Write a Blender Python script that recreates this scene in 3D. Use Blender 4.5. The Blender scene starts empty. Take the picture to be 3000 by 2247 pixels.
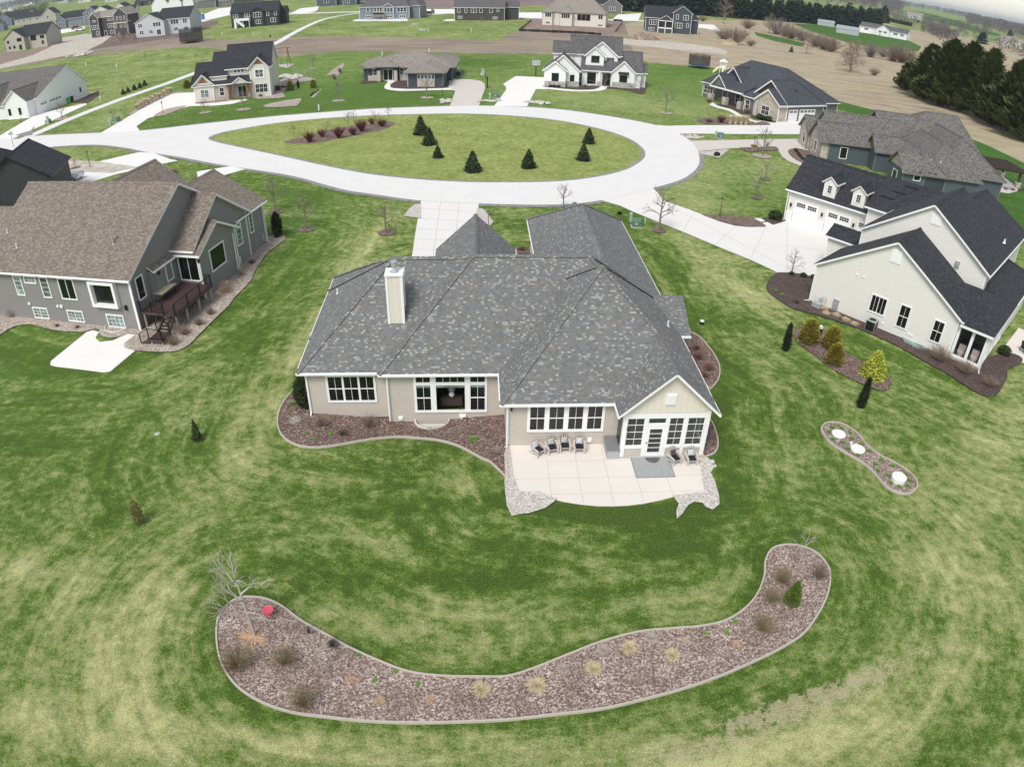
import bpy, bmesh, math, random
import numpy as np
from mathutils import Vector, Matrix, noise
random.seed(7); rng = np.random.default_rng(7)
R = math.radians
SC = bpy.context.scene
COL = SC.collection

# ------------------------------------------------------------------ camera (wide drone lens, measured from the place)
CAM_H, PITCH, ROLL = 27.0, R(32.65626), R(1.378859)
LF, LK = 2.091622, 0.098858
cd = bpy.data.cameras.new('camera'); cam = bpy.data.objects.new('camera', cd); COL.objects.link(cam)
c_, s_, cp, sp = math.cos(ROLL), math.sin(ROLL), math.cos(PITCH), math.sin(PITCH)
X = Vector((c_, s_*sp, s_*cp)); Y = Vector((-s_, c_*sp, c_*cp)); Zc = Vector((0, -cp, sp))
mw = Matrix((X, Y, Zc)).transposed().to_4x4(); mw.translation = Vector((0, 0, CAM_H)); cam.matrix_world = mw
cd.type = 'PANO'; cd.panorama_type = 'FISHEYE_LENS_POLYNOMIAL'
cd.sensor_width = 36.0; cd.sensor_fit = 'HORIZONTAL'; cd.fisheye_fov = R(179)
cd.fisheye_polynomial_k0 = 0.0
SGN = -1
cd.fisheye_polynomial_k1 = SGN*0.039833657638030505
cd.fisheye_polynomial_k2 = SGN*5.030380470061763e-06
cd.fisheye_polynomial_k3 = SGN*-7.271361892728478e-06
cd.fisheye_polynomial_k4 = SGN*8.672553757998479e-08
cd.clip_start = 0.1; cd.clip_end = 30000
SC.camera = cam

# ------------------------------------------------------------------ daylight: thin overcast
SUN_EL, SUN_AZ = 52, 205
w = bpy.data.worlds.new('World'); SC.world = w; w.use_nodes = True
nt = w.node_tree; nt.nodes.clear()
sky = nt.nodes.new('ShaderNodeTexSky'); sky.sky_type = 'NISHITA'; sky.sun_disc = False
sky.sun_elevation = R(SUN_EL); sky.sun_rotation = R(SUN_AZ); sky.air_density = 1.0; sky.dust_density = 0.8; sky.ozone_density = 1.0
hsv = nt.nodes.new('ShaderNodeHueSaturation'); hsv.inputs['Saturation'].default_value = 0.45
bg = nt.nodes.new('ShaderNodeBackground'); bg.inputs['Strength'].default_value = 0.085
wo = nt.nodes.new('ShaderNodeOutputWorld')
nt.links.new(sky.outputs[0], hsv.inputs['Color']); nt.links.new(hsv.outputs[0], bg.inputs[0]); nt.links.new(bg.outputs[0], wo.inputs[0])
sd = bpy.data.lights.new('sun', 'SUN'); sd.energy = 1.5; sd.angle = R(22); sd.color = (1, .965, .91)
so = bpy.data.objects.new('sun', sd); COL.objects.link(so)
# direction from which light comes: azimuth measured clockwise from +Y
az = R(SUN_AZ); el = R(SUN_EL)
dv = Vector((math.sin(az)*math.cos(el), math.cos(az)*math.cos(el), math.sin(el)))
so.rotation_euler = dv.to_track_quat('Z', 'Y').to_euler()
SC.view_settings.view_transform = 'Standard'; SC.view_settings.look = 'None'; SC.view_settings.gamma = 1
SC.view_settings.exposure = 1.0
SC.cycles.max_bounces = 5; SC.cycles.diffuse_bounces = 3; SC.cycles.transparent_max_bounces = 6

# ------------------------------------------------------------------ surveying helpers
def ray(px, py):
    x, y = (px-1500)/1000, (py-1123.5)/1000
    r = math.hypot(x, y); th = r/LF
    for _ in range(12): th -= (LF*(th+LK*th**3)-r)/(LF*(1+3*LK*th*th))
    s = math.sin(th)/max(r, 1e-9)
    d = X*(x*s) - Y*(y*s) - Zc*math.cos(th)
    return d
def gz(x, y):
    """ground height: flat, with a shallow hollow behind the middle of the tan house"""
    u, v = MF.loc(x, y)
    du, dv_ = u+6.2, v-8.6
    return -0.62*math.exp(-(du*du/(2*3.3**2)+dv_*dv_/(2*2.1**2)))
def G(px, py, z=None):
    d = ray(px, py); zz = 0 if z is None else z
    for _ in range(3):
        t = (zz-CAM_H)/d.z; x, y = d.x*t, d.y*t
        if z is None: zz = gz(x, y)
    return (x, y)
def D(pts, z=None): return [G(a*1.35624, b*1.35624, z) for a, b in pts]
class Reg:
    def __init__(s, x0, y0, x1, y1, W): s.x0, s.y0, s.k = x0, y0, (x1-x0)/W
    def __call__(s, x, y): return (s.x0+x*s.k, s.y0+y*s.k)
    def g(s, pts, z=None): return [G(*s(a, b), z) for a, b in pts]
class Frame:
    def __init__(s, ox, oy, deg):
        s.ox, s.oy, s.deg = ox, oy, deg; a = R(deg); s.c, s.s = math.cos(a), math.sin(a)
    def loc(s, x, y): x -= s.ox; y -= s.oy; return (x*s.c+y*s.s, -x*s.s+y*s.c)
    def wor(s, u, v): return (s.ox+u*s.c-v*s.s, s.oy+u*s.s+v*s.c)
    def _r(s, px):
        d = ray(*px); o = s.loc(0, 0); return Vector((o[0], o[1], CAM_H)), Vector((d.x*s.c+d.y*s.s, -d.x*s.s+d.y*s.c, d.z))
    def V(s, px, v0): o, d = s._r(px); t = (v0-o.y)/d.y; q = o+d*t; return q.x, q.z
    def U(s, px, u0): o, d = s._r(px); t = (u0-o.x)/d.x; q = o+d*t; return q.y, q.z
    def plane(s, px, n, d0): o, d = s._r(px); n = Vector(n); t = (d0-n.dot(o))/n.dot(d); return o+d*t
MF = Frame(.1484, 30.0311, 3.48)
Z1 = Reg(0, 0, 1000, 500, 2212); Z2 = Reg(1000, 0, 2000, 500, 2212); Z3 = Reg(2000, 0, 3000, 500, 2212)
Z4 = Reg(0, 400, 1000, 1150, 2209); Z5 = Reg(850, 550, 1600, 1500, 1308); Z6 = Reg(1400, 550, 2200, 1550, 1326)
Z7 = Reg(2000, 300, 3000, 1250, 1744); Z8 = Reg(600, 1550, 2500, 2247, 2212)
RM1 = Reg(1450, 1150, 2150, 1530, 2212); RM2 = Reg(850, 1050, 1500, 1400, 2212)
R7 = Reg(0, 750, 460, 1100, 2178); R6 = Reg(350, 700, 900, 1100, 2212)
A4 = Reg(2200, 750, 3000, 1200, 2212); B4 = Reg(2280, 450, 3000, 850, 2212)
A5 = Reg(2350, 280, 3000, 620, 2212); A6 = Reg(2030, 150, 2480, 430, 2212)
A7 = Reg(1380, 0, 1980, 320, 2212); A8 = Reg(1020, 0, 1400, 300, 2099); A9 = Reg(560, 0, 1000, 300, 2212)
RC = A9; A10 = Reg(0, 180, 400, 430, 2212); RA = Reg(0, 0, 300, 200, 2212); RB = Reg(250, 0, 600, 200, 2212)
RF = Reg(1850, 0, 2250, 250, 2212); RS = Reg(2370, 1200, 2750, 1480, 2212); RN = Reg(1950, 350, 2450, 700, 2212)
RI = Reg(780, 280, 1250, 480, 2212); RK = Reg(2150, 0, 3000, 420, 2212); R3 = Reg(0, 400, 450, 750, 2130)

# ------------------------------------------------------------------ materials
class NT:
    def __init__(s, name):
        s.m = bpy.data.materials.new(name); s.m.use_nodes = True; s.t = s.m.node_tree; s.n = s.t.nodes
        s.b = s.n['Principled BSDF']
    def add(s, typ, **kw):
        nd = s.n.new(typ)
        for k, v in kw.items():
            if k.startswith('i_'): nd.inputs[k[2:].replace('_', ' ')].default_value = v
            else: setattr(nd, k, v)
        return nd
    def l(s, a, b): s.t.links.new(a, b)
    def mix(s, f, a, b, blend='MIX'):
        m = s.add('ShaderNodeMix', data_type='RGBA', blend_type=blend)
        for sock, v in ((m.inputs[0], f), (m.inputs[6], a), (m.inputs[7], b)):
            if hasattr(v, 'links') or hasattr(v, 'is_linked'): s.l(v, sock)
            elif isinstance(v, (tuple, list)): sock.default_value = (*v[:3], 1)
            else: sock.default_value = v
        return m.outputs[2]
    def ramp(s, f, stops, interp='LINEAR'):
        r = s.add('ShaderNodeValToRGB'); r.color_ramp.interpolation = interp; e = r.color_ramp.elements
        while len(e) > 1: e.remove(e[-1])
        e[0].position = stops[0][0]; e[0].color = (*stops[0][1], 1)
        for p, c in stops[1:]:
            q = e.new(p); q.color = (*c, 1)
        s.l(f, r.inputs[0]); return r.outputs[0]
    def math(s, op, a, b=0.0, c=None):
        m = s.add('ShaderNodeMath', operation=op)
        for i, v in enumerate((a, b) if c is None else (a, b, c)):
            if hasattr(v, 'is_linked'): s.l(v, m.inputs[i])
            else: m.inputs[i].default_value = v
        return m.outputs[0]
    def noise(s, vec, scale, detail=3, rough=.55, dist=0.):
        n = s.add('ShaderNodeTexNoise'); n.inputs['Scale'].default_value = scale; n.inputs['Detail'].default_value = detail
        n.inputs['Roughness'].default_value = rough; n.inputs['Distortion'].default_value = dist
        if vec is not None: s.l(vec, n.inputs['Vector'])
        return n.outputs['Fac']
    def mapping(s, vec, scale=(1, 1, 1), rot=(0, 0, 0)):
        m = s.add('ShaderNodeMapping'); m.inputs['Scale'].default_value = scale; m.inputs['Rotation'].default_value = rot
        s.l(vec, m.inputs['Vector']); return m.outputs[0]
    def bump(s, h, dist=.02, strength=1.):
        b = s.add('ShaderNodeBump'); b.inputs['Distance'].default_value = dist; b.inputs['Strength'].default_value = strength
        s.l(h, b.inputs['Height']); s.l(b.outputs[0], s.b.inputs['Normal'])
    def obj(s): return s.add('ShaderNodeTexCoord').outputs['Object']
    def uv(s): return s.add('ShaderNodeTexCoord').outputs['UV']
    def col(s, v):
        if hasattr(v, 'is_linked'): s.l(v, s.b.inputs['Base Color'])
        else: s.b.inputs['Base Color'].default_value = (*v, 1)
    def rough(s, r): s.b.inputs['Roughness'].default_value = r
def sc3(c, k): return tuple(min(1, x*k) for x in c)
def plain(name, c, rough=.6, nscale=3., amt=.12, bumpd=0, metal=0):
    t = NT(name); o = t.obj(); n = t.noise(o, nscale, 4)
    t.col(t.mix(n, sc3(c, 1-amt), sc3(c, 1+amt))); t.rough(rough); t.b.inputs['Metallic'].default_value = metal
    if bumpd: t.bump(n, bumpd)
    return t.m
def roofm(name, stops, bw=.24, bh=.145, scale=1., cluster=None):
    t = NT(name); u = t.uv()
    b = t.add('ShaderNodeTexBrick', offset=.37); t.l(u, b.inputs['Vector'])
    b.inputs['Color1'].default_value = (0, 0, 0, 1); b.inputs['Color2'].default_value = (1, 1, 1, 1); b.inputs['Mortar'].default_value = (.2, .2, .2, 1)
    b.inputs['Scale'].default_value = 1; b.inputs['Mortar Size'].default_value = .006; b.inputs['Brick Width'].default_value = bw; b.inputs['Row Height'].default_value = bh
    b.inputs['Mortar Smooth'].default_value = .1
    c = t.ramp(b.outputs['Color'], stops)
    big = t.noise(u, .35, 2); fine = t.noise(u, 40, 2)
    if cluster: c = t.mix(t.math('MULTIPLY', t.ramp(t.noise(t.mapping(u, (1.1, 3.2, 1)), 1.0, 2), [(.56, (0, 0, 0)), (.6, (1, 1, 1))]), .55), c, cluster)
    c = t.mix(t.math('MULTIPLY', big, .12), c, sc3(stops[len(stops)//2][1], .72))
    c = t.mix(t.math('MULTIPLY', fine, .35), c, sc3(stops[0][1], .6))
    c = t.mix(t.math('MULTIPLY', b.outputs['Fac'], .55), c, sc3(stops[0][1], .55))
    # stepped courses
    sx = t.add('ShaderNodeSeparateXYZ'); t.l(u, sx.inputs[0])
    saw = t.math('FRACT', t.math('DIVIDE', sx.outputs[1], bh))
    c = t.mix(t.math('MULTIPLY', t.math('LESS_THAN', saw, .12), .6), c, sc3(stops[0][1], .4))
    h = t.math('SUBTRACT', t.math('MULTIPLY', t.math('SUBTRACT', 1.0, saw), 1.0), t.math('MULTIPLY', b.outputs['Fac'], .8))
    t.col(c); t.rough(.93); t.bump(h, .012, .8); return t.m
def siding(name, c, pitch=.16, vertical=False, rough=.65):
    t = NT(name); u = t.uv(); sx = t.add('ShaderNodeSeparateXYZ'); t.l(u, sx.inputs[0])
    n = t.noise(t.mapping(u, (.6, 3, 1)), 1.2, 3); f = t.noise(u, 60, 2)
    c1 = t.mix(n, sc3(c, .94), sc3(c, 1.05)); c1 = t.mix(t.math('MULTIPLY', f, .2), c1, sc3(c, .86))
    if vertical:
        fr = t.math('FRACT', t.math('DIVIDE', sx.outputs[0], .4)); h = t.math('LESS_THAN', fr, .13); t.bump(h, .02)
    else:
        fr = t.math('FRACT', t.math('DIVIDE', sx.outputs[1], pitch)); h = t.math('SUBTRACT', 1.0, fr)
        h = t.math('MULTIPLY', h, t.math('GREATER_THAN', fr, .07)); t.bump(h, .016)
        gap = t.math('LESS_THAN', fr, .055); c1 = t.mix(t.math('MULTIPLY', gap, .5), c1, sc3(c, .5))  # dark line at each lap edge is the lap's shadow, painted into the colour
    t.col(c1); t.rough(rough); return t.m
def stonem(name, cs, w_=.42, h_=.16):
    t = NT(name); u = t.uv(); b = t.add('ShaderNodeTexBrick', offset=.43); t.l(t.mapping(u, (1, 1, 1)), b.inputs['Vector'])
    b.inputs['Color1'].default_value = (0, 0, 0, 1); b.inputs['Color2'].default_value = (1, 1, 1, 1); b.inputs['Scale'].default_value = 1
    b.inputs['Mortar Size'].default_value = .012; b.inputs['Brick Width'].default_value = w_; b.inputs['Row Height'].default_value = h_
    c = t.ramp(b.outputs['Color'], cs); c = t.mix(t.math('MULTIPLY', t.noise(u, 5, 3), .5), c, cs[0][1])
    c = t.mix(b.outputs['Fac'], c, (.42, .39, .35)); t.col(c); t.rough(.9); t.bump(t.math('SUBTRACT', 1.0, b.outputs['Fac']), .012); return t.m

M = {}
g3 = lambda a, b=None, c=None: (a, a if b is None else b, a if c is None else c)
M['roof_main'] = roofm('roof_shingle_weathered', [(0, (.15, .147, .14)), (.35, (.20, .194, .184)), (.6, (.22, .213, .20)), (.70, (.185, .20, .215)), (.80, (.225, .218, .204)), (.86, (.33, .325, .305)), (1, (.42, .415, .39))], bw=.19, bh=.14, cluster=(.15, .175, .20))
M['roof_brown'] = roofm('roof_shingle_brown', [(0, (.17, .135, .107)), (.5, (.235, .195, .158)), (1, (.34, .29, .24))])
M['roof_black'] = roofm('roof_shingle_black', [(0, (.020, .022, .027)), (.6, (.034, .036, .043)), (1, (.062, .064, .072))])
M['roof_grey'] = roofm('roof_shingle_grey', [(0, (.07, .068, .07)), (.5, (.125, .12, .118)), (1, (.2, .195, .185))])
M['roof_taupe'] = roofm('roof_shingle_taupe', [(0, (.19, .165, .14)), (.5, (.31, .275, .235)), (1, (.43, .39, .34))])
M['roof_slate'] = roofm('roof_shingle_slate', [(0, (.04, .045, .055)), (.6, (.07, .077, .09)), (1, (.115, .12, .135))])
M['roof_greybrown'] = roofm('roof_shingle_greybrown', [(0, (.09, .083, .075)), (.5, (.165, .153, .14)), (1, (.27, .25, .23))])
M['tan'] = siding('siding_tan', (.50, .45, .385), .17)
M['tanboard'] = siding('board_and_batten_tan', (.70, .64, .55), vertical=True)
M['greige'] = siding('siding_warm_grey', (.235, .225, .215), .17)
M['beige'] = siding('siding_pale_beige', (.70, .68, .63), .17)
M['white'] = plain('trim_white', (.80, .80, .78), .45, 2, .03)
M['whiteside'] = siding('siding_white', (.80, .80, .79), vertical=True)
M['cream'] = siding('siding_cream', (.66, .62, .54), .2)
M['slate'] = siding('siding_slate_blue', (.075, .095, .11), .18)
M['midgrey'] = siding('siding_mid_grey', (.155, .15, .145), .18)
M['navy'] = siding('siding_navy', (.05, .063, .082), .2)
M['charcoal'] = siding('siding_charcoal', (.035, .039, .042), vertical=True)
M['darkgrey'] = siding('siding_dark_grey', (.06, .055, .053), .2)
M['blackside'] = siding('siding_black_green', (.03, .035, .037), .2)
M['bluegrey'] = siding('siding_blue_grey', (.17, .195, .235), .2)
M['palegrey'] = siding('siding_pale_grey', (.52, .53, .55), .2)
M['tansheath'] = siding('sheathing_tan', (.42, .40, .34), .3, vertical=True)
M['stone'] = stonem('stone_ledge', [(0, (.34, .29, .23)), (.5, (.5, .44, .36)), (1, (.66, .6, .5))])
M['stonegrey'] = stonem('stone_grey', [(0, (.3, .29, .27)), (.5, (.44, .42, .39)), (1, (.6, .58, .53))])
M['brick'] = stonem('brick_pale', [(0, (.48, .43, .37)), (.5, (.56, .51, .44)), (1, (.66, .6, .52))], .3, .09)
M['found'] = plain('foundation_concrete', (.42, .42, .40), .9, 4, .08)
M['timber'] = plain('timber_brown', (.22, .10, .045), .7, 6, .25)
M['darktimber'] = plain('timber_dark', (.06, .042, .033), .7, 6, .25)
M['pine'] = plain('timber_weathered', (.36, .31, .22), .8, 6, .2)
M['deck'] = plain('deck_boards_maroon', (.075, .042, .038), .6, 5, .2)
M['black'] = plain('black_metal', (.012, .012, .013), .4, 5, .1)
M['galv'] = plain('galvanised', (.55, .57, .58), .35, 5, .1, metal=.6)
M['blackplastic'] = plain('black_plastic', (.02, .02, .02), .5)
M['concwell'] = plain('well_plastic', (.62, .62, .60), .5)
M['green'] = plain('box_green', (.10, .19, .13), .6, 3, .1)
M['palegreen'] = plain('pedestal_green', (.33, .47, .36), .6, 3, .1)
def glassm(name, c, tint=0):
    t = NT(name); o = t.obj(); n = t.noise(o, 1.3, 3, .6)
    t.col(t.ramp(n, [(.35, sc3(c, .35)), (.62, sc3(c, 1.)), (.8, sc3(c, 2.2))])); t.rough(.06); t.b.inputs['Specular IOR Level'].default_value = .6
    return t.m
M['glass'] = glassm('window_glass', (.012, .014, .014))
M['glassblind'] = glassm('window_glass_blind', (.26, .34, .32))
M['glasslit'] = glassm('window_glass_grey', (.11, .13, .135))
def concrete(name, c, joints=0, stain=(.6, .45, .32), samt=.25):
    t = NT(name); o = t.obj(); n = t.noise(o, .35, 4, .6); f = t.noise(o, 25, 3)
    cc = t.mix(n, sc3(c, .93), sc3(c, 1.05)); cc = t.mix(t.math('MULTIPLY', f, .14), cc, sc3(c, .8))
    st = t.noise(o, .9, 5, .65); st = t.ramp(st, [(.6, (0, 0, 0)), (.78, (1, 1, 1))]); cc = t.mix(t.math('MULTIPLY', st, samt), cc, stain)
    t.col(cc); t.rough(.85); t.bump(f, .004); return t.m
M['road'] = concrete('road_pale_chip_seal', (.72, .70, .665), stain=(.5, .48, .44), samt=.4)
M['drive'] = concrete('concrete_driveway', (.74, .715, .67), stain=(.6, .52, .45))
M['patio'] = concrete('concrete_patio', (.72, .665, .60), stain=(.68, .50, .34), samt=.4)
M['white_conc'] = concrete('concrete_white', (.80, .77, .73), stain=(.6, .5, .42), samt=.15)
M['tan_drive'] = concrete('concrete_tan', (.60, .545, .49))
M['joint'] = plain('joint_grey', (.44, .41, .38), .9)
def speck(name, cs, scale, rough=.95, dist=.03, big=(1.0, .5)):
    t = NT(name); o = t.obj(); v = t.add('ShaderNodeTexVoronoi'); v.inputs['Scale'].default_value = scale; v.inputs['Randomness'].default_value = 1
    t.l(o, v.inputs['Vector']); sx = t.add('ShaderNodeSeparateXYZ'); t.l(v.outputs['Color'], sx.inputs[0])
    c = t.ramp(sx.outputs[0], cs); b = t.noise(o, big[0], 4, .65)
    c = t.mix(t.math('MULTIPLY', t.ramp(b, [(.35, (0, 0, 0)), (.7, (1, 1, 1))]), big[1]), c, cs[0][1])
    t.col(c); t.rough(rough); t.bump(v.outputs['Distance'], dist); return t.m
M['mulch'] = speck('mulch_brown', [(0, (.070, .040, .030)), (.35, (.135, .082, .062)), (.7, (.22, .15, .12)), (.9, (.38, .29, .25)), (1, (.54, .44, .38))], 15, big=(1.1, .5))
M['mulchpale'] = speck('mulch_weathered', [(0, (.12, .075, .056)), (.3, (.21, .145, .115)), (.6, (.36, .275, .235)), (.85, (.53, .44, .385)), (1, (.70, .61, .55))], 15, big=(.8, .6))
M['mulchdark'] = speck('mulch_dark', [(0, (.045, .028, .024)), (.5, (.085, .055, .048)), (.85, (.13, .09, .08)), (1, (.22, .17, .15))], 14)
M['rock'] = speck('river_rock', [(0, (.24, .19, .15)), (.4, (.38, .31, .25)), (.8, (.52, .45, .38)), (1, (.68, .62, .56))], 9)
M['gravel'] = speck('gravel_pale', [(0, (.36, .33, .29)), (.5, (.52, .48, .43)), (1, (.74, .7, .65))], 12, big=(1, .3))
M['shoulder'] = speck('shoulder_gravel', [(0, (.17, .16, .155)), (.5, (.28, .27, .26)), (1, (.4, .39, .37))], 6)
M['soil'] = speck('bare_soil', [(0, (.10, .07, .055)), (.5, (.16, .118, .095)), (1, (.24, .185, .155))], 1.4, big=(.12, .5))
M['soilred'] = speck('graded_soil', [(0, (.18, .125, .095)), (.5, (.26, .19, .15)), (1, (.36, .27, .22))], .8, big=(.1, .4))
M['sandpad'] = speck('gravel_pad', [(0, (.40, .35, .28)), (.5, (.50, .45, .37)), (1, (.6, .55, .47))], 1.0, big=(.08, .35))
def stubble(name, cs, sc=(1, 1, 1), rot=0):
    t = NT(name); o = t.obj(); n = t.noise(t.mapping(o, sc, (0, 0, rot)), 1, 6, .7); f = t.noise(o, 3.0, 4, .75); b = t.noise(o, .03, 4, .6)
    c = t.ramp(t.math('ADD', t.math('MULTIPLY', n, .5), t.math('MULTIPLY', f, .5)), cs)
    c = t.mix(t.math('MULTIPLY', t.ramp(b, [(.4, (0, 0, 0)), (.65, (1, 1, 1))]), .45), c, cs[-1][1]); t.col(c); t.rough(.95); t.bump(f, .08); return t.m
M['field'] = stubble('field_stubble', [(.40, (.11, .078, .062)), (.47, (.19, .14, .11)), (.53, (.28, .22, .165)), (.60, (.38, .33, .21))], (.05, .6, .5))
M['drygrass'] = stubble('dry_grass', [(.40, (.19, .135, .095)), (.47, (.31, .235, .165)), (.53, (.42, .335, .235)), (.62, (.42, .39, .21))], (.08, .3, .2), .5)
M['plum'] = stubble('fallow_far', [(.38, (.14, .10, .095)), (.52, (.21, .15, .14)), (.65, (.27, .2, .18))], (.02, .08, .1))
# --- turf: straw / green balance comes from a painted attribute plus noise
def turf(name, attr=True, base=.35, green=(.105, .215, .018), straw=(.60, .58, .27), vivid=(.11, .25, .035)):
    t = NT(name); o = t.obj()
    if attr:
        a = t.add('ShaderNodeAttribute', attribute_name='turf'); sx = t.add('ShaderNodeSeparateColor'); t.l(a.outputs['Color'], sx.inputs[0])
        dry, bare, viv = sx.outputs[0], sx.outputs[1], sx.outputs[2]; mow = a.outputs['Alpha']
    else: dry, bare, viv = base, 0.0, 0.3
    n1 = t.noise(o, .22, 6, .62, .4); n2 = t.noise(t.mapping(o, (.8, 1.2, 1), (0, 0, .5)), 1.1, 5, .7); n3 = t.noise(o, 6.5, 6, .95); n4 = t.noise(t.mapping(o, (1.2, .8, 1), (0, 0, -.25)), .9, 4, .7); n5 = t.noise(o, 1.6, 4, .7)
    s = t.math('ADD', t.math('MULTIPLY', n1, .26), t.math('MULTIPLY', n2, .30)); s = t.math('ADD', s, t.math('MULTIPLY', n3, .56))
    s = t.math('ADD', s, t.math('MULTIPLY', n4, .28)); s = t.math('ADD', s, t.math('MULTIPLY', n5, .34)); s = t.math('SUBTRACT', s, .9)   # ~ -.4..+.4
    if attr:
        ox = t.add('ShaderNodeSeparateXYZ'); t.l(o, ox.inputs[0])
        def band(fd, fo): cb = t.add('ShaderNodeCombineXYZ'); t.l(t.math('MULTIPLY', mow, fd), cb.inputs[0]); t.l(t.math('MULTIPLY', ox.outputs[0], fo), cb.inputs[1]); t.l(t.math('MULTIPLY', ox.outputs[1], fo), cb.inputs[2]); return t.noise(cb.outputs[0], 1, 4, .65)
        fd_ = t.math('MINIMUM', 1.0, t.math('MAXIMUM', .22, t.math('SUBTRACT', 1.7, t.math('DIVIDE', mow, 12))))
        s = t.math('ADD', t.math('MULTIPLY', s, .85), t.math('MULTIPLY', fd_, t.math('ADD', t.math('MULTIPLY', t.math('SUBTRACT', band(.5, .05), .5), .34), t.math('MULTIPLY', t.math('SUBTRACT', band(2.0, .35), .5), .24))))
    k = t.math('ADD', t.math('MULTIPLY', s, 3.6), t.math('ADD', t.math('MULTIPLY', dry, .85), .13))
    c = t.ramp(k, [(.0, sc3(green, .55)), (.22, green), (.45, tuple(.62*g+.38*w_ for g, w_ in zip(green, straw))), (.68, tuple(.3*g+.7*w_ for g, w_ in zip(green, straw))), (1, sc3(straw, 1.2))])
    c = t.mix(t.math('MULTIPLY', viv, .75), c, t.mix(n3, sc3(vivid, .7), sc3(vivid, 1.3)))
    bb = t.math('ADD', t.math('MULTIPLY', t.math('SUBTRACT', t.math('ADD', n5, t.math('MULTIPLY', n3, 1.1)), 1.05), 6.5), t.math('MULTIPLY', t.math('SUBTRACT', bare, .5), 2.2))
    bb = t.math('MULTIPLY', t.ramp(bb, [(.0, (0, 0, 0)), (.55, (1, 1, 1))]), t.math('MINIMUM', t.math('MULTIPLY', bare, 4) if attr else 0.0, 1.0))
    c = t.mix(t.math('MULTIPLY', bb, .75), c, t.mix(n3, (.42, .36, .20), (.80, .70, .46)))
    fine = t.noise(o, 16, 4, .95); c = t.mix(t.ramp(fine, [(.42, (1, 1, 1)), (.56, (0, 0, 0))]), c, t.mix(.55, c, (.014, .034, .004))); c = t.mix(t.math('MULTIPLY', t.ramp(fine, [(.52, (0, 0, 0)), (.66, (1, 1, 1))]), .45), c, sc3(straw, 1.15))
    t.col(c); t.rough(.95); t.b.inputs['Specular IOR Level'].default_value = .15; t.bump(t.math('ADD', n3, t.math('MULTIPLY', fine, .6)), .07, .9); return t.m
M['turf'] = turf('lawn_turf')
M['island'] = turf('island_turf', False, .70, green=(.15, .22, .03), straw=(.50, .51, .19), vivid=(.22, .32, .06))
M['vivid'] = turf('young_turf', False, .12, green=(.065, .17, .026), straw=(.2, .27, .07), vivid=(.10, .26, .035))
def leafm(name, c, v=.35):
    t = NT(name); o = t.obj(); n = t.noise(o, 2.5, 4, .7); g = t.add('ShaderNodeNewGeometry')
    c1 = t.mix(n, sc3(c, 1-v), sc3(c, 1+v)); c1 = t.mix(t.math('MULTIPLY', g.outputs['Random Per Island'], .5), c1, sc3(c, 1.6)); t.col(c1); t.rough(.8); t.b.inputs['Specular IOR Level'].default_value = .2; return t.m
M['spruce'] = leafm('needles_spruce', (.034, .052, .024), .45); M['pineleaf'] = leafm('needles_olive', (.088, .112, .036), .55); M['bronze'] = leafm('needles_bronze', (.13, .12, .035), .5); M['darkneedle'] = leafm('needles_dark', (.030, .050, .032), .5)
M['arbor'] = leafm('needles_arborvitae', (.04, .062, .02)); M['gold'] = leafm('needles_gold', (.25, .21, .03)); M['lime'] = leafm('needles_lime', (.30, .33, .045)); M['yewgreen'] = leafm('needles_yew', (.09, .14, .02))
M['bark'] = plain('bark_grey', (.20, .17, .145), .9, 8, .25); M['barkdark'] = plain('bark_dark', (.10, .08, .07), .9, 8, .25); M['barkpale'] = plain('bark_pale', (.42, .38, .33), .9, 8, .2)
M['twig'] = plain('twigs_grey', (.20, .165, .145), .9, 5, .25); M['twigbrown'] = plain('twigs_brown', (.23, .17, .125), .9, 5, .3); M['redtwig'] = plain('twigs_red', (.13, .03, .035), .8, 5, .3); M['rusttwig'] = plain('twigs_rust', (.19, .09, .065), .9, 5, .3); M['palet'] = plain('twigs_pale', (.42, .37, .32), .9, 5, .2); M['olivetwig'] = plain('twigs_olive', (.27, .215, .12), .9, 5, .3)
M['straw'] = leafm('straw_blades', (.52, .43, .26)); M['palestraw'] = leafm('pale_straw_blades', (.40, .34, .29)); M['orangestraw'] = leafm('orange_straw', (.50, .34, .21)); M['sprout'] = leafm('green_blades', (.13, .30, .04)); M['blossom'] = leafm('pale_blossom', (.72, .64, .60), .15)
M['farwood'] = leafm('far_branches', (.115, .095, .095), .3); M['fargreen'] = leafm('far_green', (.10, .13, .05), .3)
M['edge'] = plain('edging_concrete', (.47, .42, .36), .9, 3, .12)
M['limestone'] = plain('limestone_rock', (.52, .49, .44), .9, 2, .2, .02)
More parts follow.
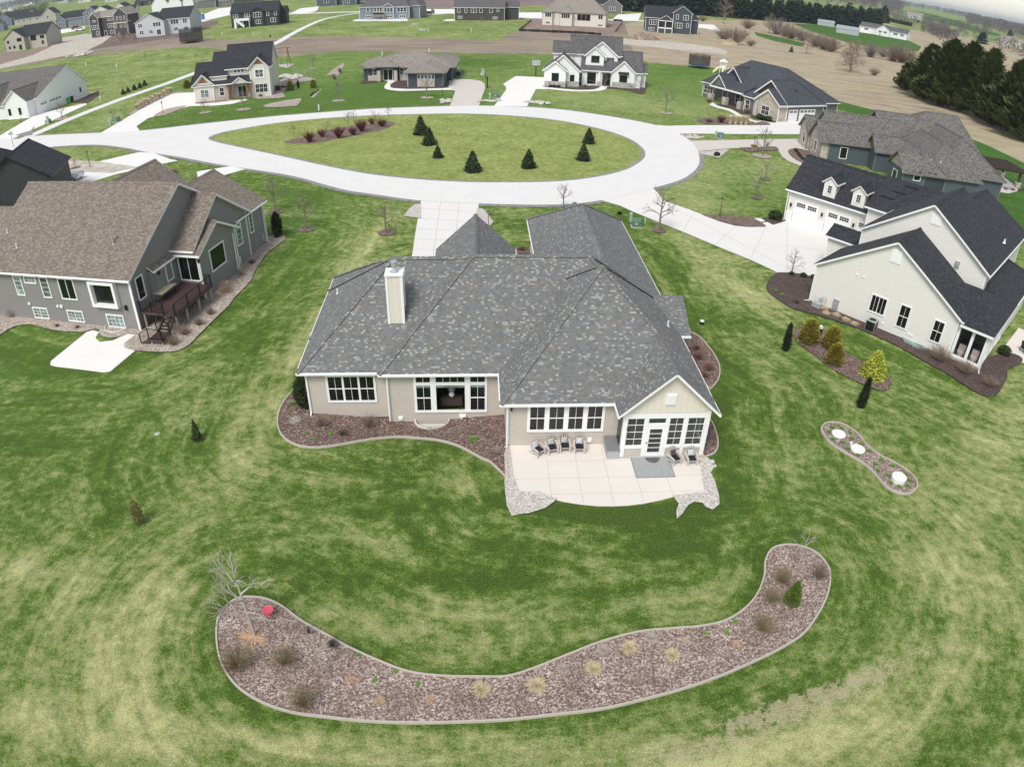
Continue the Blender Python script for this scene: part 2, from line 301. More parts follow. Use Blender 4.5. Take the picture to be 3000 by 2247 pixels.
# ------------------------------------------------------------------ mesh building
class MB:
    def __init__(s): s.v = []; s.f = []; s.m = []
    def poly(s, pts, mi=0):
        i = len(s.v); s.v += [tuple(p) for p in pts]; s.f.append(tuple(range(i, i+len(pts)))); s.m.append(mi)
    def box(s, a, b, mi=0, skip=''):
        x0, y0, z0 = a; x1, y1, z1 = b
        i = len(s.v); s.v += [(x0, y0, z0), (x1, y0, z0), (x1, y1, z0), (x0, y1, z0), (x0, y0, z1), (x1, y0, z1), (x1, y1, z1), (x0, y1, z1)]
        for k, q in (('b', (0, 3, 2, 1)), ('t', (4, 5, 6, 7)), ('s', (0, 1, 5, 4)), ('e', (1, 2, 6, 5)), ('n', (2, 3, 7, 6)), ('w', (3, 0, 4, 7))):
            if k not in skip: s.f.append(tuple(i+j for j in q)); s.m.append(mi)
    def bar(s, p, q, w=.05, h=None, mi=0, up=(0, 0, 1)):
        """a square bar between two points"""
        h = h or w; p, q = Vector(p), Vector(q); d = (q-p).normalized(); u = Vector(up)
        if abs(d.dot(u)) > .98: u = Vector((1, 0, 0))
        a = d.cross(u).normalized()*(w/2); b = a.cross(d).normalized()*(h/2); i = len(s.v)
        for e in (p, q): s.v += [tuple(e-a-b), tuple(e+a-b), tuple(e+a+b), tuple(e-a+b)]
        for f in ((0, 1, 2, 3), (7, 6, 5, 4), (0, 4, 5, 1), (1, 5, 6, 2), (2, 6, 7, 3), (3, 7, 4, 0)): s.f.append(tuple(i+j for j in f)); s.m.append(mi)
    def tube(s, pts, rads, n=6, mi=0, cap=True):
        rings = []; up = Vector((.31, .17, 1)).normalized()
        P = [Vector(p) for p in pts]
        for k, p in enumerate(P):
            d = (P[min(k+1, len(P)-1)]-P[max(k-1, 0)]).normalized(); a = d.cross(up if abs(d.dot(up)) < .95 else Vector((1, 0, 0))).normalized(); b = d.cross(a); i = len(s.v)
            for j in range(n):
                t = 2*math.pi*j/n; s.v.append(tuple(p+(a*math.cos(t)+b*math.sin(t))*rads[k]))
            rings.append(i)
        for r0, r1 in zip(rings, rings[1:]):
            for j in range(n): s.f.append((r0+j, r0+(j+1) % n, r1+(j+1) % n, r1+j)); s.m.append(mi)
        if cap: s.f.append(tuple(rings[-1]+j for j in range(n))); s.m.append(mi); s.f.append(tuple(rings[0]+n-1-j for j in range(n))); s.m.append(mi)
    def lathe(s, c, prof, n=16, mi=0):
        cx, cy, cz = c; rings = []
        for r, z in prof:
            rings.append(len(s.v)); s.v += [(cx+r*math.cos(2*math.pi*j/n), cy+r*math.sin(2*math.pi*j/n), cz+z) for j in range(n)]
        for r0, r1 in zip(rings, rings[1:]):
            for j in range(n): s.f.append((r0+j, r0+(j+1) % n, r1+(j+1) % n, r1+j)); s.m.append(mi)
        s.f.append(tuple(rings[-1]+j for j in range(n))); s.m.append(mi); s.f.append(tuple(rings[0]+n-1-j for j in range(n))); s.m.append(mi)
    def build(s, name, mats, parent=None, uv=False, smooth=False, loc=None, rz=None, kind=None, label=None):
        me = bpy.data.meshes.new(name); me.from_pydata(s.v, [], s.f)
        if not isinstance(mats, (list, tuple)): mats = [mats]
        for m in mats: me.materials.append(m)
        if len(mats) > 1: me.polygons.foreach_set('material_index', s.m)
        if smooth: me.polygons.foreach_set('use_smooth', [True]*len(me.polygons))
        me.update()
        if uv:
            l = me.uv_layers.new(name='metric'); Zv = Vector((0, 0, 1)); uvs = [0.0]*(2*len(me.loops))
            for p in me.polygons:
                n = p.normal; t = Vector((1, 0, 0)) if abs(n.z) > .9995 else Zv.cross(n).normalized(); b = n.cross(t)
                for li in p.loop_indices:
                    co = me.vertices[me.loops[li].vertex_index].co; uvs[2*li] = co.dot(t); uvs[2*li+1] = co.dot(b)
            l.data.foreach_set('uv', uvs)
        o = bpy.data.objects.new(name, me); COL.objects.link(o)
        if parent: o.parent = parent
        if loc: o.location = loc
        if rz is not None: o.rotation_euler.z = rz
        if kind: o['kind'] = kind
        if label: o['label'] = label
        return o
def empty(name, loc=(0, 0, 0), deg=0, label=None, cat=None, group=None):
    o = bpy.data.objects.new(name, None); COL.objects.link(o); o.location = loc; o.rotation_euler.z = R(deg); o.empty_display_size = .3
    return tag(o, label, cat, group)
def tag(o, label, cat, group=None):
    if label: o['label'] = label
    if cat: o['category'] = cat
    if group: o['group'] = group
    return o
def dup(root, loc, rz=0., scale=1., label=None, group=None):
    r = root.copy(); COL.objects.link(r); r.location = loc; r.rotation_euler = (0, 0, rz); r.scale = scale if isinstance(scale, tuple) else (scale,)*3
    if label: r['label'] = label
    if group: r['group'] = group
    for ch in list(root.children):
        c = ch.copy(); COL.objects.link(c); c.parent = r
        for g in list(ch.children): d = g.copy(); COL.objects.link(d); d.parent = c
    return r
class Kind:
    """one prototype; the first placement moves the prototype itself"""
    def __init__(s, root): s.root = root; s.used = False
    def put(s, x, y, z=0., deg=0., scale=1., label=None, group=None):
        if s.used: return dup(s.root, (x, y, z), R(deg), scale, label, group)
        s.used = True; r = s.root; r.location = (x, y, z); r.rotation_euler.z = R(deg); r.scale = scale if isinstance(scale, tuple) else (scale,)*3
        if label: r['label'] = label
        if group: r['group'] = group
        return r

# ------------------------------------------------------------------ land
def smooth_closed(pts, n=6):
    out = []; N = len(pts)
    for i in range(N):
        p0, p1, p2, p3 = (np.array(pts[(i+k) % N]) for k in (-1, 0, 1, 2))
        for j in range(n):
            t = j/n; out.append(tuple(.5*((2*p1)+(-p0+p2)*t+(2*p0-5*p1+4*p2-p3)*t*t+(-p0+3*p1-3*p2+p3)*t**3)))
    return out
def smooth_open(pts, n=6):
    P = [pts[0]]+list(pts)+[pts[-1]]; out = []
    for i in range(1, len(P)-2):
        p0, p1, p2, p3 = (np.array(P[i+k]) for k in (-1, 0, 1, 2))
        for j in range(n):
            t = j/n; out.append(tuple(.5*((2*p1)+(-p0+p2)*t+(2*p0-5*p1+4*p2-p3)*t*t+(-p0+3*p1-3*p2+p3)*t**3)))
    out.append(tuple(pts[-1])); return out
def patch(name, pts, z, mat, kind='structure', parent=None, drape=False, thick=0, side=None):
    bm = bmesh.new(); vs = [bm.verts.new((x, y, 0)) for x, y in pts]
    f = bm.faces.new(vs); f.normal_update()
    if f.normal.z < 0: f.normal_flip()
    bmesh.ops.triangulate(bm, faces=bm.faces[:], ngon_method='BEAUTY')
    if drape:
        for _ in range(4):
            es = [e for e in bm.edges if e.calc_length() > .9]
            if not es: break
            bmesh.ops.subdivide_edges(bm, edges=es, cuts=1); bmesh.ops.triangulate(bm, faces=bm.faces[:])
        for v in bm.verts: v.co.z = gz(v.co.x, v.co.y)
    if thick:
        r = bmesh.ops.extrude_face_region(bm, geom=bm.faces[:]); 
        for e in r['geom']:
            if isinstance(e, bmesh.types.BMVert): e.co.z += thick
    me = bpy.data.meshes.new(name); bm.to_mesh(me); bm.free(); me.materials.append(mat)
    o = bpy.data.objects.new(name, me); COL.objects.link(o); o.location.z = z
    if kind: o['kind'] = kind
    if parent: o.parent = parent
    return o
def ribbon_pts(c, w):
    L, Rr = [], []
    for i, p in enumerate(c):
        a = c[max(i-1, 0)]; b = c[min(i+1, len(c)-1)]; dx, dy = b[0]-a[0], b[1]-a[1]; l = math.hypot(dx, dy) or 1; nx, ny = -dy/l*w/2, dx/l*w/2
        L.append((p[0]+nx, p[1]+ny)); Rr.append((p[0]-nx, p[1]-ny))
    return L+Rr[::-1]
# the ground: a fine sheet near by, one coarse ring out to the horizon
def project(x, y, z=0.):
    v = np.stack([x, y, np.zeros_like(x)+z-CAM_H], -1)
    a = v@np.array(X); b = v@np.array(Y); c = -(v@np.array(Zc)); th = np.arctan2(np.hypot(a, b), c); r = LF*(th+LK*th**3); s = r/np.maximum(np.hypot(a, b), 1e-9)
    return 1500+a*s*1000, 1123.5-b*s*1000
def seg_dist(fx, fy, poly, closed=True):
    d = np.full(fx.shape, 1e9); n = len(poly)
    for i in range(n if closed else n-1):
        ax, ay = poly[i]; bx_, by_ = poly[(i+1) % n]; dx, dy = bx_-ax, by_-ay; L = dx*dx+dy*dy+1e-9
        t = np.clip(((fx-ax)*dx+(fy-ay)*dy)/L, 0, 1); d = np.minimum(d, (fx-ax-t*dx)**2+(fy-ay-t*dy)**2)
    return np.sqrt(d)
LONG_BED = [(541, 1292), (575, 1296), (610, 1312), (650, 1342), (700, 1370), (760, 1403), (820, 1430), (880, 1452), (950, 1462), (1040, 1464), (1100, 1462), (1160, 1443), (1230, 1415), (1300, 1388), (1380, 1367), (1450, 1360), (1520, 1354), (1570, 1341), (1610, 1315), (1635, 1285), (1650, 1245), (1652, 1215), (1665, 1190), (1690, 1180), (1725, 1181), (1760, 1195), (1785, 1222), (1792, 1250), (1785, 1290), (1765, 1330), (1735, 1370), (1690, 1400), (1640, 1425), (1560, 1460), (1480, 1488), (1400, 1510), (1300, 1533), (1200, 1545), (1100, 1556), (1000, 1561), (900, 1563), (800, 1560), (700, 1550), (630, 1540), (570, 1520), (520, 1490), (490, 1455), (475, 1420), (469, 1380), (472, 1340), (490, 1312), (515, 1295)]
def build_ground():
    V = []; q = []
    def grid(x0, x1, y0, y1, st):
        nx, ny = int(round((x1-x0)/st))+1, int(round((y1-y0)/st))+1; gx, gy = np.meshgrid(np.linspace(x0, x1, nx), np.linspace(y0, y1, ny)); n0 = sum(len(a) for a in V); V.append(np.stack([gx.ravel(), gy.ravel()], 1))
        i = np.arange(nx*ny).reshape(ny, nx)+n0; return np.stack([i[:-1, :-1], i[:-1, 1:], i[1:, 1:], i[1:, :-1]], -1).reshape(-1, 4)
    q.append(grid(-60, 66, 6, 75, .3))
    for r in ((-96, 105, -15, 6), (-96, -60, 6, 75), (66, 105, 6, 75), (-96, 105, 75, 261)): q.append(grid(*r, .75 if r[3] < 80 else 1.2))
    P2 = np.concatenate(V); fx, fy = P2[:, 0], P2[:, 1]; q = np.concatenate(q)
    c, s = MF.c, MF.s; U_ = (fx-MF.ox)*c+(fy-MF.oy)*s; V_ = -(fx-MF.ox)*s+(fy-MF.oy)*c; du = U_+6.2; dv_ = V_-8.6
    fz = -0.62*np.exp(-(du*du/(2*3.3**2)+dv_*dv_/(2*2.1**2)))
    # the pit of the basement window is open
    uc, vc = U_[q].mean(1), V_[q].mean(1); q = q[~((((uc+4.85)/1.22)**2+((vc-8.4)/1.16)**2 < 1) & (vc < 8.6))]
    q = q.tolist(); V = np.stack([fx, fy, fz], 1).tolist(); B = 9000.; n0 = len(V)
    ring = [(-B, -900), (B, -900), (B, -15), (-B, -15), (-B, 261), (B, 261), (B, B), (-B, B), (-96, -15), (105, -15), (105, 261), (-96, 261)]; V += [(x, y, 0) for x, y in ring]
    q += [[n0, n0+1, n0+2, n0+3], [n0+4, n0+5, n0+6, n0+7], [n0+3, n0+8, n0+11, n0+4], [n0+9, n0+2, n0+5, n0+10]]
    me = bpy.data.meshes.new('ground'); me.from_pydata(V, [], q); me.materials.append(M['turf'])
    bed_ = smooth_closed(D(LONG_BED), 2); w = MF.wor
    hs = [w(-13.8, 22.5), w(-13.9, 6.5), w(-8, 4.6), w(-3, 5.4), w(-.8, 0), w(5.7, -1.6), w(12.6, -.8), w(14, 6), w(15.4, 11), w(13, 17), w(13, 37), w(3, 37), w(-6, 28)]
    f2 = [F_.wor(*p) for F_ in (Frame(-31.05, 48.96, -9.3),) for p in ((-28, -2), (-6, -6.5), (2, -4), (6, 3), (6, 10), (5, 22), (-9, 23))]
    f4 = [F_.wor(*p) for F_ in (Frame(27.26, 57.31, -46),) for p in ((-5, 2), (0, -2), (8, -3.6), (19, -3.4), (24, 8))]
    db = seg_dist(fx, fy, bed_); dh = seg_dist(fx, fy, hs); d2 = seg_dist(fx, fy, f2, False); d4 = seg_dist(fx, fy, f4, False); mow = np.minimum(np.minimum(db*1.0, dh*.9), np.minimum(d2, d4))
    px, py = project(fx, fy)
    dry = np.full(fx.shape, .34); bare = np.zeros(fx.shape); viv = np.zeros(fx.shape)
    def spl(arr, cx, cy, rx, ry, amt, ang=0):
        a_ = R(ang); X_ = (px-cx)*math.cos(a_)+(py-cy)*math.sin(a_); Y_ = -(px-cx)*math.sin(a_)+(py-cy)*math.cos(a_)
        arr += amt*np.exp(-.5*((X_/rx)**2+(Y_/ry)**2))
    k = 1.35624
    for cx, cy, rx, ry, amt, ang in [   # straw-coloured patches of the back lawn (where the turf really is dry)
        (330, 1300, 110, 40, .38, -70), (1000, 1330, 330, 30, .28, -3), (800, 1180, 140, 28, .26, 8), (250, 1440, 160, 50, .3, 60), (130, 1560, 160, 50, .3, 10),
        (1500, 1290, 150, 26, .25, -25), (1900, 1500, 260, 60, .3, -18), (2100, 1250, 120, 90, .32, 60), (2150, 950, 60, 110, .36, 20), (1700, 1600, 380, 40, .25, -8), (900, 1610, 500, 30, .3, 2),
        (600, 860, 26, 130, .3, 30), (740, 610, 20, 130, .3, 35), (1640, 640, 70, 20, .4, 25), (1560, 600, 60, 30, .22, 30), (480, 1010, 60, 150, .18, 30), (1000, 1040, 80, 16, .28, 5), (1120, 1120, 60, 14, .2, 0),
        (60, 1230, 60, 20, .35, 5), (380, 1150, 200, 24, .15, -25), (700, 1350, 60, 20, .2, 30), (1750, 960, 40, 60, .12, 0), (1480, 480, 50, 60, .35, 30), (1650, 360, 60, 16, .22, 0), (1480, 380, 60, 50, .2, 0),
        (1300, 215, 220, 16, .34, 6), (450, 140, 250, 12, .36, -8), (150, 150, 160, 10, .3, -10), (250, 225, 60, 8, .3, -10), (120, 330, 120, 12, .2, -5), (120, 355, 120, 9, .4, 3), (230, 262, 50, 12, .3, -20)]:
        spl(dry, cx*k, cy*k, rx*k, ry*k, amt, ang)
    for cx, cy, rx, ry, amt, ang in [   # lush turf
        (90, 780, 160, 70, -.24, 15), (60, 960, 160, 60, -.2, 10), (350, 1010, 120, 30, -.2, -35), (1150, 1110, 420, 26, -.22, 3), (900, 1240, 260, 30, -.2, 6), (1450, 1150, 90, 60, -.22, 40), (1400, 1060, 0.1, 0.1, 0, 0),
        (640, 520, 60, 120, -.16, 30), (1560, 800, 50, 180, -.18, -15), (1400, 560, 60, 100, -.2, -25), (1750, 900, 40, 40, -.14, 0), (250, 1100, 80, 60, -.1, 0), (1350, 1270, 80, 22, -.2, -30), (2100, 1500, 120, 120, -.18, 20), (1250, 1600, 200, 26, -.12, 0), (560, 400, 120, 20, -.22, 12), (1200, 480, 200, 14, -.2, 0),
        (560, 240, 260, 22, -.28, -8), (850, 210, 160, 22, -.3, 0), (1010, 135, 90, 10, -.3, 0), (1480, 155, 60, 14, -.25, 0), (650, 115, 120, 12, -.2, -5), (100, 1520, 70, 80, -.1, 0), (720, 1500, 0.1, .1, 0, 0), (1050, 1500, 420, 10, -.22, 0), (480, 1230, 50, 100, -.1, 0)]:
        spl(dry, cx*k, cy*k, rx*k, ry*k, amt, ang)
    for cx, cy, rx, ry, amt, ang in [   # thin, worn turf
        (1800, 1500, 170, 22, .85, -22), (1640, 1540, 90, 18, .6, -18), (1500, 1625, 90, 18, .7, -10), (1760, 1420, 40, 10, .3, -30), (1640, 655, 60, 12, .5, 28), (60, 1222, 44, 12, .5, 5), (420, 895, 22, 34, .35, 30), (600, 790, 0.1, 1, 0, 0), (900, 1130, 40, 8, .25, 10), (120, 358, 130, 9, .75, 4), (1630, 1290, .1, .1, 0, 0), (1200, 1550, 60, 8, .0, 0)]:
        spl(bare, cx*k, cy*k, rx*k, ry*k, amt, ang)
    for cx, cy, rx, ry, amt, ang in [(800, 200, 500, 40, .45, 0), (1500, 200, 250, 50, .35, 10), (300, 190, 300, 30, .25, -8), (1600, 430, 130, 60, .3, 0), (640, 520, 70, 100, .3, 30), (60, 760, 160, 120, .3, 0), (300, 160, 420, 20, .3, -8), (900, 50, 330, 20, .6, 0), (560, 60, 110, 25, .6, -15), (1560, 150, 90, 30, .3, 0), (640, 170, 90, 30, .35, 0), (1900, 210, 90, 12, 1., 15)]:
        spl(viv, cx*k, cy*k, rx*k, ry*k, amt, ang)
    dry -= .20*np.exp(-(np.minimum(np.minimum(db, dh), np.minimum(d2, d4))/1.1)**2)
    dry += .10*np.clip((26-fy)/12, 0, 1)
    spl(dry, 1105*k, 1243*k, 14, 20, -.6)
    spl(dry, 1045*k, 1180*k, 300, 30, -.12)
    colr = np.zeros((len(V), 4), dtype=np.float32); colr[:, 0] = .42; colr[:, 3] = 12.
    colr[:len(fx), 0] = np.clip(dry, 0, 1); colr[:len(fx), 1] = np.clip(bare, 0, 1); colr[:len(fx), 2] = np.clip(viv, 0, 1); colr[:len(fx), 3] = mow
    ca = me.color_attributes.new('turf', 'FLOAT_COLOR', 'POINT'); ca.data.foreach_set('color', colr.ravel())
    me.polygons.foreach_set('use_smooth', [True]*len(me.polygons))
    o = bpy.data.objects.new('lawn', me); COL.objects.link(o); o['kind'] = 'structure'
build_ground()
class ZL:
    # thin sheets are stacked by class so that none shares a plane with its neighbour
    base = dict(f=.006, s=.046, d=.056, r=.074, i=.084, m=.092, b=.098); n = dict(f=0, s=0, d=0, r=0, i=0, m=0, b=0); cyc = dict(f=18, s=2, d=4, r=3, i=2, m=1, b=4)
    step = dict(f=.002, s=.004, d=.004, r=.003, i=.004, m=.001, b=.004)
    def __call__(s, c): s.n[c] += 1; return s.base[c]+s.step[c]*((s.n[c]-1) % s.cyc[c])
ZL = ZL()
def lay(name, pts, mat, sm=0, closed=True, **kw):
    if sm: pts = smooth_closed(pts, sm)
    return patch(name, pts, ZL('d' if ('drive' in name or 'walk' in name or 'pad' in name or 'apron' in name) else 'f'), mat, **kw)
P_ = lambda pts: [G(*p) for p in pts]
# far fields (each a sheet a few millimetres above the one below)
lay('fallow_field', P_([(1120, 27), (1380, 27), (1900, 10), (1640, -12), (1380, -22), (1150, -22), (1060, -10)]), M['plum'])
lay('dry_field', P_([(1900, 60), (2050, 60), (2290, 62), (2330, 42), (2600, 70), (2640, 85), (2850, 110), (3000, 150), (3120, 200), (3150, 560), (3000, 479), (2800, 389), (2610, 312), (2427, 269), (2300, 230), (2090, 199), (2000, 194), (1900, 184), (1830, 160), (1840, 110)]), M['drygrass'])
lay('meadow', P_([(2320, 70), (2420, 74), (2500, 95), (2640, 110), (2700, 138), (2690, 152), (2600, 148), (2480, 125), (2380, 95)]), M['vivid'])
lay('meadow', P_([(2210, 95), (2260, 105), (2360, 128), (2350, 138), (2270, 122), (2215, 105)]), M['vivid'])
lay('meadow', P_([(2640, 32), (2700, 36), (2800, 60), (2900, 92), (2950, 108), (2900, 104), (2780, 74), (2680, 48)]), M['vivid'])
lay('stubble_field', P_([(-60, 190), (0, 165), (100, 150), (200, 132), (315, 112), (420, 104), (545, 100), (640, 118), (800, 114), (840, 110), (1000, 108), (1230, 112), (1465, 122), (1490, 100), (1530, 92), (1700, 96), (1840, 110), (1860, 165), (1830, 176), (1600, 160), (1380, 157), (1000, 152), (820, 168), (570, 138), (220, 168), (0, 205), (-60, 220)]), M['field'])
lay('graded_soil', P_([(250, 116), (300, 102), (395, 100), (520, 92), (600, 66), (640, 60), (640, 70), (585, 92), (560, 108), (480, 116), (400, 128), (250, 150)]), M['soil'])
lay('graded_soil', P_([(1520, 92), (1560, 56), (1600, 52), (1830, 60), (1850, 85), (1830, 104), (1680, 106)]), M['soilred'])
lay('graded_soil', P_([(1840, 104), (1830, 72), (1900, 60), (2120, 85), (2200, 130), (2150, 150), (2000, 118)]), M['drygrass'])
lay('gravel_lane', P_([(-80, 215), (0, 190), (90, 150), (150, 118), (250, 100), (328, 106), (300, 128), (240, 156), (120, 178), (0, 202), (-80, 232)]), M['sandpad'])
lay('gravel_lane', P_([(1800, 112), (1900, 120), (2000, 127), (2100, 141), (2132, 150), (2126, 160), (1990, 148), (1828, 131)]), M['sandpad'])
lay('graded_soil', P_([(-40, 195), (-20, 165), (0, 155), (90, 150), (150, 122), (150, 138), (90, 165), (0, 190)]), M['soilred'])
lay('young_turf', P_([(2427, 269), (2610, 312), (2640, 322), (2560, 345), (2445, 320)]), M['vivid'])
lay('young_turf', P_([(2790, 385), (2900, 430), (3000, 479), (3150, 560), (3150, 900), (3000, 680), (2900, 560), (2800, 450)]), M['vivid'])
lay('meadow', P_([(2330, 275), (2427, 290), (2640, 345), (2800, 430), (2790, 385), (2610, 312), (2427, 269)]), M['drygrass'])
# roads
RO = [(-60, 300), (30, 302), (90, 294), (200, 289), (300, 284), (400, 273), (500, 262), (600, 252), (700, 244), (800, 237), (900, 233), (1000, 230), (1100, 231), (1200, 237), (1300, 250), (1400, 268), (1450, 282), (1490, 305), (1508, 330), (1510, 355), (1495, 375), (1465, 392), (1410, 408), (1350, 424), (1300, 434), (1240, 442), (1170, 444), (1100, 443), (1000, 440), (900, 434), (800, 420), (737, 410), (634, 382), (534, 366), (464, 355), (390, 341), (317, 330), (267, 320), (200, 314), (100, 320), (55, 331), (-60, 352)]
road_pts = smooth_closed(D(RO), 4)
def offset(pts, d):
    out = []; N = len(pts); A = sum(pts[i][0]*pts[(i+1) % N][1]-pts[(i+1) % N][0]*pts[i][1] for i in range(N)); sg = 1 if A > 0 else -1
    for i in range(N):
        a, b = pts[i-1], pts[(i+1) % N]; dx, dy = b[0]-a[0], b[1]-a[1]; l = math.hypot(dx, dy) or 1; out.append((pts[i][0]+sg*dy/l*d, pts[i][1]-sg*dx/l*d))
    return out
far_street = smooth_open(P_([(300, 92), (420, 76), (540, 66), (600, 58), (660, 44), (760, 40), (850, 42), (1000, 37), (1200, 36), (1400, 43), (1600, 50), (1780, 59), (1900, 64), (2050, 80), (2130, 96)]), 4)
patch('road_shoulder', offset(ribbon_pts(far_street, 7.5), .8), ZL('s'), M['shoulder'])
patch('road_shoulder', offset(road_pts, .75), ZL('s'), M['shoulder'])
patch('road', ribbon_pts(far_street, 7.5), ZL('s')+.004, M['road'])
path_c = smooth_open(P_([(70, 408), (140, 378), (200, 352), (350, 294), (480, 249), (575, 214), (700, 168), (800, 132), (850, 104), (900, 78), (960, 55), (1050, 40), (1120, 35)]), 5)
# concrete drives, each on its own sheet
lay('driveway', D([(910, 432), (1034, 440), (1031, 500), (1028, 570), (889, 562), (898, 500)]), M['drive'])
lay('driveway', D([(1300, 434), (1340, 446), (1368, 459), (1432, 485), (1475, 502), (1548, 533), (1622, 563), (1686, 593), (1760, 625), (1815, 560), (1803, 509), (1755, 492), (1705, 476), (1680, 484), (1654, 490), (1621, 491), (1588, 489), (1552, 479), (1518, 465), (1475, 449), (1438, 437), (1410, 406), (1350, 420)]), M['drive'])
lay('driveway', D([(1420, 271), (1438, 273), (1617, 271), (1640, 262), (1685, 264), (1757, 259), (1785, 266), (1772, 292), (1600, 291), (1448, 290), (1425, 284)]), M['drive'])
lay('driveway', D([(1470, 298), (1484, 306), (1600, 303), (1745, 301), (1775, 330), (1743, 326), (1718, 323), (1712, 334), (1725, 347), (1770, 368), (1748, 367), (1704, 350), (1690, 340), (1683, 329), (1674, 318), (1576, 322), (1501, 329)]), M['tan_drive'])
lay('gravel_apron', D([(1500, 330), (1576, 323), (1553, 342), (1530, 337)]), M['gravel'])
lay('driveway', A7.g([(345, 915), (480, 828), (800, 842), (795, 948), (900, 965), (700, 968), (605, 1155), (250, 1150), (380, 975), (375, 940)]), M['white_conc'])
lay('driveway', P_([(1316, 232), (1380, 234), (1410, 239), (1420, 248), (1421, 262), (1403, 312), (1318, 312), (1334, 268), (1314, 262)]), M['tan_drive'])
lay('walkway', smooth_open(A8.g([(1620, 1430), (1400, 1440), (1000, 1440), (800, 1430), (690, 1400), (700, 1360), (840, 1300)]), 4)+smooth_open(A8.g([(590, 1305), (640, 1335), (590, 1400), (610, 1450), (800, 1480), (1000, 1480), (1400, 1470), (1740, 1465)]), 4), M['white_conc'])
lay('walkway', smooth_open(A7.g([(700, 940), (850, 950), (1100, 975), (1300, 975), (1380, 950), (1420, 905)]), 4)+smooth_open(A7.g([(1520, 915), (1450, 970), (1350, 990), (1100, 992), (850, 970), (680, 970)]), 4), M['white_conc'])
lay('driveway', Z1.g([(1290, 600), (1110, 608), (960, 680), (830, 760), (640, 872), (870, 858), (905, 850), (885, 822), (960, 770), (1230, 692), (1285, 668)]), M['white_conc'])
lay('walkway', Z1.g([(1230, 680), (1400, 668), (1580, 645), (1610, 650), (1500, 678), (1400, 688), (1230, 692)]), M['white_conc'])
lay('driveway', Z1.g([(-80, 930), (0, 882), (240, 742), (560, 672), (562, 682), (200, 852), (90, 900), (0, 940)]), M['white_conc'])
lay('walkway', Z1.g([(30, 765), (250, 745), (240, 760), (60, 780)]), M['white_conc'])
lay('driveway', D([(100, 385), (140, 368), (300, 330), (330, 331), (368, 345), (385, 348), (250, 378), (180, 400), (120, 410)]), M['white_conc'])
lay('driveway', D([(425, 372), (500, 360), (530, 367), (470, 384), (430, 395)]), M['white_conc'])
lay('gravel_pad', D([(60, 352), (120, 345), (210, 350), (300, 362), (240, 375), (150, 372), (90, 385)]), M['sandpad'])
lay('walkway', smooth_open(A6.g([(290, 745), (380, 800), (560, 850), (700, 930), (900, 1010), (1100, 1050)]), 4)+smooth_open(A6.g([(1240, 1040), (1120, 1075), (900, 1030), (700, 970), (520, 870), (340, 820), (230, 775)]), 4), M['white_conc'])
for pts in ([(400, 95), (480, 76), (470, 62), (395, 80)], [(620, 58), (680, 44), (690, 36), (600, 46)], [(850, 41), (880, 26), (935, 20), (930, 32), (900, 42)], [(1215, 42), (1210, 30), (1340, 28), (1345, 38), (1270, 45)], [(1480, 54), (1490, 38), (1590, 38), (1590, 56), (1530, 55)],
            [(1790, 62), (1810, 44), (1880, 40), (1870, 62)], [(2040, 82), (2050, 72), (2090, 74), (2110, 90)], [(560, 66), (580, 50), (640, 26), (700, 20), (690, 34), (600, 64)], [(165, 90), (248, 78), (248, 88), (165, 102)]):
    lay('driveway', P_(pts), M['white_conc'])
patch('path', ribbon_pts(path_c, 2.9), ZL('r'), M['road'])
patch('road', road_pts, ZL('r'), M['road'])
IS = [(457, 299), (480, 289), (520, 281), (600, 268), (700, 258), (800, 252), (900, 249), (1000, 248), (1100, 252), (1200, 262), (1290, 280), (1350, 300), (1380, 320), (1386, 335), (1375, 350), (1340, 368), (1280, 382), (1200, 391), (1100, 393), (1000, 392), (900, 386), (800, 375), (700, 356), (600, 334), (520, 317), (475, 307)]
isl = smooth_closed(D(IS), 4)
patch('road_shoulder', offset(isl, .55), ZL('i'), M['shoulder'])
patch('lawn_island', isl, ZL('i'), M['island'])
# control joints in the drives are real saw cuts: thin dark strips
def joints(name, segs, w_=.035, zz=None):
    b = MB(); z = .072 if zz is None else zz
    for p, q in segs:
        dx, dy = q[0]-p[0], q[1]-p[1]; l = math.hypot(dx, dy); nx, ny = -dy/l*w_/2, dx/l*w_/2
        b.poly([(p[0]+nx, p[1]+ny, z), (p[0]-nx, p[1]-ny, z), (q[0]-nx, q[1]-ny, z), (q[0]+nx, q[1]+ny, z)])
    return b.build(name, M['joint'], kind='structure')
a_, b_ = D([(952, 434), (935, 560)]); c2, d2 = D([(992, 437), (980, 560)])
segs = [(a_, b_), (c2, d2)]
for t in (.15, .32, .49, .66, .83):
    p = D([(908-19*t, 432+130*t)])[0]; q = D([(1034-5*t, 440+125*t)])[0]; segs.append((p, q))
segs += [(D([(1432, 440)])[0], D([(1690, 575)])[0]), (D([(1500, 460)])[0], D([(1475, 500)])[0]), (D([(1588, 491)])[0], D([(1545, 530)])[0]), (D([(1654, 492)])[0], D([(1622, 560)])[0]), (D([(1700, 480)])[0], D([(1700, 590)])[0]), (D([(1690, 530)])[0], D([(1800, 545)])[0])]
joints('control_joint', segs)
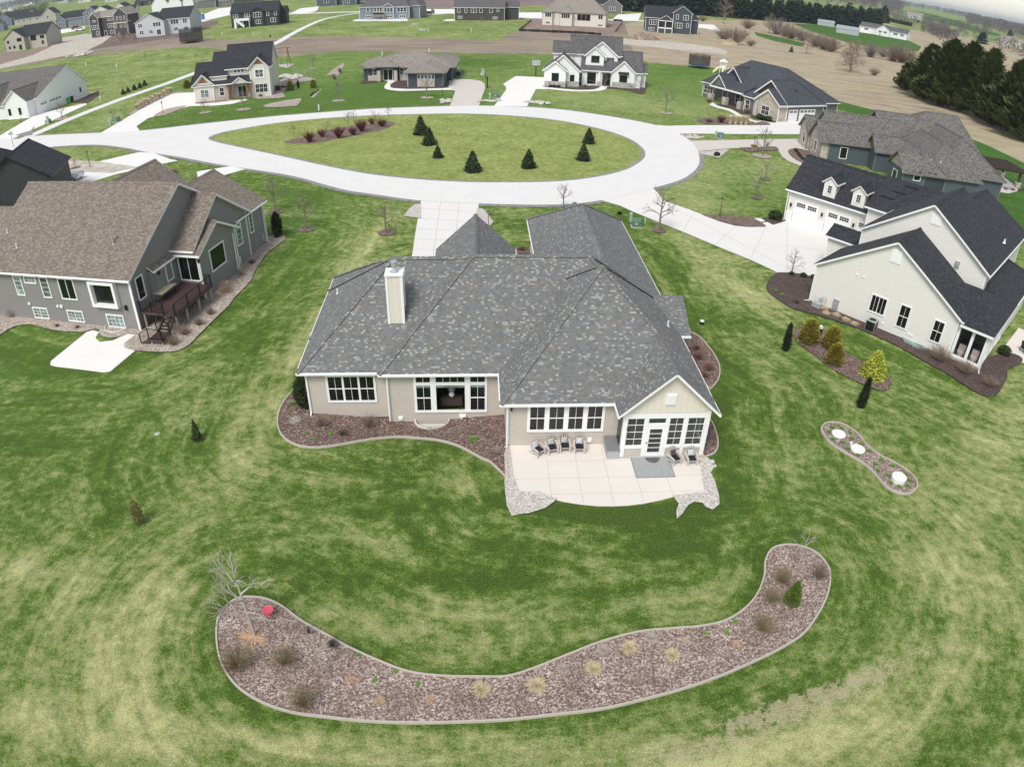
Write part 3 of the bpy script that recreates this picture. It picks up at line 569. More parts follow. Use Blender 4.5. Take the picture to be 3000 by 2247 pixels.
# ------------------------------------------------------------------ houses
class House:
    def __init__(s, name, label, fr, wall, roof, trim=None, deck_z=0., group=None, cat='house'):
        s.f = fr; s.root = empty(name, (fr.ox, fr.oy, 0), fr.deg, label, cat, group); s.wall = wall; s.roof = roof; s.trim = trim or M['white']
        s.W = {}; s.RB = MB(); s.T = MB(); s.k = 0; s.cap = s.RB
    def wb(s, m): return s.W.setdefault(m.name, (MB(), m))[0]
    def mass(s, u0, u1, v0, v1, ze, zr, ax='u', h0=0., h1=0., o=.42, z0=0., th=.2, wall=None, walls='sewn', gab=None, c=None, corners=True, ridge=True, roof=True, zw=None, capk=.3):
        """a block under a pitched roof. u0..v1 is the eave outline; h0/h1 = how far in the ridge starts (0: gable)"""
        s.k += 1; lift = s.k*.0035; ze += lift; zr += lift
        sw = (lambda a, b: (a, b)) if ax == 'u' else (lambda a, b: (b, a))
        a0, a1, b0, b1 = (u0, u1, v0, v1) if ax == 'u' else (v0, v1, u0, u1)
        cm = (b0+b1)/2 if c is None else c
        P = lambda a, b, z: (*sw(a, b), z)
        r0, r1 = (a0+h0, cm), (a1-h1, cm)
        fl = ax == 'v'
        def face(bld, pts, mi=0): bld.poly(pts[::-1] if fl else pts, mi)
        if roof:
            tops = [[P(a0, b0, ze), P(a1, b0, ze), P(*r1, zr), P(*r0, zr)], [P(a1, b1, ze), P(a0, b1, ze), P(*r0, zr), P(*r1, zr)]]
            if h0 > 0: tops.append([P(a0, b1, ze), P(a0, b0, ze), P(*r0, zr)])
            if h1 > 0: tops.append([P(a1, b0, ze), P(a1, b1, ze), P(*r1, zr)])
            for t in tops: face(s.RB, t)
            lo = lambda p: (p[0], p[1], p[2]-th)
            out = [P(a0, b0, ze), P(a1, b0, ze)]+([P(*r1, zr)] if h1 == 0 else [])+[P(a1, b1, ze), P(a0, b1, ze)]+([P(*r0, zr)] if h0 == 0 else [])
            for i in range(len(out)):
                p, q = out[i], out[(i+1) % len(out)]; face(s.T, [lo(p), lo(q), q, p])
            for t in tops: face(s.T, [lo(p) for p in t[::-1]])
            # gutters on the level eaves, proud of the fascia
            cu = (u0+u1)/2; cv = (v0+v1)/2
            for i in range(len(out)):
                p, q = out[i], out[(i+1) % len(out)]
                if abs(p[2]-q[2]) < 1e-6:
                    mx, my = (p[0]+q[0])/2-cu, (p[1]+q[1])/2-cv
                    nx, ny = (0, math.copysign(.07, my)) if abs(p[1]-q[1]) < 1e-6 else (math.copysign(.07, mx), 0)
                    xa, xb = sorted((p[0], q[0])); ya, yb = sorted((p[1], q[1]))
                    xa, xb = (min(xa, xa+nx), max(xb, xb+nx)); ya, yb = (min(ya, ya+ny), max(yb, yb+ny)); s.T.box((xa, ya, ze-.17), (xb, yb, ze-.035))
            if ridge:
                def cap(p, q, wd=.2):
                    p, q = Vector(p), Vector(q); L = (q-p).length; n = max(1, int(L/capk)); d = (q-p)/n
                    side = Vector((d.y, -d.x, 0)).normalized()*wd
                    for i in range(n):
                        x, y = p+d*i, p+d*(i+1); up = Vector((0, 0, .085)); lo_ = Vector((0, 0, -.09 if abs(d.z) < 1e-4 else -.03))
                        s.cap.poly([x+side+lo_, y+side+lo_, y+up*.4, x+up]); s.cap.poly([y-side+lo_, x-side+lo_, x+up, y+up*.4]); s.cap.poly([x-side+lo_, x+side+lo_, x+up])
                e0, e1 = P(*r0, zr+.012), P(*r1, zr+.012)
                if r1[0]-r0[0] > .2: cap(e0, e1)
                for hh, e, aa in ((h0, e0, a0), (h1, e1, a1)):
                    if hh > 0: cap(P(aa, b0, ze+.012), e); cap(P(aa, b1, ze+.012), e)
        # walls
        wl = wall or s.wall; b_ = s.wb(wl); gb = s.wb(gab) if gab else b_
        A0, A1, B0, B1 = a0+o, a1-o, b0+o, b1-o; k0 = (zr-ze)/(cm-b0); k1 = (zr-ze)/(b1-cm)
        zt = (zw if zw is not None else ze+k0*o-th*.6); zt1 = (zw if zw is not None else ze+k1*o-th*.6)
        names = dict(u=dict(B0='s', B1='n', A0='w', A1='e'), v=dict(B0='w', B1='e', A0='s', A1='n'))[ax]
        if names['B0'] in walls: face(b_, [P(A0, B0, z0), P(A1, B0, z0), P(A1, B0, zt), P(A0, B0, zt)])
        if names['B1'] in walls: face(b_, [P(A1, B1, z0), P(A0, B1, z0), P(A0, B1, zt1), P(A1, B1, zt1)])
        for key, A, hh, rv in (('A0', A0, h0, 1), ('A1', A1, h1, 0)):
            if names[key] not in walls: continue
            if hh > 0:
                zz = zt if zw is not None else ze+(zr-ze)/hh*o-th*.6
                pts = [P(A, B0, z0), P(A, B1, z0), P(A, B1, min(zz, zt1)), P(A, B0, min(zz, zt))]; face(b_, pts[::-1] if rv else pts)
            else:
                if gab:
                    pts = [P(A, B0, z0), P(A, B1, z0), P(A, B1, zt1), P(A, B0, zt)]; face(b_, pts[::-1] if rv else pts)
                    d = .012 if not rv else -.012
                    pts = [P(A+d, B0, zt-.02), P(A+d, B1, zt1-.02), P(A+d, cm, zr-th*.6)]; face(gb, pts[::-1] if rv else pts)
                else:
                    pts = [P(A, B0, z0), P(A, B1, z0), P(A, B1, zt1), P(A, cm, zr-th*.6), P(A, B0, zt)]; face(b_, pts[::-1] if rv else pts)
        if corners:
            for A, sa in ((A0, -1), (A1, 1)):
                for B, sb, z1 in ((B0, -1, zt), (B1, 1, zt1)):
                    # two thin boards meeting at the corner
                    x0, x1 = sorted((A+sa*.025, A-sa*.13)); y0, y1 = sorted((B+sb*.025, B-sb*.13))
                    q0 = sw(x0, y0); q1 = sw(x1, y1); s.T.box((min(q0[0], q1[0]), min(q0[1], q1[1]), z0), (max(q0[0], q1[0]), max(q0[1], q1[1]), z1-.02))
    def _pl(s, face, pos):
        """frame of a wall: maps (along, out, z) to local coordinates"""
        if face == 's': return lambda a, d, z: (a, pos-d, z)
        if face == 'n': return lambda a, d, z: (a, pos+d, z)
        if face == 'e': return lambda a, d, z: (pos+d, a, z)
        return lambda a, d, z: (pos-d, a, z)
    def bx(s, b, T, a0, a1, d0, d1, z0, z1):
        p, q = T(a0, d0, z0), T(a1, d1, z1); b.box((min(p[0], q[0]), min(p[1], q[1]), z0), (max(p[0], q[0]), max(p[1], q[1]), z1))
    def win(s, face, pos, a0, a1, z0, z1, cols=1, rows=1, mull=.09, fw=.11, dh=False, mx=0, my=0, glass='glass', frame=None, name='window', proud=.06, sash='white'):
        T = s._pl(face, pos); b = MB(); bx = lambda *q: s.bx(b, T, *q)
        if a0 > a1: a0, a1 = a1, a0
        if z0 > z1: z0, z1 = z1, z0
        bx(a0, a1, 0, proud, z1-fw, z1); bx(a0, a1, 0, proud+.02, z0, z0+fw)
        bx(a0, a0+fw, 0, proud, z0+fw, z1-fw); bx(a1-fw, a1, 0, proud, z0+fw, z1-fw)
        ia0, ia1, iz0, iz1 = a0+fw, a1-fw, z0+fw, z1-fw; cw = (ia1-ia0-(cols-1)*mull)/cols
        for c in range(cols):
            x0 = ia0+c*(cw+mull); x1 = x0+cw
            if c < cols-1: bx(x1, x1+mull, 0, proud-.015, iz0, iz1)
            if dh: zm = (iz0+iz1)/2; bx(x0, x1, 0, .04, zm-.03, zm+.03)
            for i in range(1, mx+1): xm = x0+cw*i/(mx+1); bx(xm-.013, xm+.013, 0, .028, iz0, iz1)
            for i in range(1, my+1):
                zm = iz0+(iz1-iz0)*i/(my+1); bx(x0, x1, 0, .028, zm-.013, zm+.013)
        o = b.build(name, frame or M['white'], s.root)
        g = MB(); g.poly([T(ia0, .012, iz0), T(ia1, .012, iz0), T(ia1, .012, iz1), T(ia0, .012, iz1)] if face in 'se' else [T(ia1, .012, iz0), T(ia0, .012, iz0), T(ia0, .012, iz1), T(ia1, .012, iz1)])
        if face == 'e' or face == 's': pass
        g.build('pane', M[glass], o); return o
    def wpx(s, face, pos, tl, br, **kw):
        q = s.f.V if face in 'sn' else s.f.U
        a0, z1 = q(tl, pos); a1, z0 = q(br, pos); return s.win(face, pos, a0, a1, z0, z1, **kw)
    def garage(s, face, pos, a0, a1, z0, z1, lites=4, mat='white'):
        T = s._pl(face, pos); b = MB(); s.bx(b, T, a0, a1, 0, .05, z1-.14, z1); s.bx(b, T, a0, a0+.14, 0, .05, z0, z1-.14); s.bx(b, T, a1-.14, a1, 0, .05, z0, z1-.14)
        A0, A1, Z1_ = a0+.14, a1-.14, z1-.14
        n = 4; h = (Z1_-z0)/n
        for i in range(n): s.bx(b, T, A0, A1, 0, .03, z0+i*h+.012, z0+(i+1)*h-.012)
        m = (A0+A1)/2; s.bx(b, T, m-.12, m-.09, .03, .06, z0+1.*h, z0+1.35*h); s.bx(b, T, m+.09, m+.12, .03, .06, z0+1.*h, z0+1.35*h)
        o = b.build('garage_door', M[mat], s.root); g = MB(); wd = (A1-A0)/lites
        for i in range(lites):
            x0 = A0+i*wd+.1*wd; x1 = x0+.8*wd; k = 4
            for j in range(k):
                y0 = x0+(x1-x0)*j/k; y1 = x0+(x1-x0)*(j+1)/k-.03; s.bx(g, T, y0, y1, .03, .036, z0+3*h+.14*h, z0+3*h+.45*h); s.bx(g, T, y0, y1, .03, .036, z0+3*h+.52*h, z0+3*h+.83*h)
        g.build('pane', M['glass'], o); return o
    def door(s, face, pos, a0, a1, z0, z1, color='timber', glassdoor=False):
        T = s._pl(face, pos); b = MB(); s.bx(b, T, a0, a1, 0, .06, z1-.1, z1); s.bx(b, T, a0, a0+.1, 0, .06, z0, z1-.1); s.bx(b, T, a1-.1, a1, 0, .06, z0, z1-.1)
        o = b.build('door', M['white'], s.root); g = MB(); s.bx(g, T, a0+.1, a1-.1, 0, .025, z0, z1-.1); g.build('door_leaf', M['glass'] if glassdoor else M[color], o)
        h = MB(); s.bx(h, T, a0+.16, a0+.19, .025, .08, z0+.95, z0+1.1); h.build('handle', M['black'], o); return o
    def pipe(s, px=None, n=None, d0=None, h=.45, r=.05, at=None, mat='white', name='vent_pipe'):
        p = at or s.f.plane(px, n, d0); b = MB(); b.tube([(p[0], p[1], p[2]-.15), (p[0], p[1], p[2]+h)], [r, r], 8); b.lathe((p[0], p[1], p[2]-.12), [(r*2.2, 0), (r*1.2, .2)], 10); return b.build(name, M[mat], s.root)
    def boxpart(s, name, face, pos, a0, a1, z0, z1, d=.1, mat='white'):
        T = s._pl(face, pos); b = MB(); s.bx(b, T, a0, a1, 0, d, z0, z1); s.bx(b, T, a0+.25*(a1-a0), a1-.25*(a1-a0), d, d*1.3, z0+.1*(z1-z0), z1-.3*(z1-z0)); return b.build(name, M[mat], s.root)
    def spout(s, x, y, z1, z0=0, kick=(0, 0), eave=None):
        b = MB(); w_ = .045
        if eave: b.bar((eave[0], eave[1], z1+.05), (x, y, z1-.3), .08)
        b.box((x-w_, y-w_, z0+.12), (x+w_, y+w_, z1-.26))
        if kick != (0, 0): b.bar((x, y, z0+.14), (x+kick[0], y+kick[1], z0+.05), .08)
        return b.build('downspout', M['white'], s.root)
    def finish(s, ucap=True):
        for b, m in s.W.values():
            if b.f: b.build('wall', m, s.root, uv=True)
        if s.RB.f: s.RB.build('roof', s.roof, s.root, uv=True)
        if s.T.f: s.T.build('fascia', s.trim, s.root)
        return s.root

# ================= 1. the tan house in the middle
H = House('tan_house', 'large tan house with a grey hipped roof and back patio, in the middle', MF, M['tan'], M['roof_main'])
Ev = 3.4
H.mass(-13.35, 4., 8.2, 20.4, Ev, 8.6, 'u', 5.95, 5., capk=.26, z0=-.3, walls='w')
H.mass(-13.35, -4.2, 12.5, 22.9, Ev, 7.05, 'v', 4.0, 5.5, capk=.26, walls='wne')
H.wb(M['tan']).poly([(-12.93, 8.62, -.3), (-7.7, 8.62, -.3), (-7.7, 8.62, 3.6), (-12.93, 8.62, 3.6)])
# middle block: its back wall has a real opening for the big window
H.mass(-8.06, 11.4, 7.92, 19.96, Ev, 8.88, 'u', 5.95, 5.75, walls='nw', z0=-1.2, corners=False, capk=.26)
H.mass(-.52, 12.42, 4.5, 17.5, Ev, 9.5, 'v', 6.3, 6.6, capk=.26)
H.mass(3.15, 12.42, 10., 36.4, Ev, 6.55, 'v', 4.6, 4.63, capk=.26)
H.mass(5.6, 10.4, 33, 38.2, Ev-.2, 4.6, 'v', 0, 0)
H.mass(-5.35, 1.6, 12, 28.6, Ev, 6.62, 'v', 0, 0)
H.mass(10., 13.15, 12.7, 19.1, Ev, 4.95, 'u', 0, 0)
H.mass(6.27, 12.42, 3.1, 10., Ev, 6.28, 'v', 0, 0, walls='', corners=False, capk=.26)
# back wall of the middle block with the window opening
wy = 8.35; wb_ = H.wb(M['tan']); zt = 3.6; U0, U1, W0, W1, B0z, B1z = -7.64, 0.2, -4.5, -2.66, .42, 2.34
for a, b, c, d in ((U0, W0, -2.4, zt), (W1, U1, -2.4, zt), (W0, W1, -2.4, B0z), (W0, W1, B1z, zt)): wb_.poly([(a, wy, c), (b, wy, c), (b, wy, d), (a, wy, d)])
H.T.box((U0-.025, wy-.025, -.7), (U0+.13, wy+.13, 3.55))
ro = MB(); ro.box((W0-.6, wy+.02, B0z-.9), (W1+.6, wy+2.6, B1z+.3), skip='s'); ro.build('room_interior', M['darktimber'], H.root)
def H1win(): 
    # left bedroom: three double-hung sashes
    H.win('s', 8.62, -11.62, -8.38, .9, 3.0, cols=3, mull=.13, fw=.14, dh=True, mx=1)
    # middle: transoms and flankers round the picture window
    T = H._pl('s', wy); b = MB(); x = lambda *q: H.bx(b, T, *q)
    x(-5.92, -1.22, 0, .07, 2.98, 3.14); x(-5.92, -1.22, 0, .09, .24, .40); x(-5.92, -5.76, 0, .07, .4, 2.98); x(-1.38, -1.22, 0, .07, .4, 2.98)
    x(-4.86, -4.5, 0, .065, .4, 2.98); x(-2.66, -2.3, 0, .065, .4, 2.98); x(-5.76, -4.86, 0, .06, 2.33, 2.55); x(-4.5, -2.66, 0, .06, 2.33, 2.55); x(-2.3, -1.38, 0, .06, 2.33, 2.55)
    for a, c in ((-5.76, -4.86), (-2.3, -1.38)): x(a, c, 0, .045, 1.33, 1.4); m = (a+c)/2; x(m-.014, m+.014, 0, .03, .4, 2.98)
    for i in range(1, 4): m = -4.5+1.84*i/4; x(m-.014, m+.014, 0, .03, 2.55, 2.98)
    o = b.build('window', M['white'], H.root); g = MB()
    for a, c, z0, z1 in ((-5.76, -4.86, .4, 2.98), (-2.3, -1.38, .4, 2.98), (-4.5, -2.66, 2.5, 2.98)): g.poly([T(a, .012, z0), T(c, .012, z0), T(c, .012, z1), T(a, .012, z1)])
    g.build('pane', M['glass'], o)
    bl = MB()
    for a, c in ((-5.74, -4.88), (-4.48, -2.68), (-2.28, -1.4)): bl.box((a, wy-.022, 2.14), (c, wy-.014, 2.33))
    bl.build('blind', M['glassblind'], o)
    # right: four double-hung sashes
    H.win('s', 4.92, 1.12, 5.82, 1.1, 3.12, cols=4, mull=.3, fw=.17, dh=True, mx=1)
H1win()
# screened porch: posts, knee wall, glazing bars, storm door
y = 3.55
t = MB()
t.box((6.69, y, -.05), (6.95, y+.26, 3.4)); t.box((11.74, y, -.05), (12.0, y+.26, 3.4)); t.box((6.95, y+.02, 2.92), (11.74, y+.2, 3.3)); t.box((11.8, y+.26, 2.92), (12.0, 8., 3.3)); t.box((6.69, y+.26, 2.92), (6.9, 4.92, 3.3))
for a, b in ((8.03, 8.22), (9.34, 9.52), (10.44, 10.66)): t.box((a, y+.03, .1), (b, y+.19, 2.92))
for a, b in ((6.95, 8.03), (9.52, 10.44), (10.66, 11.74)): t.box((a, y+.0, .72), (b, y+.2, .86))
t.box((8.22, y+.04, 2.32), (9.34, y+.17, 2.48))
for yy in (5.1, 6.6): t.box((11.83, yy, .1), (11.97, yy+.14, 2.92))
t.box((11.8, y+.26, .72), (12.0, 8.0, .86)); t.build('porch_frame', M['white'], H.root)
for q in ((6.95, y+.06, 8.03, y+.16), (9.52, y+.06, 10.44, y+.16), (10.66, y+.06, 11.74, y+.16), (11.85, y+.26, 11.95, 8.)): kw = MB(); kw.box((q[0], q[1], .12), (q[2], q[3], .72)); kw.build('knee_wall', M['tan'], H.root, uv=True)
pf = MB(); pf.box((6.6, y-.1, 0), (12.1, 8, .12)); pf.build('porch_floor', M['found'], H.root)
iw = MB(); iw.poly([(6.5, 8, .12), (12, 8, .12), (12, 8, 3.4), (6.5, 8, 3.4)]); iw.poly([(6.72, 4.92, .12), (6.72, 8, .12), (6.72, 8, 3.4), (6.72, 4.92, 3.4)]); iw.build('porch_inner_wall', M['tan'], H.root, uv=True)
def sg(x0, x1, z0, z1, nx, nz):
    b = MB(); b.box((x0, y+.09, z0), (x1, y+.13, z0+.05)); b.box((x0, y+.09, z1-.05), (x1, y+.13, z1)); b.box((x0, y+.09, z0), (x0+.05, y+.13, z1)); b.box((x1-.05, y+.09, z0), (x1, y+.13, z1))
    for i in range(1, nx): m = x0+(x1-x0)*i/nx; b.box((m-.012, y+.1, z0), (m+.012, y+.125, z1))
    for i in range(1, nz): m = z0+(z1-z0)*i/nz; b.box((x0, y+.095, m-.018), (x1, y+.128, m+.018))
    o = b.build('porch_window', M['white'], H.root); g = MB(); g.poly([(x0, y+.115, z0), (x1, y+.115, z0), (x1, y+.115, z1), (x0, y+.115, z1)]); g.build('screen', M['screen'], o)
t_ = NT('insect_screen'); t_.b.inputs['Alpha'].default_value = .62; t_.col((.03, .034, .036)); t_.rough(.25); M['screen'] = t_.m
for a, b in ((6.95, 8.03), (9.52, 10.44), (10.66, 11.74)): sg(a, b, .86, 2.92, 2, 4)
sg(8.22, 9.34, 2.48, 2.92, 1, 1)
d = MB(); d.box((8.22, y+.05, .12), (8.4, y+.12, 2.3)); d.box((9.16, y+.05, .12), (9.34, y+.12, 2.3)); d.box((8.4, y+.05, .12), (9.16, y+.12, .36)); d.box((8.4, y+.05, 2.12), (9.16, y+.12, 2.3))
for i in range(1, 5): m = .36+1.76*i/5; d.box((8.4, y+.06, m-.016), (9.16, y+.11, m+.016))
do = d.build('porch_door', M['white'], H.root); g = MB(); g.poly([(8.4, y+.085, .36), (9.16, y+.085, .36), (9.16, y+.085, 2.12), (8.4, y+.085, 2.12)]); g.build('screen', M['screen'], do)
h = MB(); h.box((8.28, y-.01, 1.05), (8.31, y+.05, 1.2)); h.build('handle', M['black'], do)
# porch gable in board and batten with a louvre
gb = H.wb(M['tanboard']); gb.poly([(6.7, 3.57, 3.28), (12.0, 3.57, 3.28), (12.0, 3.57, 3.55), (9.35, 3.57, 6.1), (6.7, 3.57, 3.55)])
lv = MB(); lv.box((9.06, 3.49, 3.92), (9.66, 3.57, 4.66))
for i in range(6): lv.bar((9.1, 3.47, 4.0+i*.11), (9.6, 3.47, 4.0+i*.11), .03, .07)
lv.build('gable_louvre', M['white'], H.root)
ff = MB(); ff.box((6.69, 4.0, .12), (6.7, 4.85, 2.9)); ff.build('side_screen', M['screen'], H.root)
# chimney
ch = MB(); ch.box((-7.52, 10.72, 4.9), (-6.5, 11.75, 8.86)); ch.build('chimney', M['tanboard'], H.root, uv=True)
cc = MB()
for x in (-7.56, -6.62): 
    for yy in (10.68, 11.63): cc.box((x, yy, 4.9), (x+.16, yy+.16, 8.84))
cc.box((-7.6, 10.64, 8.84), (-6.42, 11.83, 8.94)); cc.build('chimney_trim', M['white'], H.root)
cf = MB(); cf.lathe((-7.0, 11.25, 8.94), [(.3, 0), (.14, .08), (.13, .4), (.2, .42), (.2, .5), (.13, .52), (.13, .62), (.22, .64), (.2, .72)], 14); cf.build('flue', M['galv'], H.root)
# small things on the walls
for a, b, c, d_ in ((-7.05, -6.75, -.33, -.08), (-1.45, -1.25, -.38, -.22)): H.boxpart('vent_hood', 's', 8.35, a, b, c, d_)
H.boxpart('vent_hood', 's', 8.35, -3.05, -2.6, -.1, .05, .16); H.boxpart('vent_hood', 's', 8.35, -2.98, -2.83, -.42, -.1, .1)
H.boxpart('vent_hood', 's', 4.92, 4.9, 5.15, .3, .58)
for x, yy in ((6.98, 3.52), (.15, 4.87)):
    b = MB(); b.lathe((x, yy-.1, 2.2 if x > 6 else 2.75), [(.04, 0), (.07, .05), (.07, .16), (.02, .2)], 8); b.build('wall_lamp', M['black'], H.root)
H.spout(-12.86, 8.55, 3.4, 0, (0, -.3)); H.spout(-7.6, 8.2, 3.4, -.45, (0, 0)); H.spout(-.1, 4.75, 3.4, 0, (-.1, 0)); H.spout(12.05, 18.0, 3.4, 0)
H.pipe(Z5(243, 540), (.87, 0, -1), -3.4+.87*-13.35, .35, .06); H.pipe(Z6(922, 672), (.95, 0, 1), Ev+.95*12.42, .4, .06)
# basement window in its well, below the middle window
gw = MB(); gw.box((-5.75, wy-.05, -1.75), (-3.95, wy+.02, -.75)); gwo = gw.build('window', M['white'], H.root)
g = MB()
for a, b in ((-5.62, -4.9), (-4.8, -4.08)): g.box((a, wy-.07, -1.62), (b, wy-.045, -.98))
g.build('pane', M['glass'], gwo)
wl = MB(); n = 14; pr = []
for i in range(n+1): t0 = math.pi*i/n; pr.append((-4.85-1.12*math.cos(t0), wy-.0-1.05*math.sin(t0)))
for p, q in zip(pr, pr[1:]): wl.bar((p[0], p[1], -1.1), (q[0], q[1], -1.1), .07, 1.55)
wl.build('window_well', M['concwell'], H.root); fl = MB(); fl.poly([(p[0], p[1], -1.86) for p in pr[::-1]]); fl.build('well_floor', M['gravel'], H.root)
H.finish()

# ================= 2. grey-brown house on the left with the raised deck
F2 = Frame(-31.0484, 48.9565, -9.3)
H = House('grey_sided_house', 'grey sided house with brown roof and raised maroon deck, left of the tan house', F2, M['greige'], M['roof_brown'])
k = .585
H.mass(-17.6, .35, -.45, 17.65, 4.75, 10.03, 'u', 0, 0)
H.mass(-26, -17.6, -.45, 12.4, 4.75, 8.45, 'u', 0, 0)
H.mass(-1.8, 3.05, 5.9, 13.2, 4.35, 6.3, 'u', 0, 0, walls='en', z0=0, c=9.5)
H.mass(-1.0, 2.45, 6.0, 16.6, 4.7, 8.3, 'u', 0, 0, walls='en', c=11.)
H.mass(-9.3, 2.2, 14, 20.4, 4.5, 7.7, 'v', 0, 0)
H.mass(-18, -7.6, 14.5, 23, 4.5, 8., 'v', 0, 0)
H.mass(-1.6, .5, 2.6, 6.2, 4.2, 5.0, 'v', 0, 0, o=.15, walls='e', corners=False)
# deck recess walls
b = H.wb(M['greige']); b.poly([(-.2, 6.3, 0), (2.63, 6.3, 0), (2.63, 6.3, 4.5), (-.2, 6.3, 4.5)])
b.box((-.2, 2.45, 1.5), (.3, 6.3, 4.2))
for nm, tl, br, kw in [('a', (165, 262), (365, 552), dict(glass='glassblind', mx=0, my=3)), ('b', (315, 270), (515, 388), dict(glass='glassblind', mx=2, my=1)), ('c', (530, 285), (735, 585), dict(my=3, glass='glasslit')), ('d', (785, 302), (1088, 615), dict(cols=2, mull=.06)),
                       ('b1', (445, 703), (700, 878), dict(cols=2, mull=.06, mx=1, my=2, glass='glassblind')), ('b2', (920, 745), (1190, 925), dict(cols=2, mull=.06, mx=1, my=2, glass='glassblind')), ('b3', (1465, 800), (1755, 1005), dict(cols=2, mull=.06, mx=1, my=2, glass='glassblind'))]:
    H.wpx('s', -.03, R7(*tl), R7(*br), **kw)
H.win('s', -.03, -4.25, -1.5, 2.1, 4.4, cols=1, fw=.24, proud=.42)
T = H._pl('e', 0)
H.win('e', 0., .62, 1.68, 2.38, 4.45); H.win('e', .32, 4.4, 5.45, 2.38, 4.3)
H.win('s', 6.28, .45, 2.58, 1.78, 4.37, cols=2, mull=.05, name='sliding_door')
H.win('e', 2.63, 8.02, 10.62, 1.85, 4.0, fw=.13); H.win('e', 2.03, 13.9, 14.95, 1.95, 4.22, my=3, glass='glassblind'); H.win('e', 1.78, 16.95, 17.72, 2.1, 4.2, my=3, glass='glasslit'); H.win('e', 2.03, 13.0, 13.98, -.0, .95, my=2, mx=1, glass='glassblind')
for x0, x1, z0, z1 in ((-12.42, -12.16, 1.48, 1.72), (-8.9, -8.68, 1.5, 1.72), (-8.5, -8.2, 1.48, 1.76)): H.boxpart('vent_hood', 's', -.03, x0, x1, z0, z1)
H.boxpart('wall_lamp', 's', -.03, -1.05, -.85, 1.9, 2.3, .2, 'black'); H.boxpart('wall_lamp', 'e', .3, 3.3, 3.5, 3.6, 3.95, .15, 'black'); H.boxpart('wall_lamp', 's', 6.28, 2.62, 2.8, 3.6, 3.95, .15, 'black')
H.pipe(at=(-3.1, 1.5, 5.75), h=.25, r=.1, mat='galv', name='flue'); H.pipe(at=(-3.15, 2.7, 6.5), h=1.35, r=.09, mat='galv', name='flue')
H.pipe(at=(-16.3, 3.3, 6.9)); H.pipe(at=(-14., 1.9, 6.1)); H.pipe(at=(1.1, 8.3, 5.9), h=.4)
H.spout(.1, -.15, 4.6, 0); H.spout(2.75, 6.2, 4.4, 0); H.spout(2.75, 12.2, 4.3, 0, (1.2, 0)); H.spout(1.95, 19.9, 4.3, 0, (.6, 0)); H.boxpart('meter_box', 'e', 1.78, 19.0, 19.3, .5, 1.3, .18, 'galv')
# deck
dk = MB(); dk.box((0.05, .35, 1.36), (3.65, 6.28, 1.56)); dk.build('deck_floor', M['deck'], H.root)
def rail(name, pts, z0, h=.95, par=None, z1=None):
    b = MB(); n = len(pts)
    for i, (p, q) in enumerate(zip(pts, pts[1:])):
        za = z0[i] if isinstance(z0, list) else z0; zb = z0[i+1] if isinstance(z0, list) else z0
        b.bar((p[0], p[1], za+h), (q[0], q[1], zb+h), .05, .05); b.bar((p[0], p[1], za+.1), (q[0], q[1], zb+.1), .035, .035)
        L = math.hypot(q[0]-p[0], q[1]-p[1]); m = max(2, int(L/.13))
        for j in range(m+1):
            t = j/m; x, yv = p[0]+(q[0]-p[0])*t, p[1]+(q[1]-p[1])*t; z = za+(zb-za)*t; wd = .07 if j in (0, m) else .018; b.box((x-wd/2, yv-wd/2, z), (x+wd/2, yv+wd/2, z+h+(.05 if wd > .05 else 0)))
    return b.build(name, M['black'], par or H.root)
rail('deck_railing', [(.08, .42), (1.2, .42), (2.42, .42)], 1.56); rail('deck_railing', [(3.58, .42), (3.58, 2.35), (3.58, 4.3), (3.58, 6.2), (3.0, 6.2)], 1.56)
for x, yv in ((3.55, 5.9), (3.55, 3.9), (3.55, 2.0), (3.5, .5), (2.5, .5), (.3, .5)):
    p = MB(); p.box((x-.07, yv-.07, -.02), (x+.07, yv+.07, 1.36)); p.build('deck_post', M['pine'], H.root)
st = MB()
for i in range(5): st.box((2.5, .35-.26*(i+1), 1.38-.17*(i+1)-.04), (3.5, .35-.26*i, 1.38-.17*(i+1)))
st.box((2.35, -2.15, .5), (3.75, -.9, .56)); st.box((2.35, -2.15, .36), (3.75, -2.1, .5)); st.box((3.7, -2.1, .36), (3.75, -.9, .5))
for i in range(3): st.box((2.35-.28*(i+1), -2.15, .5-.16*(i+1)-.04), (2.35-.28*i, -1.1, .5-.16*(i+1)))
for x in (2.46, 3.5): st.bar((x, .3, 1.3), (x, -1., .42), .04, .22)
st.bar((2.35, -2.15, .42), (1.45, -2.15, -.05), .04, .22); st.build('deck_stairs', M['deck'], H.root)
rail('stair_railing', [(2.46, .3), (2.46, -.95)], [1.56, .56]); rail('stair_railing', [(3.6, .3), (3.7, -.95), (3.7, -2.1), (2.4, -2.1)], [1.56, .56, .56, .56]); rail('stair_railing', [(2.4, -2.1), (1.5, -2.1)], [.56, 0])
for x, yv in ((3.65, -2.05), (2.6, -2.05)):
    p = MB(); p.box((x-.07, yv-.07, -.02), (x+.07, yv+.07, .36)); p.build('deck_post', M['pine'], H.root)
wl = MB(); pr = []
for i in range(13): t0 = math.pi*i/12; pr.append((-2.55-1.15*math.cos(t0), -.05-.95*math.sin(t0)))
for p, q in zip(pr, pr[1:]): wl.bar((p[0], p[1], .02), (q[0], q[1], .02), .06, .4)
wl.build('window_well', M['concwell'], H.root)
H.finish()

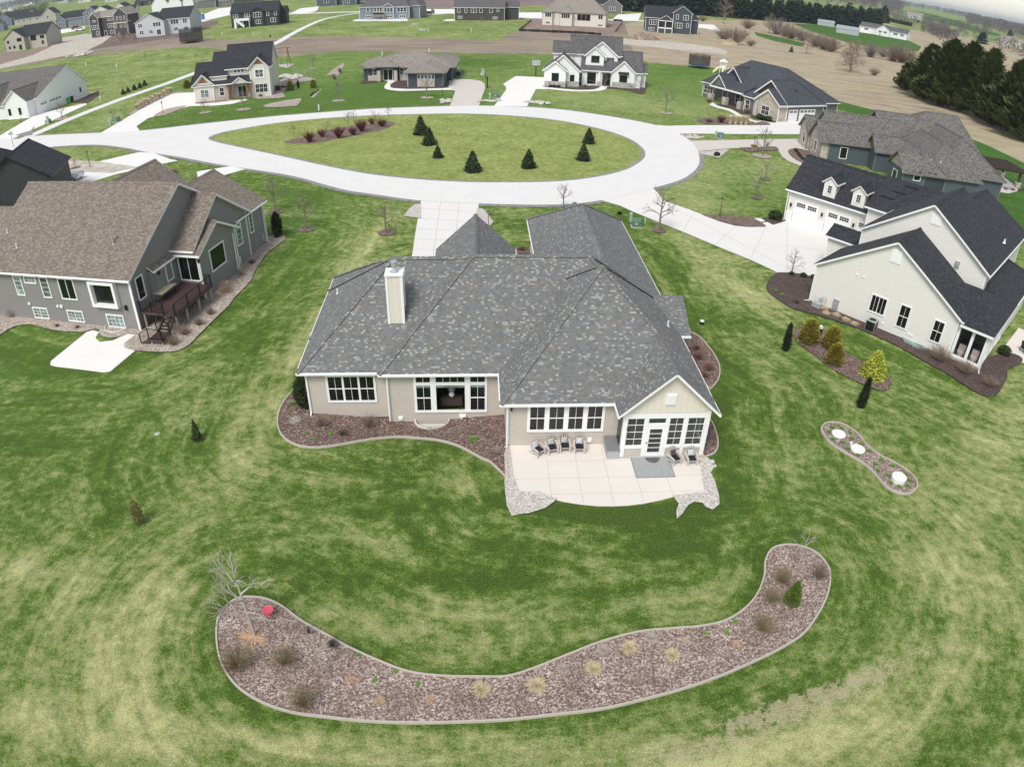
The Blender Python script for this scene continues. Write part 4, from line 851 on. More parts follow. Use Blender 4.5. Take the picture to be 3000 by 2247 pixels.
# ================= 3. dark house at the far left edge
a = MB()
F3 = Frame(-60.8, 82.6, 18)
H = House('black_house', 'black house with black gabled roof at the left edge, behind the grey sided house', F3, M['charcoal'], M['roof_black'], M['black'])
H.mass(-10.6, .4, -.4, 10, 4.4, 7.9, 'v', 0, 0)
H.mass(-30, -6.8, 2.4, 15, 4.4, 8.5, 'u', 0, 5)
H.mass(-22, -9, -2, 9, 4.2, 7.6, 'v', 0, 0)
H.win('s', .02, -4.4, -3.1, 2.0, 2.7, frame=M['black'], glass='glasslit')
H.finish()

# ================= 4. pale beige house on the right
F4 = Frame(27.26, 57.31, -46)
H = House('pale_beige_house', 'pale beige two-storey house with black shingle roof and two dormers, at the right', F4, M['beige'], M['roof_black'])
H.mass(-.5, 13.7, -.35, 6.2, 3.62, 8.2, 'v', 0, 0, o=.35, c=6.6)                     # near gable
# porch corner: the hipped end of a lower roof dying into the big slope
for q in ([(13.55, -.42, 3.47), (16.5, -.42, 3.47), (13.4, 4.3, 5.3), (11.0, 4.3, 5.3)], [(16.5, -.42, 3.47), (16.5, 9, 3.47), (13.4, 4.3, 5.3)], [(16.5, 9, 3.47), (13.5, 9, 3.47), (11., 4.3, 5.3), (13.4, 4.3, 5.3)]): H.RB.poly(q)
H.T.box((13.55, -.45, 3.25), (16.5, -.38, 3.45)); H.T.box((16.44, -.45, 3.25), (16.53, 9, 3.45)); H.T.poly([(13.5, -.4, 3.26), (13.5, 8, 3.26), (16.45, 8, 3.26), (16.45, -.4, 3.26)])
H.mass(9.5, 16.45, 5, 19., 3.4, 5.3, 'v', 3, 3, walls='e', corners=True)
H.mass(1.0, 13.8, 5.3, 15.6, 6.3, 10.7, 'v', 0, 0, o=.35, z0=3)
H.mass(2.6, 13.8, 14.5, 23.5, 6.3, 9.5, 'v', 0, 0, o=.35, z0=3, c=8.3)
H.mass(-2.9, 3.5, 7.6, 11.2, 3.9, 4.75, 'u', 0, 0, o=.3)
H.mass(-13.2, 2.0, 19.0, 27.8, 3.9, 7.5, 'u', 0, 0, o=.45)
H.mass(-2.8, 4.5, 17.3, 29.1, 5.2, 7.7, 'u', 0, 0, o=.4)
s_w = H.wpx
for tl, br, kw in [((968, 296), (1085, 490), dict(cols=2, mull=.05, mx=3, my=1)), ((1222, 385), (1258, 592), 0), ((1500, 510), (1528, 712), 0)]:
    if kw: H.win('s', 0, 5.42, 7.03, 1.28, 3.0, cols=2, mull=.06, mx=1, fw=.13)
H.win('s', 0, 8.15, 9.2, .9, 3.08, dh=True, mx=1); H.win('s', 0, 11.3, 12.35, .88, 2.92, dh=True, mx=1)
H.boxpart('gable_louvre', 's', 0, 6.15, 7.15, 6.25, 7.35, .06); H.boxpart('gable_louvre', 's', 5.65, 7.3, 8.3, 8.9, 9.85, .06)
H.boxpart('wall_lamp', 's', 5.65, 10.5, 10.9, 5.95, 6.5, .2, 'galv'); H.boxpart('meter_box', 's', 0, 2.2, 2.75, .05, 1.2, .14, 'galv')
for x in (3.6, 4.25): H.boxpart('vent_hood', 's', 0, x, x+.16, 4.0, 4.16, .06)
for x in (7.1, 9.6, 9.85): H.boxpart('vent_hood', 's', 0, x-.1, x+.05, .6, .78, .06)
# east strip of small windows upstairs
for i in range(7): H.win('e', 13.45, 6.2+i*1.25, 7.2+i*1.25, 5.4, 6.05, fw=.1)
# porch corner: tall openings between white posts
pb = MB()
for x in (13.42, 14.66, 15.88): pb.box((x, -.02, .35), (x+.24, .2, 3.2))
pb.box((13.42, -.03, 3.05), (16.12, .21, 3.35)); pb.box((13.42, -.03, .32), (16.12, .21, .5))
for yv in (2.2, 4.4, 6.6): pb.box((15.9, yv, .35), (16.12, yv+.22, 3.2))
pb.box((15.88, .2, 3.05), (16.14, 8, 3.35)); pb.box((15.88, .2, .32), (16.14, 8, .5)); pb.build('porch_frame', M['white'], H.root)
ps = MB(); ps.box((13.42, .02, 0), (16.1, .16, .34)); ps.box((15.96, .16, 0), (16.1, 8, .34)); ps.build('porch_base', M['stone'], H.root, uv=True)
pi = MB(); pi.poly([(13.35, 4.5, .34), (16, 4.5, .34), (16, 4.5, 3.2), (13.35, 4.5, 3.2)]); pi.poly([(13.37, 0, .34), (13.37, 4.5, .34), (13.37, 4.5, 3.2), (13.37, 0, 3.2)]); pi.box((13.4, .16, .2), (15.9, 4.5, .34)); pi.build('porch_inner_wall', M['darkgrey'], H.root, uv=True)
for x in (13.9, 15.1):
    c5 = MB(); c5.lathe((x+.2, .9, .34), [(.3, 0), (.34, .35), (.3, .4)], 12); c5.box((x-.1, 1.1, .74), (x+.5, 1.25, 1.2)); c5.build('porch_seat', M['palet'], H.root)
# garage: three doors and piers
for a0, a1 in ((-11.9, -8.75), (-7.75, -4.6), (-3.9, -.9)): H.garage('s', 19.43, a0, a1, .02, 2.85, 2)
for a0, a1 in ((-12.75, -11.95), (-8.7, -7.8), (-4.55, -3.95)):
    b = MB(); b.box((a0, 19.2, 0), (a1, 19.44, 1.25)); b.build('garage_pier', M['white'], H.root); c = (a0+a1)/2
    H.boxpart('wall_lamp', 's', 19.43, c-.1, c+.1, 1.9, 2.3, .18, 'black')
# dormers
def dormer(uc, vf):
    k = (7.5-3.9)/4.4; zb = 3.9+k*(vf-19.0); z1 = zb+1.75; hw = .72
    b = H.wb(M['beige']); b.poly([(uc-hw, vf, zb-.1), (uc+hw, vf, zb-.1), (uc+hw, vf, z1), (uc, vf, z1+.55), (uc-hw, vf, z1)])
    vb = vf+2.15
    b.poly([(uc+hw, vf, zb-.1), (uc+hw, vb, zb+k*2.15), (uc+hw, vb, z1), (uc+hw, vf, z1)]); b.poly([(uc-hw, vf, zb-.1), (uc-hw, vf, z1), (uc-hw, vb, z1), (uc-hw, vb, zb+k*2.15)])
    H.mass(uc-hw-.22, uc+hw+.22, vf-.25, vf+2.9, z1-.05, z1+.72, 'v', 0, 0, walls='', corners=False, th=.12)
    H.win('s', vf-.002, uc-.3, uc+.3, zb+.45, zb+1.45, fw=.07, mx=1, my=2)
    for x in (uc-hw, uc+hw): H.T.box((x-.03, vf-.03, zb-.1), (x+.03, vf+.05, z1-.08))
for px in ((450, 395), (708, 480)):
    q = F4.plane(B4(*px), (0, -.818, 1), 3.9-.818*19.0); dormer(q.x, q.y)
for pa, pb2 in (((920, 380), (1045, 420)), ((1035, 337), (1155, 375)), ((1150, 293), (1265, 330))):
    q, q2 = (F4.plane(B4(*p), (0, -.424, 1), 5.2-.424*17.3) for p in (pa, pb2)); b = MB(); b.bar((q.x, q.y, q.z+.03), (q2.x, q2.y, q2.z+.03), .3, .09); b.build('ridge_vent', M['black'], H.root)
H.spout(-.1, -.1, 3.9, 0, (-.5, -.4)); H.spout(16.2, -.1, 3.4, 0, (.2, -.6)); H.spout(-12.8, 19.1, 3.9, 0, (-1., -.2))
H.pipe(at=(12.4, 4.3, 4.6), h=.3, r=.08); H.pipe(at=(12.9, 14., 7.2), h=.3, r=.08); H.pipe(at=(13.6, 9.8, 4.3), h=.25, r=.06, mat='black')
ww = MB(); pr = []
for i in range(13): t0 = math.pi*i/12; pr.append((10.35-1.2*math.cos(t0), -.9*math.sin(t0)))
for p, q in zip(pr, pr[1:]): ww.bar((p[0], p[1], .12), (q[0], q[1], .12), .09, .26)
for i in range(1, 4): x = 9.15+.6*i; ww.bar((x, 0, .2), (x, -.9*math.sin(math.acos((10.35-x)/1.2)), .2), .04, .03)
ww.poly([(p[0], p[1], .18) for p in pr[::-1]]); ww.build('window_well', M['glassblind'], H.root)
H.finish()

# ================= 5. slate-blue and stone house, upper right
F5 = Frame(49, 97, -6)
H = House('slate_stone_house', 'slate blue house with stone gables and a many-gabled grey-brown roof, upper right beside the pergola', F5, M['slate'], M['roof_greybrown'], M['greige'])
H.mass(-.6, 12.5, 14, 25, 3.3, 7.45, 'u', 0, 0, gab=M['stone'])
H.mass(-2.0, 6, 14.15, 21.2, 3.2, 6.05, 'u', 0, 0, wall=M['stone'], th=.18)
H.mass(-2.4, 4, 21, 27, 3.2, 5.6, 'u', 0, 0, wall=M['stone'])
H.mass(10.0, 27.5, 13.2, 31, 3.3, 9.3, 'u', 8.6, 3.0)
H.mass(6.8, 14.6, 0, 6.6, 3.2, 5.7, 'u', 0, 3.0, gab=M['stone'])
H.mass(10.2, 20.2, .0, 18, 3.25, 7.3, 'v', 6.0, 3.)
H.mass(13.6, 26., 3.3, 24, 3.2, 7.9, 'v', 5.5, 3)
H.mass(6.4, 14, 11.2, 16.3, 3.3, 5.7, 'u', 0, 2.5, gab=M['timber'], th=.28)
H.mass(8.8, 20, 17.0, 24.8, 5.4, 8.4, 'u', 0, 3.9, gab=M['timber'], th=.28)
H.mass(9.6, 15.8, 8.4, 14, 3.4, 5.3, 'v', 0, 0, th=.28)
H.mass(20, 26.4, 10.5, 16.6, 3.15, 5.4, 'u', 0, 3.0)
H.wpx('s', 14.42, A5(385, 512), A5(438, 638), my=0)
H.win('s', .42, 8.9, 10.1, 2.1, 3.0); H.win('s', 3.62, 13.9, 15.2, 1.0, 2.9); H.win('s', 3.62, 17.6, 18.9, 1.1, 2.9)
H.win('w', -1.58, 16.6, 18.2, .8, 2.7); H.win('w', -1.98, 22.6, 24.2, .8, 2.7); H.win('w', 7.22, 2.6, 4.4, .9, 2.7); H.win('w', 7.62, 15.4, 17.6, .6, 2.9); H.win('e', 25.58, 11.5, 15.2, .9, 2.8, cols=3, mull=.15)
H.win('w', 9.02, 20.0, 22., 5.7, 6.9)
for x, yv in ((8.6, 12.9), (8.6, 9.2), (9.6, 12.6), (9.9, 9.4)): pp = MB(); pp.box((x-.14, yv-.14, 0), (x+.14, yv+.14, 3.3)); pp.build('porch_post', M['darktimber'], H.root)
for px in ((1080, 600), (1205, 622)): 
    q = F5.plane(A5(*px), (0, -.62, 1), 3.25); H.pipe(at=(q.x, q.y, q.z), h=.12, r=.14, mat='galv', name='roof_vent')
for px in ((1175, 765), (1270, 775), (1330, 785)):
    q = F5.plane(A5(*px), (0, -.62, 1), 3.25); H.pipe(at=(q.x, q.y, q.z), h=.12, r=.12, mat='black', name='roof_vent')
for px in ((1285, 665), (1380, 680)):
    q = F5.plane(A5(*px), (0, -.62, 1), 3.25); H.pipe(at=(q.x, q.y, q.z), h=.4, r=.07)
H.pipe(at=(21.8, 10.5, 5.0), h=1.6, r=.14, mat='galv', name='flue')
H.finish()

# ================= 6. blue-grey house with stone garage gable
F6 = Frame(41.43, 163.84, -61)
H = House('dark_gabled_house', 'grey house with steep white-edged gables and two white garage doors, near the trampoline', F6, M['midgrey'], M['roof_slate'])
H.mass(-1.5, 24, .4, 18.8, 3.4, 9.1, 'u', 6., 8.5)
H.mass(14.8, 25.6, -.4, 12, 3.4, 7.6, 'v', 0, 5, gab=M['darktimber'], th=.34)
H.mass(18.2, 25.5, -2.8, 4, 3.4, 6.1, 'v', 0, 0, wall=M['stone'], th=.34)
H.mass(1.9, 10.7, 2.4, 12, 3.6, 7.9, 'v', 0, 0, walls='', gab=M['midgrey'], th=.34)
H.wb(M['darktimber']).poly([(2.3, 3.1, 3.4), (10.3, 3.1, 3.4), (6.3, 3.1, 7.3)])
H.mass(3.6, 8.8, -1.6, 5, 3.6, 6.3, 'v', 0, 0, walls='', gab=M['midgrey'], o=.5, th=.34)
H.wb(M['midgrey']).poly([(4.1, -1.1, 3.5), (8.3, -1.1, 3.5), (6.2, -1.1, 5.9)])
H.mass(14.6, 18.4, -2.4, 3, 3.35, 4.4, 'u', .1, .1)
H.T.box((3.6, -1.6, 3.2), (13.8, -1.2, 3.55)); H.RB.poly([(3.6, -1.6, 3.56), (13.8, -1.6, 3.56), (13.8, 2.5, 4.9), (3.6, 2.5, 4.9)])
for x in (4.0, 8.6, 13.2):
    b = MB(); b.box((x-.55, -1.7, 0), (x+.55, -.7, 1.7)); b.build('stone_pier', M['stone'], H.root, uv=True); b = MB(); b.bar((x, -1.2, 1.7), (x, -1.2, 3.3), .4); b.build('porch_post', M['darktimber'], H.root)
H.garage('e', 25.2, .6, 3.3, .02, 2.5, 2); H.garage('e', 25.2, 3.9, 8.9, .02, 2.5, 4)
H.win('s', -2.38, 20.4, 22.6, .7, 2.6, cols=2, dh=True, mx=1); H.win('s', -2.0, 15.4, 16.7, .7, 2.7, dh=True, mx=1); H.win('s', .8, -.6, 1.6, .9, 2.8, cols=2, dh=True, mx=1); H.win('s', .8, 9.6, 12.2, .6, 2.8, cols=2, dh=True, mx=1)
H.door('s', .8, 5.6, 7.2, 0, 2.6, 'darktimber'); H.win('e', 23.6, 11.2, 12.4, .6, 2.8, dh=True); H.win('e', 23.6, 13.4, 14.6, .6, 2.8, dh=True)
for u in (16.5, 18.4, 20.1): H.pipe(at=(u+2.6, 4.8, 7.0-.78*(u*0+1)), h=.12, r=.15, mat='black', name='roof_vent')
H.finish()

# ================= 7. white farmhouse behind the loop
F7 = Frame(5.67, 166.85, -5)
H = House('white_farmhouse', 'white board and batten farmhouse with grey roof, top centre beyond the loop road', F7, M['whiteside'], M['roof_grey'])
H.mass(8.0, 22.4, 4.4, 14.2, 3.6, 8.0, 'u', 0, 0)
H.mass(1.2, 7, 7.0, 13.6, 6.9, 9.45, 'u', 0, 0)
H.mass(5.2, 17.6, 7.0, 16, 6.9, 10.9, 'u', 0, 0)
H.mass(-.1, 8.15, .95, 12, 3.6, 7.3, 'v', 0, 0, th=.32)
H.mass(-.5, 5.15, -.4, 6, 3.8, 6.0, 'v', 0, 0, th=.32)
H.mass(8.65, 16.8, 6.3, 13, 6.75, 10.2, 'v', 0, 0, z0=4, th=.32)
H.mass(8.65, 13.6, 5.2, 12, 6.85, 9.05, 'v', 0, 0, z0=4, th=.32)
H.mass(14.95, 20.8, 3.5, 10, 3.6, 6.35, 'v', 0, 0, th=.32)
H.mass(20, 23.6, 6, 12, 3.5, 5.4, 'u', 0, 0)
b = MB(); b.box((.0, -.06, 0), (4.7, .03, 1.35)); b.box((4.7, 1.3, 0), (7.75, 1.38, 1.35)); b.box((15.35, 3.84, 0), (20.4, 3.93, 1.35)); b.box((7.73, 1.37, 0), (7.82, 5, 1.35)); b.build('stone_base', M['stonegrey'], H.root, uv=True)
H.win('s', .02, 1.6, 3.2, 1.4, 3.2, cols=2, mull=.05, frame=M['black'], fw=.05); H.win('s', 1.37, 5.7, 6.7, 1.3, 2.8, frame=M['black'], fw=.05); H.win('s', 5.62, 10.3, 12.2, 5.3, 6.9, cols=2, mull=.05, frame=M['black'], fw=.05); H.win('s', 6.72, 13.9, 15.6, 5.5, 6.5, frame=M['black'], fw=.06, glass='glasslit'); H.win('s', 3.92, 17.0, 18.8, 1.4, 3.0, cols=2, mull=.05, frame=M['black'], fw=.05)
H.win('s', 4.82, 9.6, 11.6, .5, 3.1, cols=2, mull=.05, frame=M['black'], fw=.06); H.win('s', 4.82, 13.1, 15.0, .2, 3.1, cols=2, frame=M['black'], fw=.06, name='entry_door')
aw = MB(); aw.poly([(16.7, 3.3, 3.35), (19.1, 3.3, 3.35), (19.1, 3.92, 3.75), (16.7, 3.92, 3.75)]); aw.box((16.7, 3.3, 3.22), (19.1, 3.4, 3.34)); aw.build('window_awning', M['black'], H.root)
p = MB(); p.box((12.2, 4.3, 0), (12.6, 4.7, 3.5)); p.build('porch_post', M['white'], H.root); p = MB(); p.box((12.0, 4.1, 0), (12.8, 4.9, 1.2)); p.build('stone_pier', M['stonegrey'], H.root, uv=True)
H.spout(20.5, 3.6, 3.6, 0); H.finish()

# ================= 8. low hipped house
F8 = Frame(-24.85, 163.9, 0)
H = House('low_hipped_house', 'low navy and brick house with spreading hipped roof, left of the basketball hoops', F8, M['navy'], M['roof_taupe'], M['greige'])
H.mass(-11.8, 10, 8.3, 22.0, 3.3, 6.1, 'u', 8, 8.2, o=.9)
H.mass(-13.6, -5, 12, 23, 3.3, 4.9, 'u', 4.3, 4.3, o=.9)
H.mass(3., 9.6, 10.5, 26, 3.35, 5.0, 'v', 3.2, 3.2, o=.8)
H.mass(-.95, 8.7, -.7, 18, 3.3, 4.75, 'v', 4.6, 4.8, o=.8)
H.mass(.6, 6.9, -.9, 3.0, 3.32, 4.05, 'v', 2.6, 0, o=.4, walls='', corners=False)
H.mass(-8.8, -3.2, 7.6, 15, 3.55, 4.7, 'v', 2.8, 3, o=.4, walls='', corners=False)
b = MB(); b.box((-.15, .0, .0), (.05, .12, 3.1)); b.box((2.1, -.03, 0), (6.0, .09, 1.75)); b.box((-10.9, 9.1, 0), (-7.1, 9.22, 1.3)); b.box((-3.3, 9.1, 0), (-.2, 9.2, 1.2)); b.build('brick_base', M['brick'], H.root, uv=True)
for x in (-8.1, -4.1): b = MB(); b.box((x-.4, 8.0, 0), (x+.4, 8.8, 2.7)); b.build('brick_pier', M['brick'], H.root, uv=True); b = MB(); b.box((x-.5, 7.9, 2.7), (x+.5, 8.9, 3.3)); b.build('pier_cap', M['black'], H.root)
H.win('s', .1, 2.1, 6.0, 1.75, 2.75, cols=5, mull=.22, fw=.08, glass='glasslit'); H.win('s', 9.2, -9.7, -7.5, 1.25, 2.95, cols=2, mull=.2, dh=True, glass='glasslit'); H.win('s', 9.2, -3.3, -1.2, 1.3, 3.1, cols=2, mull=.2, dh=True, glass='glasslit')
H.win('s', 9.2, -7.2, -4.9, .1, 2.8, cols=2, mull=.1, name='entry_door'); H.finish()

# ================= 9. cream two-storey
F9 = Frame(-70.26, 153.46, 12)
H = House('cream_house', 'cream two-storey house with black roof, timber gables and a timber-posted porch, upper left', F9, M['cream'], M['roof_black'])
H.mass(-.9, 7, -.9, 14.5, 3.5, 7.7, 'u', 0, 0, z0=0)
H.mass(3.0, 7, .2, 17, 5.2, 9.6, 'u', 0, 0, z0=3, o=.2, corners=False)
H.mass(6.3, 16.8, 1.2, 15.8, 6.35, 11.0, 'u', 0, 0)
H.mass(-.95, 4.25, -1.1, 5, 3.5, 6.0, 'v', 0, 0)
H.mass(11.6, 16.6, -.8, 6, 6.3, 8.8, 'v', 0, 0)
H.mass(8.0, 11.6, -1.7, 3, 3.6, 4.85, 'v', 0, 0, walls='', corners=False)
H.RB.poly([(6.3, -1.2, 3.56), (12.3, -1.2, 3.56), (12.3, 1.7, 4.85), (6.3, 1.7, 4.85)]); H.T.box((6.3, -1.22, 3.35), (12.3, -1.1, 3.55))
H.wb(M['cream']).poly([(8.2, -1.4, 3.5), (11.4, -1.4, 3.5), (9.8, -1.4, 4.6)])
b = MB()
b.poly([(.55, -.715, 4.1), (2.75, -.715, 4.1), (1.65, -.715, 5.4)]); b.poly([(13.1, -.415, 7.15), (15.1, -.415, 7.15), (14.1, -.415, 8.3)]); b.build('gable_timber', M['timber'], H.root)
b = MB(); b.box((4.0, -.52, 0), (6.9, -.5, 2.9)); b.box((6.9, .5, 0), (12, .56, 2.9)); b.build('stone_veneer', M['stone'], H.root, uv=True)
for x in (7.2, 8.2, 11.1, 12.1): p = MB(); p.box((x-.14, -1.15, .1), (x+.14, -.87, 3.4)); p.build('porch_post', M['timber'], H.root)
H.win('s', -.69, .8, 2.7, .9, 2.7, cols=2, dh=True, glass='glassblind'); H.win('s', -.52, 5.0, 6.1, .9, 2.8, dh=True, mx=1); H.win('s', -.39, 12.9, 15.7, .9, 2.9, cols=3, dh=True, mx=1); H.win('s', -.39, 13.0, 15.2, 4.1, 6.2, cols=2, dh=True, glass='glasslit', fw=.28)
H.win('s', 1.6, 8.2, 10.6, 5.35, 6.2, cols=3, mull=.2, glass='glasslit'); H.win('s', .5, 8.9, 10.9, .1, 2.7, cols=2, name='entry_door')
H.win('e', 16.38, 5, 6, 4.6, 5.9, dh=True, glass='glasslit'); H.win('e', 16.38, 9, 10, 4.6, 5.9, dh=True, glass='glasslit')
H.spout(12.2, -.8, 3.5, 0, (.2, -.5)); H.spout(16.3, -.3, 6.3, 0, (1.6, .3)); H.finish()

# ================= 10. white house far left
F10 = Frame(-112.48, 154.52, -3)
H = House('white_gabled_house', 'white house with brown roof and tall blank gable over garage doors, left edge', F10, M['whiteside'], M['roof_greybrown'])
H.mass(-24, .5, -1.0, 20.9, 3.9, 9.3, 'u', 0, 0, c=13.2)
H.mass(-7.6, -.1, -3.9, 9, 3.8, 6.8, 'v', 0, 0)
H.mass(-18.5, -9.5, -1.9, 9, 3.8, 7.4, 'v', 0, 0)
H.mass(-14, -7, -3.2, 3, 3.3, 4.6, 'u', 2, 0)
H.garage('e', .08, .6, 3.4, .02, 2.6, 2); H.garage('e', .08, 4.2, 9.3, .02, 2.6, 4)
H.win('s', -3.48, -6.4, -5.6, .9, 2.5, fw=.05, frame=M['black']); H.win('s', -3.48, -3.3, -2.5, .9, 2.5, fw=.05, frame=M['black']); H.win('e', .08, 17.2, 17.9, 1.6, 2.8, dh=True, fw=.05, frame=M['black'])
H.finish()

# ================= the rows of houses farther away
def row_house(name, label, o_px, hd, wall, roof, masses, wins=(), trim=None, group=None):
    x, y_ = G(*o_px); h = House(name, label, Frame(x, y_, hd), M[wall], M[roof], M[trim] if trim else None, group=group)
    for m in masses: h.mass(*m[:7], **(m[7] if len(m) > 7 else {}))
    for w_ in wins: h.win(*w_[:6], **(w_[6] if len(w_) > 6 else {}))
    h.finish(); return h
D2 = dict(dh=True, cols=2, fw=.16, mull=.2); D1 = dict(dh=True, fw=.16); D3 = dict(dh=True, cols=3, fw=.16, mull=.2)
row_house('pale_grey_house', 'pale grey two-level house with black roof on bare soil, upper left', RB(965, 705), 0, 'palegrey', 'roof_black',
    [(-.6, 15.6, -.6, 10, 7.0, 11., 'v'), (10, 27.8, 3.2, 18, 7.3, 12.4, 'u')],
    [('s', -.18, 1.2, 3.6, 4.6, 6.6, D2), ('s', -.18, 9.3, 13.7, 4.5, 6.7, D3), ('s', -.18, 1.6, 3.9, 1.3, 3.2, D2), ('s', -.18, 6.9, 9., 1.3, 3.2, D2), ('s', -.18, 11, 13.4, .4, 3.2, dict(cols=2, fw=.16)), ('s', 3.62, 17, 21.5, 4.6, 6.9, D3), ('s', 3.62, 23.6, 26, 4.6, 6.8, D2), ('s', 3.62, 18.5, 20.8, 1.2, 3.2, D2), ('s', 3.62, 24, 26.2, 1.2, 3.2, D2), ('e', 27.38, 5.5, 6.3, 4.6, 6.6, D1), ('e', 27.38, 11, 11.8, 4.6, 6.6, D1)])
row_house('dark_brown_house', 'dark brown three-level house with pale window frames, upper left beside a dirt heap', RB(130, 710), -8, 'darkgrey', 'roof_taupe',
    [(-.6, 6.2, -.6, 8, 10.4, 13.2, 'v'), (.5, 23, 2, 12, 10.4, 13.6, 'u'), (16, 25.6, -.4, 11, 10.8, 14.6, 'v'), (16, 25.4, -1, 3, 6.6, 7.6, 'u')],
    [('s', -.18, 2, 4, 8.3, 9.3, dict(fw=.2)), ('s', -.18, 1, 5, 4.4, 6.6, D3), ('s', -.18, 3.4, 4.8, 1, 3.2, D1), ('s', 2.42, 10, 14, 8.2, 10.2, D3), ('s', 2.42, 10, 14, 4.5, 6.6, D3), ('s', 2.42, 11, 12.3, 1, 3.1, D1), ('s', 2.42, 13.4, 14.8, 1, 3.1, D1), ('s', .0, 18, 19.2, 8, 10, D1), ('s', .0, 20.4, 21.6, 8, 10, D1), ('s', .0, 22.8, 24, 8, 10, D1), ('s', -.6, 17, 18.2, 4, 6, D1), ('s', -.6, 20.5, 21.8, 4, 6, D1), ('s', -.6, 23, 24.4, 4, 6, D1), ('s', 2.42, 7, 8.8, .2, 3, dict(fw=.16))])
row_house('black_sided_house', 'black sided house with a white deck stair at its back, top left of centre', RC(610, 420), 7, 'blackside', 'roof_black',
    [(-.6, 23.4, -.6, 12, 7.1, 11.6, 'u'), (9.9, 16.6, -1.2, 6, 7.0, 9.2, 'v'), (19, 26, 8, 16, 5.5, 8.5, 'u')],
    [('s', -.18, .8, 3.4, 4.6, 6.6, D2), ('s', -.18, 6.6, 9.2, 4.8, 6.8, D2), ('s', -.78, 11, 15, 4.4, 6.8, D3), ('s', -.78, 12, 14.6, 1.2, 3.2, D2), ('s', -.18, 17.4, 18.8, 4.8, 6.8, D1), ('s', -.18, 21.2, 22.6, 4.8, 6.8, D1), ('s', -.18, 19.2, 21.8, 1.6, 3.6, D2), ('s', -.18, 1.4, 3., 1.2, 3.2, D2), ('s', -.18, 7, 9.4, .3, 3, dict(cols=2, fw=.1))], trim='black')
hx, hy = G(*RC(610, 420)); fr = Frame(hx, hy, 7); dkr = empty('white_deck', (hx, hy, 0), 7, 'white wooden deck with a stair at the back of the black sided house', 'deck')
b = MB(); b.box((3, -4.2, 3.4), (9.6, -.2, 3.6)); b.box((3, -4.2, 3.6), (9.6, -4.1, 4.6)); b.box((9.5, -4.1, 3.6), (9.6, -.2, 4.6))
b.build('deck_floor', M['white'], dkr); b = MB()
for x in (3.1, 6.4, 9.5): b.box((x-.12, -4.2, 0), (x+.12, -3.96, 3.4))
b.build('post', M['white'], dkr); b = MB(); b.bar((3.4, -4.9, 3.5), (7.2, -4.9, .1), .9, .3); b.bar((3.4, -5.3, 4.3), (7.2, -5.3, .9), .06, .8); b.box((2.4, -5.4, 0), (3.4, -4.3, 4.4)); b.build('stair', M['white'], dkr)
row_house('sheathed_house', 'unfinished tan sheathed house with black roof beside the gravel lane, top left', RA(150, 1140), 2, 'tansheath', 'roof_black',
    [(-.6, 13, -.6, 10, 6.8, 11.5, 'v'), (7, 25, 2.5, 18, 7., 12.2, 'u', dict(c=10))],
    [('s', -.18, 1.4, 2.8, 4.4, 6, dict(frame=M['darktimber'])), ('s', -.18, 7.8, 10.8, 4.8, 6.6, dict(frame=M['darktimber'])), ('s', -.18, 1.9, 3.2, 1.4, 2.9, dict(frame=M['darktimber'])), ('s', -.18, 4.8, 6.2, 1.4, 3, dict(frame=M['darktimber'])), ('s', -.18, 8.6, 10.3, .4, 3, dict(frame=M['darktimber'])), ('s', 2.9, 14.4, 18, 4., 7., dict(frame=M['darktimber'])), ('s', 2.9, 20.5, 23, 4.6, 6.2, dict(frame=M['darktimber'])), ('s', 2.9, 21, 22.4, 1.6, 3.4, dict(frame=M['darktimber']))], trim='darktimber')
row_house('blue_hipped_house', 'blue-grey hipped house with white trim and a back patio, top centre-left', A8(200, 320), -6, 'bluegrey', 'roof_grey',
    [(-.7, 25.6, -.7, 16, 6.0, 11.2, 'u', dict(h0=6, h1=6)), (11.7, 18., -1.6, 6, 5.9, 8.0, 'v'), (22, 30, 3, 18, 6.2, 10, 'v', dict(h0=4))],
    [('s', -.28, 3.3, 4.9, 3.6, 5.6, D1), ('s', -.28, 7.2, 11.4, 3.6, 5.8, dict(cols=3, mull=.3, fw=.18, dh=True)), ('s', -1.18, 12.6, 17.2, 3.4, 5.6, D3), ('s', -1.18, 13.2, 16.8, .6, 2.0, dict(cols=3, fw=.16, mull=.2)), ('s', -.28, 19, 23.8, 3.4, 5.6, D3), ('s', -.28, 20.2, 23.4, .6, 2., dict(cols=3, fw=.16, mull=.2)), ('s', -.28, 2.6, 5.8, .6, 2., dict(cols=3, fw=.16, mull=.2)), ('e', 29.58, 8, 9.4, 3.4, 5.4, D1)])
row_house('charcoal_ranch_house', 'charcoal house with a long grey roof and a row of small white windows, top centre', A7(-175, 222), 1, 'darkgrey', 'roof_grey',
    [(-.6, 24, -.6, 15, 6.0, 10.8, 'u'), (20, 31, 7, 17, 6., 9, 'u')],
    [('s', -.18, 1.2, 2.6, 3.6, 5.6, D1), ('s', -.18, 4.6, 6, 3.6, 5.6, D1), ('s', -.18, 7.6, 10.4, 3.6, 5.6, D2), ('s', -.18, 11.6, 13.2, 3.6, 5.6, D1), ('s', -.18, 16.4, 18, 3.6, 5.6, D1), ('s', -.18, 19.8, 21, 4.2, 5.6, D1), ('s', -.18, 1.4, 3.6, .8, 2, D2), ('s', -.18, 18, 20.2, .6, 1.8, D2)])
